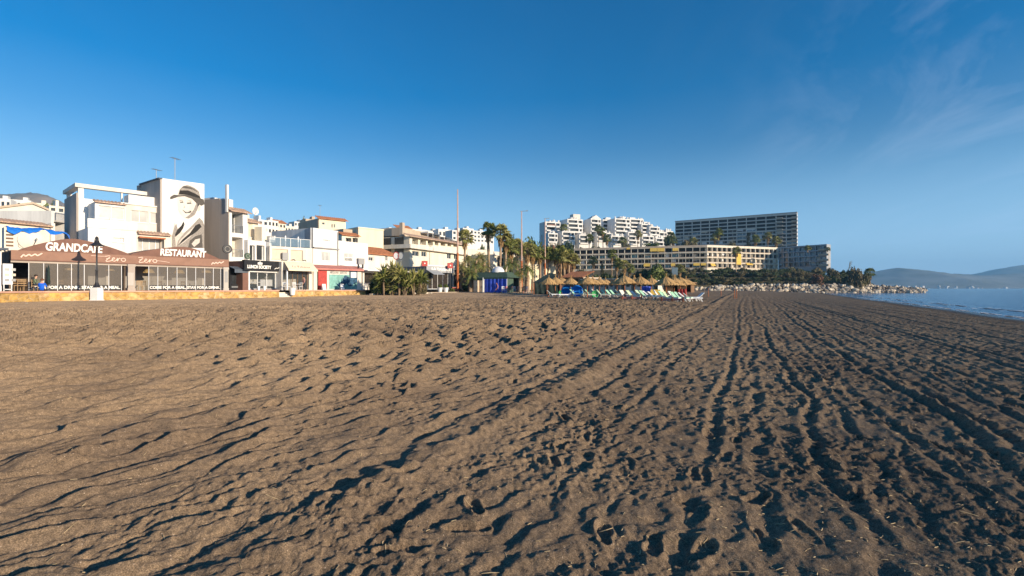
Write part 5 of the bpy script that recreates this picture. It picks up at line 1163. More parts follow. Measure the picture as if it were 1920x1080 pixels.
tm = MB(); tm.tube([(0, 0, -.3), (.02, 0, .3), (-.02, .02, .6), (.03, 0, .85)], [.07, .055, .04, .02], 8)
for a in range(4): tm.tube([(0, 0, .35+.08*a), (.22*math.cos(a*1.7), .22*math.sin(a*1.7), .62+.05*a)], [.03, .012], 5)
TRUNK = mesh_of(tm, 'trunk', ['trunk'])
def child_mesh(name, me, e, mat_=None, loc=(0, 0, 0), sc=None):
    o = bpy.data.objects.new(name, me); COL.objects.link(o); o.parent = e; o.location = loc
    if sc: o.scale = sc
    return o
def tree(name, p, h, w, kind, label, cat='tree', group=None):
    e = empty(name, p, rnd.random()*6.28, label, cat, group); e.scale = (w, w, h)
    child_mesh('trunk' if cat == 'tree' else 'stem', TRUNK, e); child_mesh('crown' if cat == 'tree' else 'foliage', CROWN[kind, rnd.randrange(2)], e)
    return e
def groundz(x, y): 
    return max(hzf(x, y), gz(x, y) if shore_dist(x, y) > 0 else -1)
def tree_at(px, Y, pytop, pw, kind, label, cat='tree', group=None, name='leafy_tree', pybase=None):
    x = wx(px, Y); z = groundz(x, Y) if pybase is None else EYE-(pybase-HY)/F*Y; zt = EYE-(pytop-HY)/F*Y; h = max(1.0, (zt-z)/1.25); return tree(name, (x, Y, z-.1), h, pw/F*Y/1.7, kind, label, cat, group)
def frond(mb, rg, L, az, el, nl, wd, droop, mi=0, fan=False, z0=0.0, r0=0.0):
    d = Vector((math.cos(az), math.sin(az), 0)); s = Vector((-math.sin(az), math.cos(az), 0)); pts = []
    for i in range(nl+1):
        q = i/nl; e_ = el - droop*q*q; 
        pts.append((d*(r0+L*q*math.cos(el)*(1-.15*q*abs(droop))) + Vector((0, 0, z0 + L*(q*math.sin(el) - droop*.5*q*q)))))
    if not fan:
        for i in range(nl):
            p = pts[i]; t = (pts[i+1]-p); l = wd*(math.sin(math.pi*min(.97, .12+.85*i/nl))**.7)
            for sg in (-1, 1):
                tip = p + s*sg*l + t.normalized()*l*.55 - Vector((0, 0, l*rg.uniform(.1, .55))); mb.add([p, p+t*.55, tip], [(0,1,2)] if sg > 0 else [(0,2,1)], mi)
        mb.tube(pts, [.03*(1-.8*i/nl) for i in range(nl+1)], 3, mi, cap=False)
    else:
        c = pts[nl//2]; mb.tube(pts[:nl//2+1], .02, 3, mi, cap=False); ax = (pts[nl//2]-pts[max(0, nl//2-1)]).normalized()
        for k in range(9):
            a = (k-4)/4*1.35; dr = (ax*math.cos(a)+s*math.sin(a)); l = L*.55*(1-.18*abs(a)); tip = c+dr*l-Vector((0, 0, l*(.15+.35*rg.random()))); w_ = s*math.cos(a)*.07*L-ax*math.sin(a)*.07*L; md = c+dr*l*.55-Vector((0, 0, .03*l)); mb.add([c, md+w_, tip, md-w_], [(0,1,2,3)], mi)
def crown_fan(seed, m_):
    rg = random.Random(seed); mb = MB()
    for k in range(46):
        el = rg.uniform(-.5, 1.35); frond(mb, rg, rg.uniform(1.5, 1.9), rg.random()*6.28, el, 4, .3, .35+.3*rg.random(), 0, True)
    return mesh_of(mb, 'crown', [m_])
def crown_feather(seed, m_):
    rg = random.Random(seed); mb = MB()
    for k in range(44):
        el = rg.uniform(-.35, 1.3); frond(mb, rg, rg.uniform(2.0, 2.8), rg.random()*6.28, el, 13, .42, .9+.5*rg.random())
    return mesh_of(mb, 'crown', [m_])
FANC = [crown_fan(1, 'palm_leaf'), crown_fan(2, 'palm_leaf_yellow'), crown_fan(3, 'palm_leaf')]; FEAC = [crown_feather(4, 'palm_leaf'), crown_feather(5, 'palm_leaf_yellow')]
def skirt_mesh():
    rg = random.Random(8); mb = MB()
    for k in range(150):
        a = rg.random()*6.28; z = -rg.random()*1.5; r = .30+.2*rg.random()*(1+z/2); p = Vector((r*math.cos(a), r*math.sin(a), z)); l = rg.uniform(.4, .9); mb.add([p*1, Vector((p.x*1.15-.06*math.sin(a), p.y*1.15+.06*math.cos(a), z-l*.5)), Vector((p.x*1.1, p.y*1.1, z-l)), Vector((p.x*1.2+.06*math.sin(a), p.y*1.2-.06*math.cos(a), z-l*.5))], [(0,1,2,3)])
    return mesh_of(mb, 'dead_fronds', ['palm_skirt'])
SKIRT = skirt_mesh()
def ptrunk(r, seed):
    rg = random.Random(seed); mb = MB(); n = 14; mb.tube([(.02*math.sin(i*.9)*i/4, .03*math.sin(i*.5+seed), i/n) for i in range(n+1)], [r*(1.35 if i == 0 else 1.0-.25*i/n)*(1+.06*(i % 2)) for i in range(n+1)], 9); return mesh_of(mb, 'trunk', ['palm_trunk'])
PTR = [ptrunk(.24, 1), ptrunk(.30, 2)]; PTRF = [ptrunk(.36, 3), ptrunk(.42, 4)]
def palm(px, Y, pyc, label, kind='fan', s=1.0, group=None, col=None, zb=None, small=False):
    x = wx(px, Y); z = groundz(x, Y) if zb is None else zb; zc = EYE-(pyc-HY)/F*Y; h = max(zc-z, .8); e = empty('palm_tree', (x, Y, z-.15), rnd.random()*6.28, label, 'palm tree', group)
    e.rotation_euler = (rnd.uniform(-.03, .03), rnd.uniform(-.03, .03), rnd.random()*6.28)
    child_mesh('trunk', (PTR if kind == 'fan' else PTRF)[rnd.randrange(2)], e, sc=(1, 1, h+.15)); C_ = (FANC if kind == 'fan' else FEAC); k = rnd.randrange(len(C_)) if col is None else col
    child_mesh('crown', C_[k], e, loc=(.1, 0, h+.1), sc=(s, s, s))
    if kind == 'fan' and h > 3: child_mesh('dead_fronds', SKIRT, e, loc=(.1, 0, h+.15), sc=(s, s, s))
    return e
palm(917, 92, 432, 'tallest fan palm, the left one of the tall twin palms', s=1.15, col=0); palm(937, 90, 438, 'tall fan palm with a thick skirt, the right one of the tall twin palms', s=1.25, col=1)
palm(946, 96, 452, 'fan palm just right of and lower than the tall twin palms', s=1.1, col=0)
PL = [(871, 92, 446, 'fan palm just right of the first mast, in front of the white hill houses'), (957, 100, 466, 'short crowned fan palm between the twin palms and the second mast'), (969, 112, 462, 'fan palm touching the second mast on its left'),
      (989, 104, 470, 'yellow green fan palm just right of the second mast'), (999, 108, 473, 'yellow green fan palm, second to the right of the second mast'), (1012, 112, 478, 'fan palm just left of the third mast'),
      (1026, 114, 476, 'fan palm close to the right of the third mast'), (1036, 118, 482, 'fan palm second to the right of the third mast'), (1045, 113, 478, 'fan palm third to the right of the third mast'), (1052, 118, 472, 'fan palm with the tallest crown of the clump right of the third mast'),
      (1059, 112, 484, 'fan palm fifth to the right of the third mast'), (1066, 118, 480, 'fan palm next to last of the clump before the cream hotel'), (1074, 114, 488, 'last fan palm of the clump beside the left end of the cream hotel')]
for px, Y, py, lb in PL: palm(px, Y, py, lb, s=rnd.uniform(1.1, 1.4))
FL = [(866, 82, 500, 'low feather palm behind the foot of the first mast', 1), (878, 84, 487, 'bushy feather palm with yellowish leaves right of the first mast', 1), (890, 82, 496, 'low feather palm above the beige cabinets', 0), (900, 86, 484, 'feather palm with a high crown left of the white dome', 1), (908, 84, 500, 'low feather palm touching the white dome', 1),
      (959, 82, 494, 'date palm with a wide dark crown right of the white dome', 0), (974, 80, 512, 'low date palm left of the foot of the second mast', 0), (989, 80, 503, 'date palm right of the foot of the second mast', 0), (882, 80, 512, 'lowest feather palm behind the dark green kiosk roof', 0)]
for px, Y, py, lb, c_ in FL: palm(px, Y, py, lb, 'feather', s=rnd.uniform(.8, 1.05), col=c_)
HL = [(1057, 330, 428, 'palm standing against the left part of the white apartments'), (1104, 318, 447, 'palm with a broad dry crown below the middle of the white apartments'), (1122, 318, 430, 'tall palm in front of the pediment of the white apartments'), (1131, 318, 436, 'palm right of the pediment of the white apartments'), (1138, 312, 449, 'short palm below the shaded block of the white apartments'),
      (1196, 330, 440, 'palm in front of the right half of the white apartments'), (1167, 310, 452, 'low palm below the tallest right block of the white apartments'), (1258, 330, 443, 'palm between the white apartments and the tall hotel'), (1263, 325, 452, 'lower palm at the left edge of the tall hotel'),
      (1345, 300, 436, 'tallest palm in front of the tall hotel'), (1340, 300, 446, 'shorter palm leaning beside the tallest palm before the tall hotel'), (1300, 290, 454, 'round headed palm at the foot of the tall hotel, left part'), (1418, 300, 449, 'palm right of the dark conifer before the tall hotel'), (1440, 300, 444, 'palm at the right part of the tall hotel'), (1456, 300, 452, 'low palm below the rounded balconies of the tall hotel')]
for px, Y, py, lb in HL: palm(px, Y, py, lb, s=2.0)
ML = [(1112, 205, 490, 'tall palm in front of the cream hotel, leftmost'), (1147, 200, 477, 'highest palm in front of the cream hotel with a bare trunk'), (1156, 180, 494, 'palm with a dry crown before the cream hotel, right of the highest one'), (1172, 175, 498, 'dry palm left of the big green tree by the cream hotel'), (1180, 200, 504, 'small palm beside the big green tree'), (1275, 200, 505, 'small palm on a thin trunk right of the big green tree'), (1380, 225, 471, 'dark palm in front of the yellow banner')]
for px, Y, py, lb in ML: palm(px, Y, py, lb, s=1.5)
palm(1631, 222, 512, 'lone palm on the breakwater against the sea', s=1.6, col=0)
palm(1514, 246, 466, 'bushy palm growing on the roof of the grey hotel wing', s=1.1, zb=20.0); palm(1552, 246, 468, 'small palm at the roof corner of the grey hotel wing', s=.8, zb=20.0)
# conifers and broad trees
def conifer(px, Y, pyt, pw, label):
    x = wx(px, Y); z = groundz(x, Y); h = EYE-(pyt-HY)/F*Y-z; e = empty('conifer', (x, Y, z-.2), 0, label, 'conifer'); w = pw/F*Y/2; rg = random.Random(int(px)); mb = MB()
    for k in range(1500):
        q = rg.random()**.7; r = w*(1-q*.85)*rg.uniform(.3, 1.1)*(.7+.3*math.sin(q*45)); a = rg.random()*6.28; p = Vector((r*math.cos(a), r*math.sin(a), h*(.15+.85*q)-r*.15)); s = w*.17; t = Vector((math.cos(a)*s*1.5, math.sin(a)*s*1.5, -s*.3)); sd_ = Vector((-math.sin(a), math.cos(a), 0))*s*.5
        mb.add([p, p+t*.5+sd_, p+t, p+t*.5-sd_], [(0,1,2,3)])
    mb.build('crown', 'leaf_dark', e); g = MB(); g.tube([(0, 0, 0), (0, 0, h*.98)], [w*.08, .03], 8); g.build('trunk', 'trunk', e)
conifer(1403, 290, 436, 22, 'dark layered conifer in front of the tall hotel'); conifer(1129, 195, 494, 16, 'dark conifer before the cream hotel'); conifer(963, 150, 438, 10, 'pointed conifer on the skyline left of the second mast'); conifer(1016, 170, 440, 7, 'thin pointed conifer on the skyline left of the third mast')
TL = [(105, 140, 381, 34, 'mid', 'bright green tree under the bare mountain'), (556, 210, 415, 26, 'dark', 'dark tree on the slope left of the ochre house'), (575, 205, 412, 22, 'olive', 'olive tree just left of the ochre house on the slope'),
      (880, 150, 455, 30, 'dark', 'dark tree below the bright white hill house'), (900, 160, 452, 26, 'dark', 'dark tree behind the trunks of the tall twin palms'), (952, 150, 447, 24, 'dark', 'dark tree right of the tall twin palms'), (972, 160, 445, 30, 'dark', 'dark round tree behind the second mast'), (998, 150, 447, 34, 'mid', 'bright green round tree right of the second mast'), (1016, 160, 456, 24, 'dark', 'dark tree left of the third mast'),
      (962, 130, 470, 24, 'dark', 'dark low tree left of the second mast above the cream annex'), (1008, 140, 468, 34, 'olive', 'dusky tree between the second and third masts'), (1035, 150, 462, 30, 'red', 'reddish brown tree right of the third mast'), (1052, 150, 468, 24, 'dark', 'dark tree behind the palm clump'), (1066, 150, 474, 20, 'red', 'reddish tree behind the right end of the palm clump'), (1066, 310, 448, 26, 'dark', 'round dark tree below the white apartments, left'), (1085, 310, 458, 22, 'dark', 'low dark tree below the white apartments, second from the left'), (1040, 310, 455, 24, 'olive', 'olive tree at the foot of the leftmost white apartments'), (1120, 290, 455, 22, 'dark', 'dark tree above the cream hotel roof'),
      (1175, 300, 455, 18, 'olive', 'olive tree above the cream hotel roof, in the middle'), (1222, 300, 456, 24, 'mid', 'green hedge tree above the cream hotel roof, right'), (1290, 285, 452, 24, 'dry', 'brownish tree at the foot of the tall hotel'), (1366, 285, 454, 18, 'olive', 'olive tree below the middle of the tall hotel'), (1250, 320, 438, 12, 'dark', 'dark tree just left of the tall hotel'),
      (1195, 150, 506, 26, 'dark', 'dark tree left of the big green tree'), (1212, 140, 500, 34, 'dark', 'dark shaded half of the big tree in front of the cream hotel'), (1232, 138, 496, 38, 'mid', 'big bright green tree in front of the cream hotel'), (1250, 150, 508, 26, 'olive', 'olive tree right of the big green tree'),  # shaded half of the big tree done in dark leaf colour
      (1098, 150, 505, 26, 'olive', 'olive tree below the left end of the cream hotel'), (1120, 145, 508, 30, 'dark', 'dark tree behind the second group of thatched parasols'), (1140, 140, 508, 24, 'dark', 'dark tree below the highest palm'), (1160, 145, 512, 24, 'olive', 'olive tree left of the third group of parasols'), (1082, 150, 512, 20, 'dark', 'dark tree below the left corner of the cream hotel')]
for px, Y, pt, pw, kd, lb in TL: tree_at(px, Y, pt, pw*1.25, kd, lb)
rg = random.Random(77); k_ = 0
HED = []
for px in np.linspace(1255, 1632, 34):
    for row in range(4):
        t = (px-1255)/377; Yb = 204 + 19*t + row*7 + rg.uniform(-1, 1)
        pt = [526, 520, 511, 503][row] + rg.uniform(-3, 3) + (max(0, px-1600)*.55); pxx = px + rg.uniform(-6, 6)
        if row == 3 and (px > 1612): continue
        HED.append((pxx, Yb, pt, rg.uniform(15, 24), rg.choice(['olive', 'olive', 'dry', 'dark', 'dark', 'dark'] if px < 1450 else ['dark', 'dark', 'olive', 'dry'])))
for px, Yb, pt, pw, kd in HED:
    tree_at(px, Yb, pt, pw*1.15, kd, {'olive': 'dusty olive bush on the headland slope above the rocks', 'dry': 'dry straw brown bush on the headland slope above the rocks', 'dark': 'dark green bush on the headland slope above the rocks'}[kd], 'bush', 'bushes covering the headland slope', 'headland_bush')
tree_at(1527, 212, 514, 30, 'red', 'reddish flowering bush on the shaded headland slope', 'bush', None, 'headland_bush'); tree_at(1598, 214, 502, 34, 'dry', 'large sunlit yellowish bush near the tip of the headland', 'bush', None, 'headland_bush'); tree_at(1614, 216, 516, 28, 'olive', 'sunlit bush sloping down to the tip of the headland', 'bush', None, 'headland_bush')
x = wx(1589, 222); e = empty('agave_stalk', (x, 222, groundz(x, 222)+5), 0, 'bare tall flower stalk rising above the headland tip', 'plant')
g = MB(); g.tube([(0, 0, -6), (.3, 0, 3), (1.2, 0, 8)], .12, 6); g.build('stalk', 'leaf_dry', e)
g = MB()
for k in range(7): g.tube([(.5+k*.1, 0, 4.5+k*.5), (1.6+k*.1, .3*(-1)**k, 5.4+k*.5)], .07, 5)
g.build('flower_arm', 'leaf_dry', e)

# ------------------------------------------------------------------ breakwater of boulders
def boulder_mesh(seed):
    rg = random.Random(seed); bm = bmesh.new(); bmesh.ops.create_icosphere(bm, subdivisions=2, radius=1.0)
    pl = [(Vector((rg.gauss(0, 1), rg.gauss(0, 1), rg.gauss(0, 1))).normalized(), rg.uniform(.45, .8)) for _ in range(11)]
    for v in bm.verts:
        for n, d in pl:
            k = v.co.dot(n)
            if k > d: v.co -= n*(k-d)
        v.co.x *= 1.25; v.co.z *= .85; v.co += Vector((rg.gauss(0, .02), rg.gauss(0, .02), rg.gauss(0, .02)))
    me = bpy.data.meshes.new('boulder'); bm.to_mesh(me); bm.free(); me.materials.append(M[['rock', 'rock_pale', 'rock_dark', 'rock_pale'][seed % 4]]); return me
BM_ = [boulder_mesh(i) for i in range(8)]
rg = random.Random(21)
def boulder(x, y, z, s, label, group):
    o = bpy.data.objects.new('boulder', BM_[rg.randrange(8)]); COL.objects.link(o); o.location = (x, y, z); o.scale = (s*rg.uniform(.8, 1.2), s*rg.uniform(.8, 1.2), s*rg.uniform(.7, 1.05)); o.rotation_euler = (rg.uniform(-.5, .5), rg.uniform(-.5, .5), rg.random()*6.28); tag(o, label, 'boulder', group)
for k in range(288):
    t = (k+.5)/288; lay = k % 4; px = 1300 + 436*t**.92; Yb = 194 + 22*t + 1.7*lay + rg.uniform(-.7, .7)
    hgt = (.6 + 2.6*min(1, .5+t*2.0))*(1 if t < .7 else max(.42, 1-(t-.7)*1.9))
    zz_ = -.45 + lay/3*hgt
    boulder(wx(px, Yb), Yb, zz_ + rg.uniform(-.15, .2), rg.uniform(.8, 1.35), 'angular pale boulder piled in the long breakwater below the headland', 'boulders of the breakwater')
mb = MB()
for i in range(30):
    t0_, t1_ = i/30, (i+1)/30
    def q_(t, o, z): px = 1300+430*t**.92; Yb = 197+22*t+o; return (wx(px, Yb), Yb, z)
    h_ = -.2+1.9*min(1, .5+t0_*2)*(1 if t0_ < .7 else max(.3, 1-(t0_-.7)*2.4))
    mb.add([q_(t0_, 1.2, -1.4), q_(t1_, 1.2, -1.4), q_(t1_, 3.4, h_), q_(t0_, 3.4, h_), q_(t1_, 14, h_), q_(t0_, 14, h_)], [(0,1,2,3), (3,2,4,5)])
tag(mb.build('rubble_core', 'rock_dark'), 'dark rubble bank under the boulders', 'bank', kind='structure')
# ------------------------------------------------------------------ masts and posts
def mast(px, Y, pyt, label, bar=0.0):
    x = wx(px, Y); z = gz(x, Y); h = EYE-(pyt-HY)/F*Y-z; e = empty('mast', (x, Y, z), 0, label, 'mast')
    g = MB(); g.tube([(0, 0, -.4), (0, 0, h*.38)], [.21, .17], 10); g.tube([(0, 0, 0), (0, 0, .12)], .34, 10); g.build('lower_pole', 'rust_paint', e); g = MB(); g.tube([(0, 0, h*.38), (0, 0, h)], [.16, .08], 10); g.build('upper_pole', 'rust_pale', e)
    if bar: g = MB(); g.tube([(-.3, 0, h-.02), (bar, .1, h+.08)], .05, 6); g.tube([(bar*.55, 0, h+.02), (bar*.9, .1, h+.2)], .05, 6); g.build('cross_arm', 'grey_metal', e)
mast(858, 80, 356, 'tallest and nearest rust coloured mast, without an arm'); mast(978, 97, 397, 'middle rust coloured mast with a short arm on top', 1.3); mast(1022, 112, 411, 'farthest rust coloured mast left of the white apartments', 1.0)
def post(px, Y, h, label, m='wood_orange', r=.05):
    x = wx(px, Y); e = MB(); e.tube([(0, 0, -.3), (0, 0, h*.6), (.01, 0, h)], [r*1.1, r, r*.9], 8); e.tube([(0, 0, h), (0, 0, h+.04)], r*1.25, 8); o = e.build('wooden_post', m, None, (x, Y, gz(x, Y))); tag(o, label, 'post')
post(1328, 66, 1.1, 'left one of the orange posts standing alone on the dark sand'); post(1352, 72, 1.25, 'orange post on the dark sand left of the pair'); post(1377, 60, 1.15, 'left post of the orange pair on the dark sand'); post(1381, 61, 1.15, 'right post of the orange pair on the dark sand')
post(996, 72, 2.0, 'orange post at the left end of the dark netting shelter'); post(905.5, 72, 2.2, 'white post at the left corner of the blue tent', 'white_paint', .06)
# kerb along the back of the beach
KP = [(690, 66), (760, 70), (860, 75), (1000, 62), (1140, 50.5), (1280, 41)]; mb = MB()
for (a, ya), (c, yc) in zip(KP[:-1], KP[1:]):
    n = 6
    for i in range(n):
        y0, y1 = ya+(yc-ya)*i/n, ya+(yc-ya)*(i+1)/n; p0, p1 = a+(c-a)*i/n, a+(c-a)*(i+1)/n; P = Vector((wx(p0, y0), y0)); Q = Vector((wx(p1, y1), y1)); d = (Q-P).normalized(); nn = Vector((d.y, -d.x))*.09; z0, z1 = gz(P.x, P.y), gz(Q.x, Q.y)
        vs = [(P.x+nn.x, P.y+nn.y), (Q.x+nn.x, Q.y+nn.y), (Q.x-nn.x, Q.y-nn.y), (P.x-nn.x, P.y-nn.y)]; zz0 = (z0, z1, z1, z0)
        mb.add([(v[0], v[1], zz0[i_]-.15) for i_, v in enumerate(vs)] + [(v[0], v[1], zz0[i_]+.09) for i_, v in enumerate(vs)], [(4,5,6,7), (0,1,5,4), (2,3,7,6)])
tag(mb.build('kerb', 'plaster_tan'), 'low pale edging between the raked sand and the sunbeds', 'kerb', kind='structure')
# ------------------------------------------------------------------ thatched parasols
def parasol_proto(label):
    e = empty('thatched_parasol', (0, 0, 0), 0, label, 'parasol', 'thatched parasols over the sunbeds')
    g = MB(); g.tube([(0, 0, -.3), (0, 0, 2.3)], [.055, .045], 8); g.tube([(0, 0, 0), (0, 0, .5)], .09, 8); g.build('pole', 'wood_orange', e)
    rg = random.Random(4); g = MB(); n = 48; rings = [(.03, 2.72), (.12, 2.58), (.5, 2.34), (.95, 2.0), (1.24, 1.72)]; vs = []
    for j, (r, z) in enumerate(rings):
        for k in range(n): a = 2*math.pi*k/n; q = 1+.05*rg.uniform(-1, 1); vs.append((r*q*math.cos(a), r*q*math.sin(a), z+.03*rg.uniform(-1, 1)))
    g.add(vs, [(j*n+k, j*n+(k+1) % n, (j+1)*n+(k+1) % n, (j+1)*n+k) for j in range(4) for k in range(n)], 0)
    for k in range(230):
        a = rg.random()*6.28; lay = rg.random(); r = .35+.9*lay; z = 2.43-.66*(r-.35)/.9+.02; l = rg.uniform(.18, .4); w = .05; c, s = math.cos(a), math.sin(a)
        g.add([(r*c-w*s, r*s+w*c, z), (r*c+w*s, r*s-w*c, z), ((r+l*.75)*c, (r+l*.75)*s, z-l*.72)], [(0,1,2)])
    for k in range(14): a = rg.random()*6.28; g.tube([(0, 0, 2.6), (.1*math.cos(a), .1*math.sin(a), 2.9+.1*rg.random())], [.02, .006], 4)
    g.build('thatch', 'thatch', e); g = MB()
    for k in range(8): a = k*math.pi/4; g.tube([(0, 0, 2.5), (1.1*math.cos(a), 1.1*math.sin(a), 1.94)], .02, 4)
    for k in range(4): a = k*math.pi/2+.4; g.tube([(0, 0, 1.75), (.55*math.cos(a), .55*math.sin(a), 2.2)], .02, 4)
    g.build('rib_frame', 'wood_brown', e); return e
PARA = [(1028, 55.5, 'front thatched parasol of the leftmost group beside the dark netting shelter'), (1041, 59, 'second thatched parasol of the leftmost group'), (1053, 62, 'third thatched parasol of the leftmost group, over the blue discs'), (1069, 60, 'rightmost thatched parasol of the leftmost group'),
        (1101, 53, 'front thatched parasol of the second group from the left'), (1113, 57, 'second thatched parasol of the second group from the left'), (1124, 61, 'third thatched parasol of the second group from the left'), (1135, 65, 'rearmost thatched parasol of the second group from the left'),
        (1172, 47.5, 'nearest thatched parasol of the third group, in its left front'), (1190, 56, 'thatched parasol half hidden behind the left front one of the third group'), (1202, 48.5, 'tall reddish thatched parasol in the middle of the third group'), (1221, 57, 'small rear thatched parasol at the right end of the third group'),
        (1250, 43.5, 'nearest thatched parasol of the rightmost group'), (1263, 48, 'second thatched parasol of the rightmost group'), (1276, 52.5, 'third thatched parasol of the rightmost group'), (1287, 57, 'last thatched parasol of the rightmost group against the dark bushes'),
        (1157, 62, 'small rear thatched parasol between the second and third groups')]
pp = parasol_proto(PARA[0][2])
for k, (px, Y, lb) in enumerate(PARA):
    o = pp if k == 0 else copy_tree(pp); x = wx(px, Y); o.location = (x, Y, gz(x, Y)-.02); o.rotation_euler = (rnd.uniform(-.04, .04), rnd.uniform(-.04, .04), rnd.random()*6.28); o['label'] = lb; s = rnd.uniform(.88, .95); o.scale = (s, s, s*.97)
# ------------------------------------------------------------------ sunbeds
def lounger_proto(cloth, raised):
    e = empty('sun_lounger', (0, 0, 0), 0, 'x', 'sun lounger', 'sun loungers under the thatched parasols')
    g = MB()
    for y in (-.3, .3): g.box(0, 1.25, y-.03, y+.03, .3, .36)
    g.box(0, .06, -.27, .27, .3, .36); g.box(1.19, 1.25, -.27, .27, .3, .36); g.build('frame', 'white_paint', e)
    for x0, x1 in ((.15, .02), (1.05, 1.22)):
        for y in (-.31, .31): g = MB(); g.tube([(x0, y, .31), (x1, y, 0)], .03, 6); g.build('leg', 'white_paint', e)
    an = R(raised); c, s = math.cos(an), math.sin(an); g = MB(); g.add([(0, -.3, .36), (0, .3, .36), (-.75*c, .3, .36+.75*s), (-.75*c, -.3, .36+.75*s), (.03*s, -.3, .40), (.03*s, .3, .40), (-.75*c+.04*s, .3, .36+.75*s+.04*c), (-.75*c+.04*s, -.3, .36+.75*s+.04*c)], [(0,1,2,3), (4,7,6,5), (0,3,7,4), (1,5,6,2), (2,6,7,3), (0,4,5,1)]); g.build('backrest', cloth, e)
    g = MB(); g.box(.02, 1.24, -.29, .29, .362, .42); g.build('seat_pad', cloth, e)
    g = MB(); g.tube([(-.45*c, -.25, .34+.45*s), (-.12, -.25, .05), (-.12, .25, .05), (-.45*c, .25, .34+.45*s)], .018, 5); g.build('back_prop', 'white_paint', e); return e
LP = {k: lounger_proto(m_, a) for k, m_, a in (('w', 'white_paint', 40), ('m', 'mint_cloth', 48), ('g', 'pale_green_cloth', 50), ('p', 'canvas_white', 52))}; used = set()
LG = [(1034, 54, 'w', 0.0, 'long white lounger seen from the side at the left front of the sunbeds'), (1066, 53, 'w', 3.3, 'white lounger below the left blue disc'), (1076, 57, 'm', -.6, 'mint lounger in front of the blue discs'), (1098, 54, 'g', -.2, 'pale green lounger left of the round green tub'), (1104, 58, 'm', -.4, 'mint lounger behind the round green tub'),
      (1126, 55, 'g', -.3, 'pale green lounger right of the round green tub'), (1134, 58, 'm', -.5, 'mint lounger with raised back behind the middle loungers'), (1143, 56, 'm', -.7, 'first of the pair of mint loungers leaning together at the middle'), (1151, 55, 'm', -.7, 'second of the pair of mint loungers leaning together at the middle'), (1160, 60, 'g', -.5, 'pale green lounger between the second and third parasol groups'),
      (1183, 47, 'g', -.75, 'pale green striped lounger under the left front parasol of the third group'), (1191, 50, 'w', -.75, 'white lounger right of the pale green striped one'), (1170, 48, 'p', -.9, 'pinkish white lounger at the front of the third group'), (1199, 52, 'g', -.75, 'pale green lounger behind the tall reddish parasol pole'), (1208, 47, 'm', -.75, 'mint lounger right of the tall reddish parasol pole'), (1214, 51, 'w', -.7, 'white lounger between the third and fourth parasol groups'),
      (1225, 46, 'w', -.6, 'white lounger with crossed legs in front of the yellow board'), (1233, 50, 'p', -.6, 'cream lounger just left of the rightmost parasol group'), (1252, 43, 'g', -.75, 'pale green lounger under the nearest parasol of the rightmost group'), (1262, 45, 'p', -.75, 'cream lounger beside the pale green one of the rightmost group'), (1267, 43, 'm', -.75, 'mint lounger left of the red cloth'), (1274, 44, 'm', -.75, 'second mint lounger, close to the red cloth'),
      (1283, 45, 'w', -.5, 'white lounger behind the last parasol pole'), (1292, 44, 'w', -.3, 'white lounger next to last at the right end of the row'), (1309, 47, 'w', 3.25, 'white lounger alone at the far right end of the sunbeds'), (1244, 47, 'm', -.8, 'mint lounger half hidden by the yellow board'), (1090, 60, 'w', -.4, 'white lounger partly behind the right blue disc'), (1116, 61, 'p', -.5, 'cream lounger farthest behind the round green tub')]
for px, Y, k, rz, lb in LG:
    o = LP[k] if k not in used else copy_tree(LP[k]); used.add(k); x = wx(px, Y); o.location = (x, Y, gz(x, Y)+.02); o.rotation_euler = (0, 0, rz + rnd.uniform(-.08, .08)); o['label'] = lb; o.scale = (.92, .92, .92)
# blue discs and green tub, low walls, boards, cloths
def tub(px, Y, py, r, m, label, name='plastic_tub', ty='tub', rot=.1):
    x = wx(px, Y); z = gz(x, Y); e = empty(name, (x, Y, z), rot, label, ty); g = MB(); vs = []; pr = [(0.001, 0), (r*.9, .0), (r, .06), (r, .22), (r*.86, .26), (r*.8, .14), (.001, .12)]
    for q, d in pr:
        for k in range(24): a = 2*math.pi*k/24; vs.append((q*math.cos(a), .15-d*1.3+.18*q*math.sin(a), r*.97+q*math.sin(a)))
    g.add(vs, [(i*24+k, (i+1)*24+k, (i+1)*24+(k+1) % 24, i*24+(k+1) % 24) for i in range(6) for k in range(24)], 0, True); g.build('shell', m, e)
    g = MB(); g.tube([(-r*.4, -.16, r*1.3), (-r*.1, -.24, r*1.4), (r*.2, -.16, r*1.3)], .03, 6); g.build('handle', m, e)
    g = MB(); g.tube([(-r*.5, .3, 0), (-r*.3, .2, r*1.2)], .04, 6); g.tube([(r*.5, .3, 0), (r*.3, .2, r*1.2)], .04, 6); g.build('prop', 'wood_brown', e)
tub(1063, 60, 540, .70, 'blue_plastic', 'left one of the two big bright blue discs standing among the sunbeds'); tub(1082, 59, 540, .70, 'blue_plastic', 'right one of the two big bright blue discs standing among the sunbeds'); tub(1115, 55, 545, .40, 'green_plastic', 'round bright green tub standing among the pale green loungers'); tub(1052, 62, 545, .35, 'green_plastic', 'small dull green tub left of the blue discs')
x = wx(1229, 51); e = empty('board', (x, 51, gz(x, 51)), -.2, 'yellow and orange board standing behind the white loungers', 'board'); g = MB(); g.box(-.5, .5, -.03, .03, .3, .95); g.build('panel', 'awning_yellow', e); g = MB(); g.box(-.45, -.4, .031, .08, 0, .9); g.box(.4, .45, .031, .08, 0, .9); g.build('legs_frame', 'wood_orange', e)
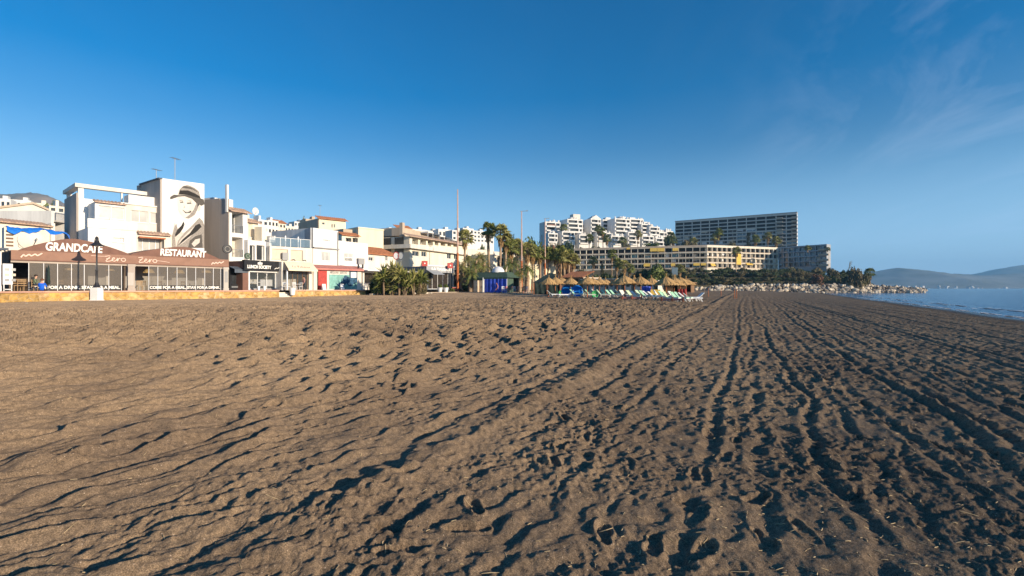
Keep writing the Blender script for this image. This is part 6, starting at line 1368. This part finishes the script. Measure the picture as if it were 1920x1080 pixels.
def cloth(px, Y, w, h, m, label, name='hanging_cloth', z0=.5):
    x = wx(px, Y); g = MB(); vs = []; nx = 10
    for i in range(nx+1):
        for j in range(4): vs.append((-w/2+w*i/nx, .06*math.sin(i*1.9+j), z0+h*j/3 - (.08*math.sin(i*2.3) if j == 0 else 0)))
    g.add(vs, [(i*4+j, (i+1)*4+j, (i+1)*4+j+1, i*4+j+1) for i in range(nx) for j in range(3)], 0, True); o = g.build(name, m, None, (x, Y, gz(x, Y)), rnd.uniform(-.3, .3)); tag(o, label, 'cloth')
cloth(1279, 49, .9, .6, 'red_paint', 'crumpled red cloth hung at the right end of the sunbeds'); cloth(1212, 55, 1.0, .6, 'blue_cloth', 'dark blue cloth behind the third group of parasols', z0=.7)
# low beach deck rails (reddish planks) in front of the third and fourth groups
for pa, pc, Ya, Yc, lb in ((1166, 1204, 45, 44.2, 'low reddish plank barrier in front of the third parasol group'), (1240, 1282, 42.2, 41.2, 'low reddish plank barrier in front of the rightmost parasol group')):
    P = Vector((wx(pa, Ya), Ya)); Q = Vector((wx(pc, Yc), Yc)); d = Q-P; e = empty('plank_barrier', (P.x, P.y, gz(P.x, P.y)), math.atan2(d.y, d.x), lb, 'barrier'); g = MB(); g.box(0, d.length, -.04, .04, .12, .3); g.build('plank', 'pink_trim', e)
    for q in (0.02, .5, .98): g = MB(); g.box(d.length*q-.06, d.length*q+.06, -.1, -.041, -.3, .45); g.build('stake', 'wood_orange', e)
# ------------------------------------------------------------------ kiosk with dome, blue tent, cabinets, netting shelter
b = B('domed_kiosk', 'dark green roofed kiosk with a white dome', 'kiosk', (876, 80), (952, 76), .8)
zr = b.Z(910, 522); mb = MB()
for q in (.02, .35, .98): mb.box(b.L*q-.06, b.L*q+.06, .1, .22, 0, zr); mb.box(b.L*q-.06, b.L*q+.06, 3.6, 3.72, 0, zr)
b.part('post_frame', mb, 'tent_dark'); mb = MB(); mb.box(0.2, b.L-.2, 3.75, 3.9, 0, zr); b.part('rear_wall', mb, 'tent_dark')
mb = MB(); zt = b.Z(910, 511); mb.add([(-.3, -.3, zr), (b.L+.2, -.3, zr), (b.L+.2, 4.2, zr), (-.3, 4.2, zr), (.9, 1.2, zt), (b.L-1, 1.2, zt), (b.L-1, 3, zt), (.9, 3, zt)], [(0,1,5,4), (1,2,6,5), (2,3,7,6), (3,0,4,7), (4,5,6,7), (3,2,1,0)]); mb.box(-.3, b.L+.2, -.34, -.3, zr-.3, zr+.02); b.part('roof', mb, 'tent_green')
mb = MB(); r = (b.X(931.5)-b.X(911))/2; mb.lathe([(r*math.cos(a*math.pi/16), r*.95*math.sin(a*math.pi/16)) for a in range(8)]+[(.001, r*.95)], (b.X(921.5), 2.0, zt-.05), 24); b.part('dome', mb, 'canvas_white')
b = B('blue_tent', 'bright blue cloth tent under the kiosk roof with white corner posts', 'tent', (908, 74), (951, 72.5), .75)
mb = MB(); zt = b.Z(930, 524); vs = []; nx = 30
for i in range(nx+1):
    for j in range(5): vs.append((b.L*i/nx, .08*math.sin(i*1.3)+.05*math.sin(i*2.9), .25*(1 if j == 0 else 0)*abs(math.sin(i*.35)) + zt*j/4))
mb.add(vs, [(i*5+j, (i+1)*5+j, (i+1)*5+j+1, i*5+j+1) for i in range(nx) for j in range(4)], 0, True); b.part('curtain', mb, 'blue_cloth')
mb = MB(); mb.box(0, b.L, .0, 2.4, zt+.003, zt+.06); mb.box(0, .05, .2, 2.4, 0, zt); mb.box(b.L-.05, b.L, .2, 2.4, 0, zt); b.part('side_panels', mb, 'tent_green')
for q in (0, 1): mb = MB(); mb.tube([(b.L*q, -.1, -.2), (b.L*q, -.1, zt)], .05, 6); b.part('corner_post', mb, 'white_paint')
mb = MB(); stroke(mb, [(b.L*.5, .5), (b.L*.62, 1.0), (b.L*.55, 1.6)], .06, -.16); b.part('purple_figure', mb, 'pink_trim')
for k, (pa, pc) in enumerate(((888, 895.5), (896.5, 905))):
    b = B('beach_cabinet', ['left one of the two tall beige cabinets beside the blue tent', 'right one of the two tall beige cabinets beside the blue tent'][k], 'cabinet', (pa, 74), (pc, 73.6), .75, 'beige cabinets beside the blue tent')
    zt = b.Z(pa, 527.5); mb = MB(); mb.box(0, b.L, 0, .7, .25, zt); mb.box(-.02, b.L+.02, -.03, .73, zt+.001, zt+.05); b.part('casing', mb, 'panel_beige'); mb = MB(); mb.box(.05, .1, .1, .6, -.1, .25); mb.box(b.L-.1, b.L-.05, .1, .6, -.1, .25); b.part('feet', mb, 'wood_brown')
    mb = MB(); mb.box(b.L*.8, b.L*.86, -.03, -.001, .9, 1.15); b.part('handle', mb, 'dark_metal')
b = B('netting_shelter', 'dark netting shelter left of the thatched parasols', 'shelter', (1001, 66), (1050, 66), .75)
zt = b.Z(1010, 531); mb = MB(); vs = []
for i in range(21):
    for j in range(4): vs.append((b.L*i/20, .1*math.sin(i*1.7+j), zt*j/3*(1+.05*math.sin(i*.8))))
mb.add(vs, [(i*4+j, (i+1)*4+j, (i+1)*4+j+1, i*4+j+1) for i in range(20) for j in range(3)], 0, True); b.part('net_curtain', mb, 'tent_dark')
mb = MB(); mb.add([(-.2, -.1, zt), (b.L, -.1, zt), (b.L, 5, zt+1.3), (2.5, 5, zt+1.5)], [(0,1,2,3)]); b.part('net_roof', mb, 'tent_dark')
for q in (0, .5, 1): mb = MB(); mb.tube([(b.L*q, -.12, -.2), (b.L*q, -.12, zt)], .05, 6); b.part('post', mb, 'wood_orange')
# beach bars behind the parasols
def bar(p0, p1, py, label, roofm, n, wallm='plaster_warm', gm='room_mid', zb=.9):
    b = B('beach_bar', label, 'bar', p0, p1, zb); h = b.Z(p0[0], py); Hs = [(b.L*(i+.12)/n, b.L*(i+.88)/n, .9 if i % 2 else .1, h-.35, 1.5) for i in range(n)]
    mb = b.shell(0, b.L, 6, h, Hs); b.part('wall', mb, wallm)
    for h_ in Hs: b.win(*h_[:4], t=1.4, n=2, gm=gm, fm='wood_brown', sill=False)
    mb = MB(); tile_strip(mb, -.5, b.L+.5, -1.0, h-.1, 3.0, h+1.1, .4) if roofm == 'terracotta' else mb.box(-.4, b.L+.4, -1.0, 6.2, h+.003, h+.15); b.part('roof', mb, roofm); return b
bar((1058, 92), (1094, 89), 521, 'low beach bar with a red tiled roof behind the leftmost parasols', 'terracotta', 4, 'plaster_tan'); bar((1098, 86), (1160, 80), 526, 'long cream beach bar behind the second parasol group', 'plaster_cream', 7)
bar((1162, 78), (1234, 74), 529, 'beach bar with dark openings behind the third parasol group', 'concrete', 7, 'plaster_warm', 'glass_blue'); bar((1236, 76), (1296, 74), 532, 'low bar behind the rightmost parasol group', 'wood_brown', 5, 'wood_brown', 'room_dark')
x = wx(1265, 150); g = MB(); g.box(-1, 1, -.1, .1, 0, 2.4); o = g.build('blue_hoarding', 'glass_blue', None, (x, 150, EYE-(517-HY)/F*150), .2); tag(o, 'pale blue panel between the green tree and the small palm', 'panel'); 
g = MB(); g.box(-.1, .1, .1, .3, -8, 1); g.build('support', 'wood_brown', o)
# ------------------------------------------------------------------ garden with yuccas and agaves
def spiky(px, Y, py_top, label, m='palm_leaf_yellow', n=34, name='yucca', wdt=.075, trunk=True, zb=None):
    x = wx(px, Y); z = gz(x, Y) if zb is None else zb; h = EYE-(py_top-HY)/F*Y-z; L = min(1.5, h*.66); zc = h-L*.8; rg = random.Random(int(px*3)); e = empty(name, (x, Y, z), 0, label, 'plant'); g = MB()
    heads = [(0, 0, zc)] if h < 1.6 else [(rg.uniform(-.5, .5), rg.uniform(-.4, .4), zc*rg.uniform(.5, 1)) for _ in range(3)] + [(0, 0, zc)]
    for hx, hy, hz_ in heads:
        for k in range(n):
            a = rg.random()*6.28; el = rg.uniform(-.5, 1.45); l = L*rg.uniform(.7, 1.1); c, s = math.cos(a), math.sin(a); d = Vector((c*math.cos(el), s*math.cos(el), math.sin(el))); sd_ = Vector((-s, c, 0))*wdt*L; p = Vector((hx, hy, max(.05, hz_))); md = p+d*l*.55; g.add([p-sd_*.5, p+sd_*.5, md+sd_, p+d*l-Vector((0, 0, l*.15*math.cos(el))), md-sd_], [(0,1,2,3,4)])
    g.build('leaves', m, e); g = MB()
    for hx, hy, hz_ in heads: g.tube([(hx*.2, hy*.2, -.1), (hx*.7, hy*.7, max(.1, hz_)*.5), (hx, hy, max(.12, hz_)+.1)], .09, 6)
    g.build('stem', 'trunk', e)
GP = [(706, 66, 514, 'pale grey green yucca at the left end of the garden', 'palm_leaf_yellow'), (720, 61.2, 497, 'tall yucca with arching leaves, left of the round road signs', 'palm_leaf'), (734, 61.5, 489, 'tallest yucca head just left of the round road signs', 'palm_leaf_yellow'), (748, 61, 494, 'wide yellow green yucca right under the round road signs', 'palm_leaf_yellow'), (759, 61, 504, 'yucca with pale leaf edges right of the round road signs', 'palm_leaf'),
      (738, 62, 515, 'low agave in the middle of the garden front', 'palm_leaf_yellow'), (776, 61.5, 505, 'bright green yucca right of the wooden board', 'palm_leaf_yellow'), (786, 62, 504, 'green yucca near the pub awning', 'palm_leaf'), (772, 64, 519, 'dark agave beside the white posts', 'palm_leaf'), (760, 62, 529, 'low agave with pointed grey leaves near the stones', 'palm_leaf'), (716, 63, 520, 'low yucca behind the left garden stones', 'palm_leaf')]
for px, Y, py, lb, m_ in GP: spiky(px, Y, py, lb, m_)
for px, Y, pt, pw, kd, lb in ((700, 64, 524, 18, 'dark', 'dark low bush at the left end of the garden'), (714, 62.5, 530, 18, 'mid', 'green bush below the tall yucca'), (733, 62.5, 533, 20, 'mid', 'green bush in the middle of the garden'), (753, 62.5, 535, 22, 'dark', 'dark bush behind the right garden stones'), (770, 62, 534, 22, 'olive', 'olive bush at the right of the garden'), (786, 62, 535, 22, 'dry', 'orange brown bush at the right end of the garden'), (797, 64, 530, 14, 'dry', 'dry orange plant next to the pub'), (708, 62.2, 519, 22, 'mid', 'bright green bush behind the left garden stones'), (727, 63.5, 512, 30, 'mid', 'wide bright green bush at the heart of the garden'), (744, 62, 522, 26, 'olive', 'dusty bush under the round road signs'), (764, 63, 516, 22, 'mid', 'green bush just left of the wooden notice board'), (781, 63, 521, 22, 'olive', 'dusty bush between the notice board and the pub'), (872, 78, 526, 14, 'dark', 'dark bush right of the first mast'), (846, 76, 540, 12, 'mid', 'small green bush left of the first mast')):
    x = wx(px, Y); tree('garden_bush', (x, Y, gz(x, Y)-.1), max(.5, (EYE-(pt-HY)/F*Y-gz(x, Y))/1.25), pw/F*Y/1.5, kd, lb, 'bush', 'bushes in the promenade garden')
for k in range(30):
    px = 692 + 118*(k+.5)/30; Y = 62.5 + (abs(px-690)/110)*6 - .6 + rg.uniform(-.3, .3); x = wx(px, Y); boulder(x, Y, gz(x, Y)+.05, rg.uniform(.16, .34), 'pale round stone in the row edging the garden', 'pale stones edging the garden')
x = wx(770, 65); e = empty('notice_board', (x, 65, gz(x, 65)), 0, 'small wooden notice board with a white upper panel in the garden', 'board'); g = MB(); g.box(-.3, .3, -.03, .03, .6, 1.3); g.build('lower_panel', 'wood_brown', e); g = MB(); g.box(-.3, .1, -.03, .03, 1.32, 1.95); g.build('upper_panel', 'white_paint', e)
for q in (-.3, .3): g = MB(); g.box(q-.03, q+.03, .031, .09, -.2, 1.6); g.build('post', 'wood_brown', e)
for px, lb, m_, mr in ((742.5, 'left round road sign with a pale face and red rim above the yuccas', 'canvas_white', 'red_paint'), (751.5, 'right round grey mirror above the yuccas', 'glass_pale', 'slate')):
    Y = 69; x = wx(px, Y); z = gz(x, Y); e = empty('round_road_sign', (x, Y, z), 0, lb, 'sign'); zc = EYE-(480.5-HY)/F*Y-z; g = MB(); g.tube([(0, .08, -.2), (0, .08, zc)], .04, 6); g.build('pole', 'grey_metal', e); r = .38
    g = MB(); g.add([(r*math.cos(a*math.pi/12), -.02, zc+1.35*r*math.sin(a*math.pi/12)) for a in range(24)], [tuple(range(24))]); g.build('face', m_, e); g = MB(); g.tube([(r*math.cos(a*math.pi/12), -.01, zc+1.35*r*math.sin(a*math.pi/12)) for a in range(25)], .06, 6); g.build('rim', mr, e)
# ------------------------------------------------------------------ cafe furniture, pots, scooter
def chair_proto(m_, label):
    e = empty('cafe_chair', (0, 0, 0), 0, label, 'chair'); g = MB(); g.box(-.22, .22, -.22, .22, .42, .47); g.build('seat', m_, e)
    for sx in (-1, 1):
        for sy in (-1, 1): g = MB(); g.tube([(sx*.19, sy*.19, 0), (sx*.19, sy*.19, .42 if sy < 0 else .95)], .022, 6); g.build('leg', m_, e)
    g = MB(); g.box(-.17, .17, .17, .21, .6, .68); g.box(-.17, .17, .17, .21, .78, .86); g.box(-.2, .2, .165, .215, .9, .97); g.build('backrest', m_, e); return e
def table_proto(m_, label):
    e = empty('cafe_table', (0, 0, 0), 0, label, 'table'); g = MB(); g.lathe([(.001, .76), (.4, .76), (.4, .72), (.001, .72)], seg=18, smooth=False); g.build('tabletop', m_, e); g = MB(); g.tube([(0, 0, 0), (0, 0, .72)], .035, 8); g.tube([(0, 0, 0), (0, 0, .03)], .25, 12); g.build('pedestal', 'dark_metal', e); return e
CP = {'r': chair_proto('rattan', 'x'), 'w': chair_proto('canvas_white', 'x'), 'b': chair_proto('pink_trim', 'x')}; TP = {'w': table_proto('canvas_white', 'x'), 'r': table_proto('wood_brown', 'x')}; ucf = set()
def put(PR, k, p, rz, lb, tagk):
    o = PR[k] if (tagk, k) not in ucf else copy_tree(PR[k]); ucf.add((tagk, k)); o.location = p; o.rotation_euler = (0, 0, rz); o['label'] = lb
def onb(b, px, t): return on(b, px, t, 0)
FS = [(REST, 30, .5, 'r', 'rattan chair at the left in the open doorway behind the menu board'), (REST, 39, .0, 'r', 'rattan chair facing out in the open doorway at the left'), (REST, 47, .5, 'r', 'rattan chair at the right in the open doorway at the left'), (REST, 262, .6, 'r', 'rattan chair in the open doorway right of the stone pillar'), (REST, 270, 1.2, 'r', 'rattan chair deeper in the doorway right of the stone pillar'), (REST, 300, 1.4, 'r', 'rattan chair behind the glass below the large woven lamp'), (REST, 345, 1.5, 'r', 'rattan chair behind the glass in the middle of the right dining room'), (REST, 112, 1.4, 'r', 'rattan chair behind the glass left of the street lamp')]
for bb, px, t, k, lb in FS: put(CP, k, Vector(onb(bb, px, t))+Vector((0, 0, .03)), bb.th+rnd.uniform(-.5, .5), lb, 'c')
for bb, px, t, k, lb in ((REST, 37, 1.0, 'r', 'brown table in the open doorway at the left'), (REST, 308, 1.6, 'w', 'white table behind the glass below the large woven lamp'), (REST, 356, 1.6, 'w', 'white table in the middle of the right dining room')): put(TP, k, Vector(onb(bb, px, t))+Vector((0, 0, .03)), 0, lb, 't')
for px, t, k, rz, lb in ((533, -1.6, 'w', .3, 'white chair left of the steps table before the cream cafe'), (541, -2.0, 'w', 2.0, 'white chair nearest the planter before the cream cafe'), (552, -1.8, 'w', .6, 'white chair left of the person in pink'), (562, -1.5, 'w', -.4, 'white chair beside the person in pink')): put(CP, k, onb(CT, px, t), rz, lb, 'c')
for px, t, k, lb in ((537, -1.4, 'w', 'white round table before the left half of the cream cafe'), (557, -1.4, 'w', 'white round table beside the person in pink')): put(TP, k, onb(CT, px, t), 0, lb, 't')
for px, Y, k, rz, lb in ((686, 66, 'w', .4, 'white chair left of the garden by the open bar'), (694, 67, 'w', 2.4, 'white chair under the flat canopy of the open bar'), (944, 70, 'w', .4, 'white chair at the right corner of the blue tent'), (952, 70, 'b', 1.0, 'pinkish chair right of the blue tent'), (958, 69, 'b', -1.2, 'second pinkish chair right of the blue tent'), (966, 70, 'w', 2.4, 'white chair left of the foot of the middle mast'), (972, 69, 'b', .1, 'pinkish chair by the foot of the middle mast'), (984, 70, 'b', 3.0, 'pinkish chair right of the middle mast'), (990, 69, 'w', .7, 'white chair left of the orange post of the netting shelter')):
    x = wx(px, Y); put(CP, k, (x, Y, (ZP if px < 700 else gz(x, Y)+.02)), rz, lb, 'c')
for px, Y, k, lb in ((690, 66.6, 'w', 'white table beside the open bar'), (955, 70.5, 'r', 'brown table right of the blue tent'), (979, 70.5, 'r', 'brown table by the middle mast')): x = wx(px, Y); put(TP, k, (x, Y, (ZP if px < 700 else gz(x, Y)+.02)), 0, lb, 't')
def pot(p, r, h, label, m='white_paint', plant=None):
    e = empty('planter', p, 0, label, 'planter'); g = MB(); g.lathe([(.001, 0), (r*.7, 0), (r, h*.9), (r*1.1, h*.9), (r*1.1, h), (r*.9, h), (r*.85, h*.85), (.001, h*.85)], seg=18, smooth=False); g.build('pot', m, e)
    if plant: child_mesh('plant', CROWN[plant, 0], e, loc=(0, 0, h*.8), sc=(r*1.3, r*1.3, h*.7))
p, n = edge_at(546, .25); pot((p.x, p.y, ZP-.55), .33, .85, 'big white planter beside the beach steps', plant=None)
for px, Y, lb in ((836, 74, 'white planter left of the first mast'), (825, 74, 'low white planter in front of the pub')): x = wx(px, Y); pot((x, Y, gz(x, Y)), .4, .75, lb, plant='mid')
for px, lb in ((485, 'left white pot in front of the black signed shop'), (496, 'right white pot in front of the black signed shop')): pot(Vector(onb(LS, px, -1.2)), .16, .5, lb)
for px, t, lb in ((607, -1.0, 'white V shaped sign standing before the red panel'), (641, -1.2, 'white folding sign before the teal painted shutter')):
    P = onb(MK, px, t); e = empty('folding_sign', P, MK.th, lb, 'sign'); 
    for sg in (-1, 1): g = MB(); g.add([(-.25, sg*.2, 0), (.25, sg*.2, 0), (.25, 0, .8), (-.25, 0, .8), (-.25, sg*.23, 0), (.25, sg*.23, 0), (.25, sg*.03, .8), (-.25, sg*.03, .8)], [(0,1,2,3), (7,6,5,4), (0,4,5,1), (2,6,7,3)]); g.build('panel', 'canvas_white', e)
x = wx(856, 78.5); e = empty('motor_scooter', (x, 78.5, gz(x, 78.5)+.02), .5, 'red motor scooter parked behind the foot of the first mast', 'scooter')
for q in (-.6, .6):
    g = MB(); vs = []
    for k in range(16):
        for rr, yy in ((.24, -.05), (.24, .05), (.13, .04), (.13, -.04)): a = 2*math.pi*k/16; vs.append((q+rr*math.cos(a), yy, .24+rr*math.sin(a)))
    g.add(vs, [(k*4+j, ((k+1) % 16)*4+j, ((k+1) % 16)*4+(j+1) % 4, k*4+(j+1) % 4) for k in range(16) for j in range(4)], 0, True); g.build('wheel', 'dark_metal', e)
g = MB(); g.prism([(-.85, .5), (-.3, .35), (.2, .33), (.35, .35), (.5, .95), (.6, .95), (.5, .3), (.3, .22), (-.2, .22), (-.5, .3), (-.9, .42)], -.14, .14); g.prism([(-.8, .5), (-.15, .42), (-.15, .7), (-.75, .72)], -.16, .16); g.build('body', 'red_paint', e)
g = MB(); g.box(-.75, -.1, -.15, .15, .73, .8); g.build('saddle', 'dark_metal', e); g = MB(); g.tube([(.52, -.3, 1.05), (.55, 0, 1.0), (.52, .3, 1.05)], .025, 6); g.tube([(.6, 0, .3), (.54, 0, 1.0)], .03, 6); g.build('handlebar', 'dark_metal', e)
# ------------------------------------------------------------------ people
def person(label, joints, mats, hair, p, rz, s=1.0, hem=.85):
    """one continuous skinned body; joints: name -> (pos, radius, parent)"""
    names = list(joints); idx = {n: i for i, n in enumerate(names)}
    me = bpy.data.meshes.new('body'); me.from_pydata([joints[n][0] for n in names], [(idx[joints[n][2]], i) for i, n in enumerate(names) if joints[n][2]], []); o = bpy.data.objects.new('body', me); COL.objects.link(o)
    o.modifiers.new('skin', 'SKIN'); sk = me.skin_vertices[0].data
    for i, n in enumerate(names): r = joints[n][1]; sk[i].radius = r if isinstance(r, tuple) else (r, r); sk[i].use_root = (i == 0)
    sb = o.modifiers.new('sub', 'SUBSURF'); sb.levels = 1; sb.render_levels = 1
    bpy.context.view_layer.update(); dg = bpy.context.evaluated_depsgraph_get(); m2 = bpy.data.meshes.new_from_object(o.evaluated_get(dg)); bpy.data.objects.remove(o)
    pts = [(Vector(joints[n][0]), n) for n in names]; m2.materials.clear()
    for m_ in mats: m2.materials.append(M[m_])
    for f in m2.polygons:
        c = f.center; n = min(pts, key=lambda q: (q[0]-c).length)[1]; f.use_smooth = True
        f.material_index = 0 if n.startswith(('head', 'neck', 'hand', 'f_', 'nose', 'th')) else (2 if n.startswith(('leg', 'knee', 'shin', 'ankle', 'toe', 'hipj')) else 1)
    e = empty('person', p, rz, label, 'person'); e.scale = (s, s, s); b_ = bpy.data.objects.new('body', m2); COL.objects.link(b_); b_.parent = e
    hd = Vector(joints['head'][0]); g = MB(); rg2 = random.Random(2); vs = []
    for j in range(6):
        for k in range(14): a = 2*math.pi*k/14; el = 1.57-j*.34-(.35 if math.sin(a) > 0 else 0)*j/5; vs.append((hd.x+.108*math.cos(el)*math.cos(a), hd.y+.01+.122*math.cos(el)*math.sin(a), hd.z+.02+.125*math.sin(el)))
    g.add(vs, [(j*14+k, (j+1)*14+k, (j+1)*14+(k+1) % 14, j*14+(k+1) % 14) for j in range(5) for k in range(14)], 0, True); g.build('hair', hair, e); return e
def seated():
    J = {'pelvis': ((0, .05, .50), (.16, .12), None), 'waist': ((0, .06, .68), (.14, .10), 'pelvis'), 'chest': ((0, .03, .90), (.17, .12), 'waist'), 'neck': ((0, .0, 1.09), .055, 'chest'), 'head_low': ((0, -.02, 1.16), .08, 'neck'), 'head': ((0, -.02, 1.27), (.085, .10), 'head_low'), 'head_top': ((0, -.01, 1.36), .05, 'head'), 'nose': ((0, -.125, 1.25), .012, 'head')}
    for sg, t in ((-1, 'l'), (1, 'r')):
        J['sh'+t] = ((sg*.18, .02, 1.0), .065, 'chest'); J['elb'+t] = ((sg*.25, -.08, .74), .048, 'sh'+t); J['wr'+t] = ((sg*.14, -.32, .76), .032, 'elb'+t); J['hand'+t] = ((sg*.12, -.38, .77), (.035, .02), 'wr'+t)
        for i in range(4): J[f'f_{i}{t}'] = ((sg*(.085+.022*i), -.455+.008*abs(i-1.5), .76), .009, 'hand'+t)
        J['th'+t] = ((sg*.07, -.40, .79), .01, 'hand'+t)
        J['hipj'+t] = ((sg*.10, -.02, .50), .09, 'pelvis'); J['knee'+t] = ((sg*.13, -.45, .50), .062, 'hipj'+t); J['shin'+t] = ((sg*.13, -.44, .28), .052, 'knee'+t); J['ankle'+t] = ((sg*.13, -.42, .07), .036, 'shin'+t); J['toe'+t] = ((sg*.14, -.58, .035), .03, 'ankle'+t)
    return J
def standing():
    J = {'pelvis': ((0, 0, .95), (.15, .10), None), 'waist': ((0, 0, 1.10), (.13, .09), 'pelvis'), 'chest': ((0, 0, 1.32), (.17, .11), 'waist'), 'neck': ((0, .0, 1.50), .052, 'chest'), 'head_low': ((0, -.02, 1.56), .075, 'neck'), 'head': ((0, -.02, 1.65), (.08, .095), 'head_low'), 'head_top': ((0, -.01, 1.73), .05, 'head'), 'nose': ((0, -.12, 1.64), .012, 'head')}
    for sg, t in ((-1, 'l'), (1, 'r')):
        J['sh'+t] = ((sg*.18, 0, 1.42), .06, 'chest'); J['elb'+t] = ((sg*.25, -.02, 1.14), .045, 'sh'+t); J['wr'+t] = ((sg*.22, -.14, .94), .03, 'elb'+t); J['hand'+t] = ((sg*.21, -.18, .87), (.022, .035), 'wr'+t)
        for i in range(4): J[f'f_{i}{t}'] = ((sg*.2, -.225+.022*i, .79+.006*abs(i-1.5)), .009, 'hand'+t)
        J['th'+t] = ((sg*.18, -.24, .85), .01, 'hand'+t)
        J['hipj'+t] = ((sg*.09, 0, .88), .085, 'pelvis'); J['knee'+t] = ((sg*.10, -.03 if sg < 0 else .08, .50), .06, 'hipj'+t); J['shin'+t] = ((sg*.10, .0 if sg < 0 else .13, .32), .05, 'knee'+t); J['ankle'+t] = ((sg*.10, .03 if sg < 0 else .2, .08), .036, 'shin'+t); J['toe'+t] = ((sg*.11, -.11 if sg < 0 else .06, .035), .03, 'ankle'+t)
    return J
def on_edge(px, off): p, n = edge_at(px, off); return (p.x, p.y, ZP+.03)
p = on_edge(79, 0.0); person('person in a bright blue jacket sitting on the low wall in front of the restaurant', seated(), ['skin', 'jacket_blue', 'trousers'], 'hair_brown', (p[0], p[1], ZP+.03-.40), REST.th+R(150), 1.0)
x, y, z = onb(REST, 67, -.9); person('person in a dark green top sitting at the glass, left of the one in blue', seated(), ['skin', 'jacket_green', 'trousers'], 'hair_dark', (x, y, ZP), REST.th+R(60), 1.0)
put(CP, 'r', (x, y, ZP), REST.th+R(60), 'rattan chair carrying the person in the dark green top', 'c')
x, y, z = onb(CT, 570, -1.3); person('person in a pink top standing before the cream cafe', standing(), ['skin', 'shirt_pink', 'trousers'], 'hair_dark', (x, y, ZP), CT.th+R(-100), .98)
# tall dark closed parasol by the glass
x, y, z = onb(REST, 91, -.5); e = empty('closed_parasol', (x, y, ZP), 0, 'closed dark green parasol standing against the restaurant glass', 'parasol'); g = MB(); g.lathe([(.02, 2.2), (.07, 2.0), (.09, 1.4), (.13, .75), (.12, .6), (.03, .6)], seg=10); g.build('folded_canopy', 'tent_dark', e); g = MB(); g.tube([(0, 0, 0), (0, 0, 2.25)], .02, 6); g.tube([(0, 0, 0), (0, 0, .08)], .25, 12); g.build('pole', 'dark_metal', e)
# ------------------------------------------------------------------ straw, twigs and litter on the sand
mb = MB(); rg = random.Random(31)
for k in range(2400):
    Y = 2.3 + 10*rg.random()**1.8; w = rg.gauss(.8, .7) if rg.random() < .45 else rg.uniform(-2, 5); x = (w+.433*Y)/.901
    if rg.random() < .2: x = rg.uniform(-1.0, 1.0)*Y
    l = rg.uniform(.005, .022)*(1 if rg.random() < .97 else 2.4); a = rg.random()*6.28; z = gz(x, Y); r = rg.uniform(.0012, .003)*(1 if l < .05 else 1.4)
    dep = bpy.context.evaluated_depsgraph_get() if False else None
    mb.v.append(('T', x, Y, l, a, r)) if False else None
    STR = globals().setdefault('_straw', []); STR.append((x, Y, l, a, r))
from mathutils.bvhtree import BVHTree
_s = bpy.data.objects['sand']
def sand_hit(x, y):
    ok, loc, nr, _ = _s.ray_cast((x, y, 5), (0, 0, -1)); return loc.z if ok else gz(x, y)
mb = MB()
for x, Y, l, a, r in _straw:
    dx, dy = l*math.cos(a), l*math.sin(a); z0, z1 = sand_hit(x-dx, Y-dy), sand_hit(x+dx, Y+dy); zm = max(sand_hit(x, Y), (z0+z1)/2); mb.tube([(x-dx, Y-dy, z0+r*1.5), (x+dx*.1, Y+dy*.1-.1*l, zm+r*2), (x+dx, Y+dy, z1+r*1.5)], r, 4)
tag(mb.build('straw_litter', 'twig'), 'bits of straw and twigs scattered on the sand', 'straw', kind='stuff')
for px, py, s, m_, lb in ((116, 587, .09, 'white_paint', 'small white scrap on the smooth sand at left'), (169, 590, .06, 'white_paint', 'tiny white scrap right of the other scrap on the smooth sand'), (121, 604, .07, 'wood_brown', 'small brown stone below the white scrap'), (50, 571, .12, 'rock', 'stone at the foot of the yellow wall at left'), (1540, 705, .05, 'rock_dark', 'dark pebble among the ruts at right')):
    Y = 1.6
    for _ in range(60):
        h = EYE - gz(wx(px, Y), Y); Y = .5*Y + .5*(h*F/(py-HY))
    x = wx(px, Y); o = bpy.data.objects.new('pebble', BM_[3 if m_ == 'white_paint' else 0].copy()); COL.objects.link(o); o.data.materials.clear(); o.data.materials.append(M[m_]); o.location = (x, Y, sand_hit(x, Y)+s*.3); o.scale = (s, s*.7, s*.45); o.rotation_euler = (0, 0, rnd.random()*6); tag(o, lb, 'scrap' if m_ == 'white_paint' else 'stone'); o.name = 'paper_scrap' if m_ == 'white_paint' else 'pebble'

# ------------------------------------------------------------------ air between here and the far hills
mb = MB(); mb.box(-2600, 8600, -300, 5400, -42, 300); hb = mb.build('haze', 'plaster_white'); hb.data.materials.clear()
hm = bpy.data.materials.new('haze'); hm.use_nodes = True; n = hm.node_tree; n.nodes.clear(); o_ = n.nodes.new('ShaderNodeOutputMaterial'); v = n.nodes.new('ShaderNodeVolumePrincipled')
v.inputs['Color'].default_value = (0.30, 0.64, 1.0, 1); v.inputs['Density'].default_value = 0.00016; v.inputs['Anisotropy'].default_value = 0.0
n.links.new(v.outputs[0], o_.inputs['Volume']); hb.data.materials.append(hm); tag(hb, 'thin blue sea haze', 'haze', kind='stuff')
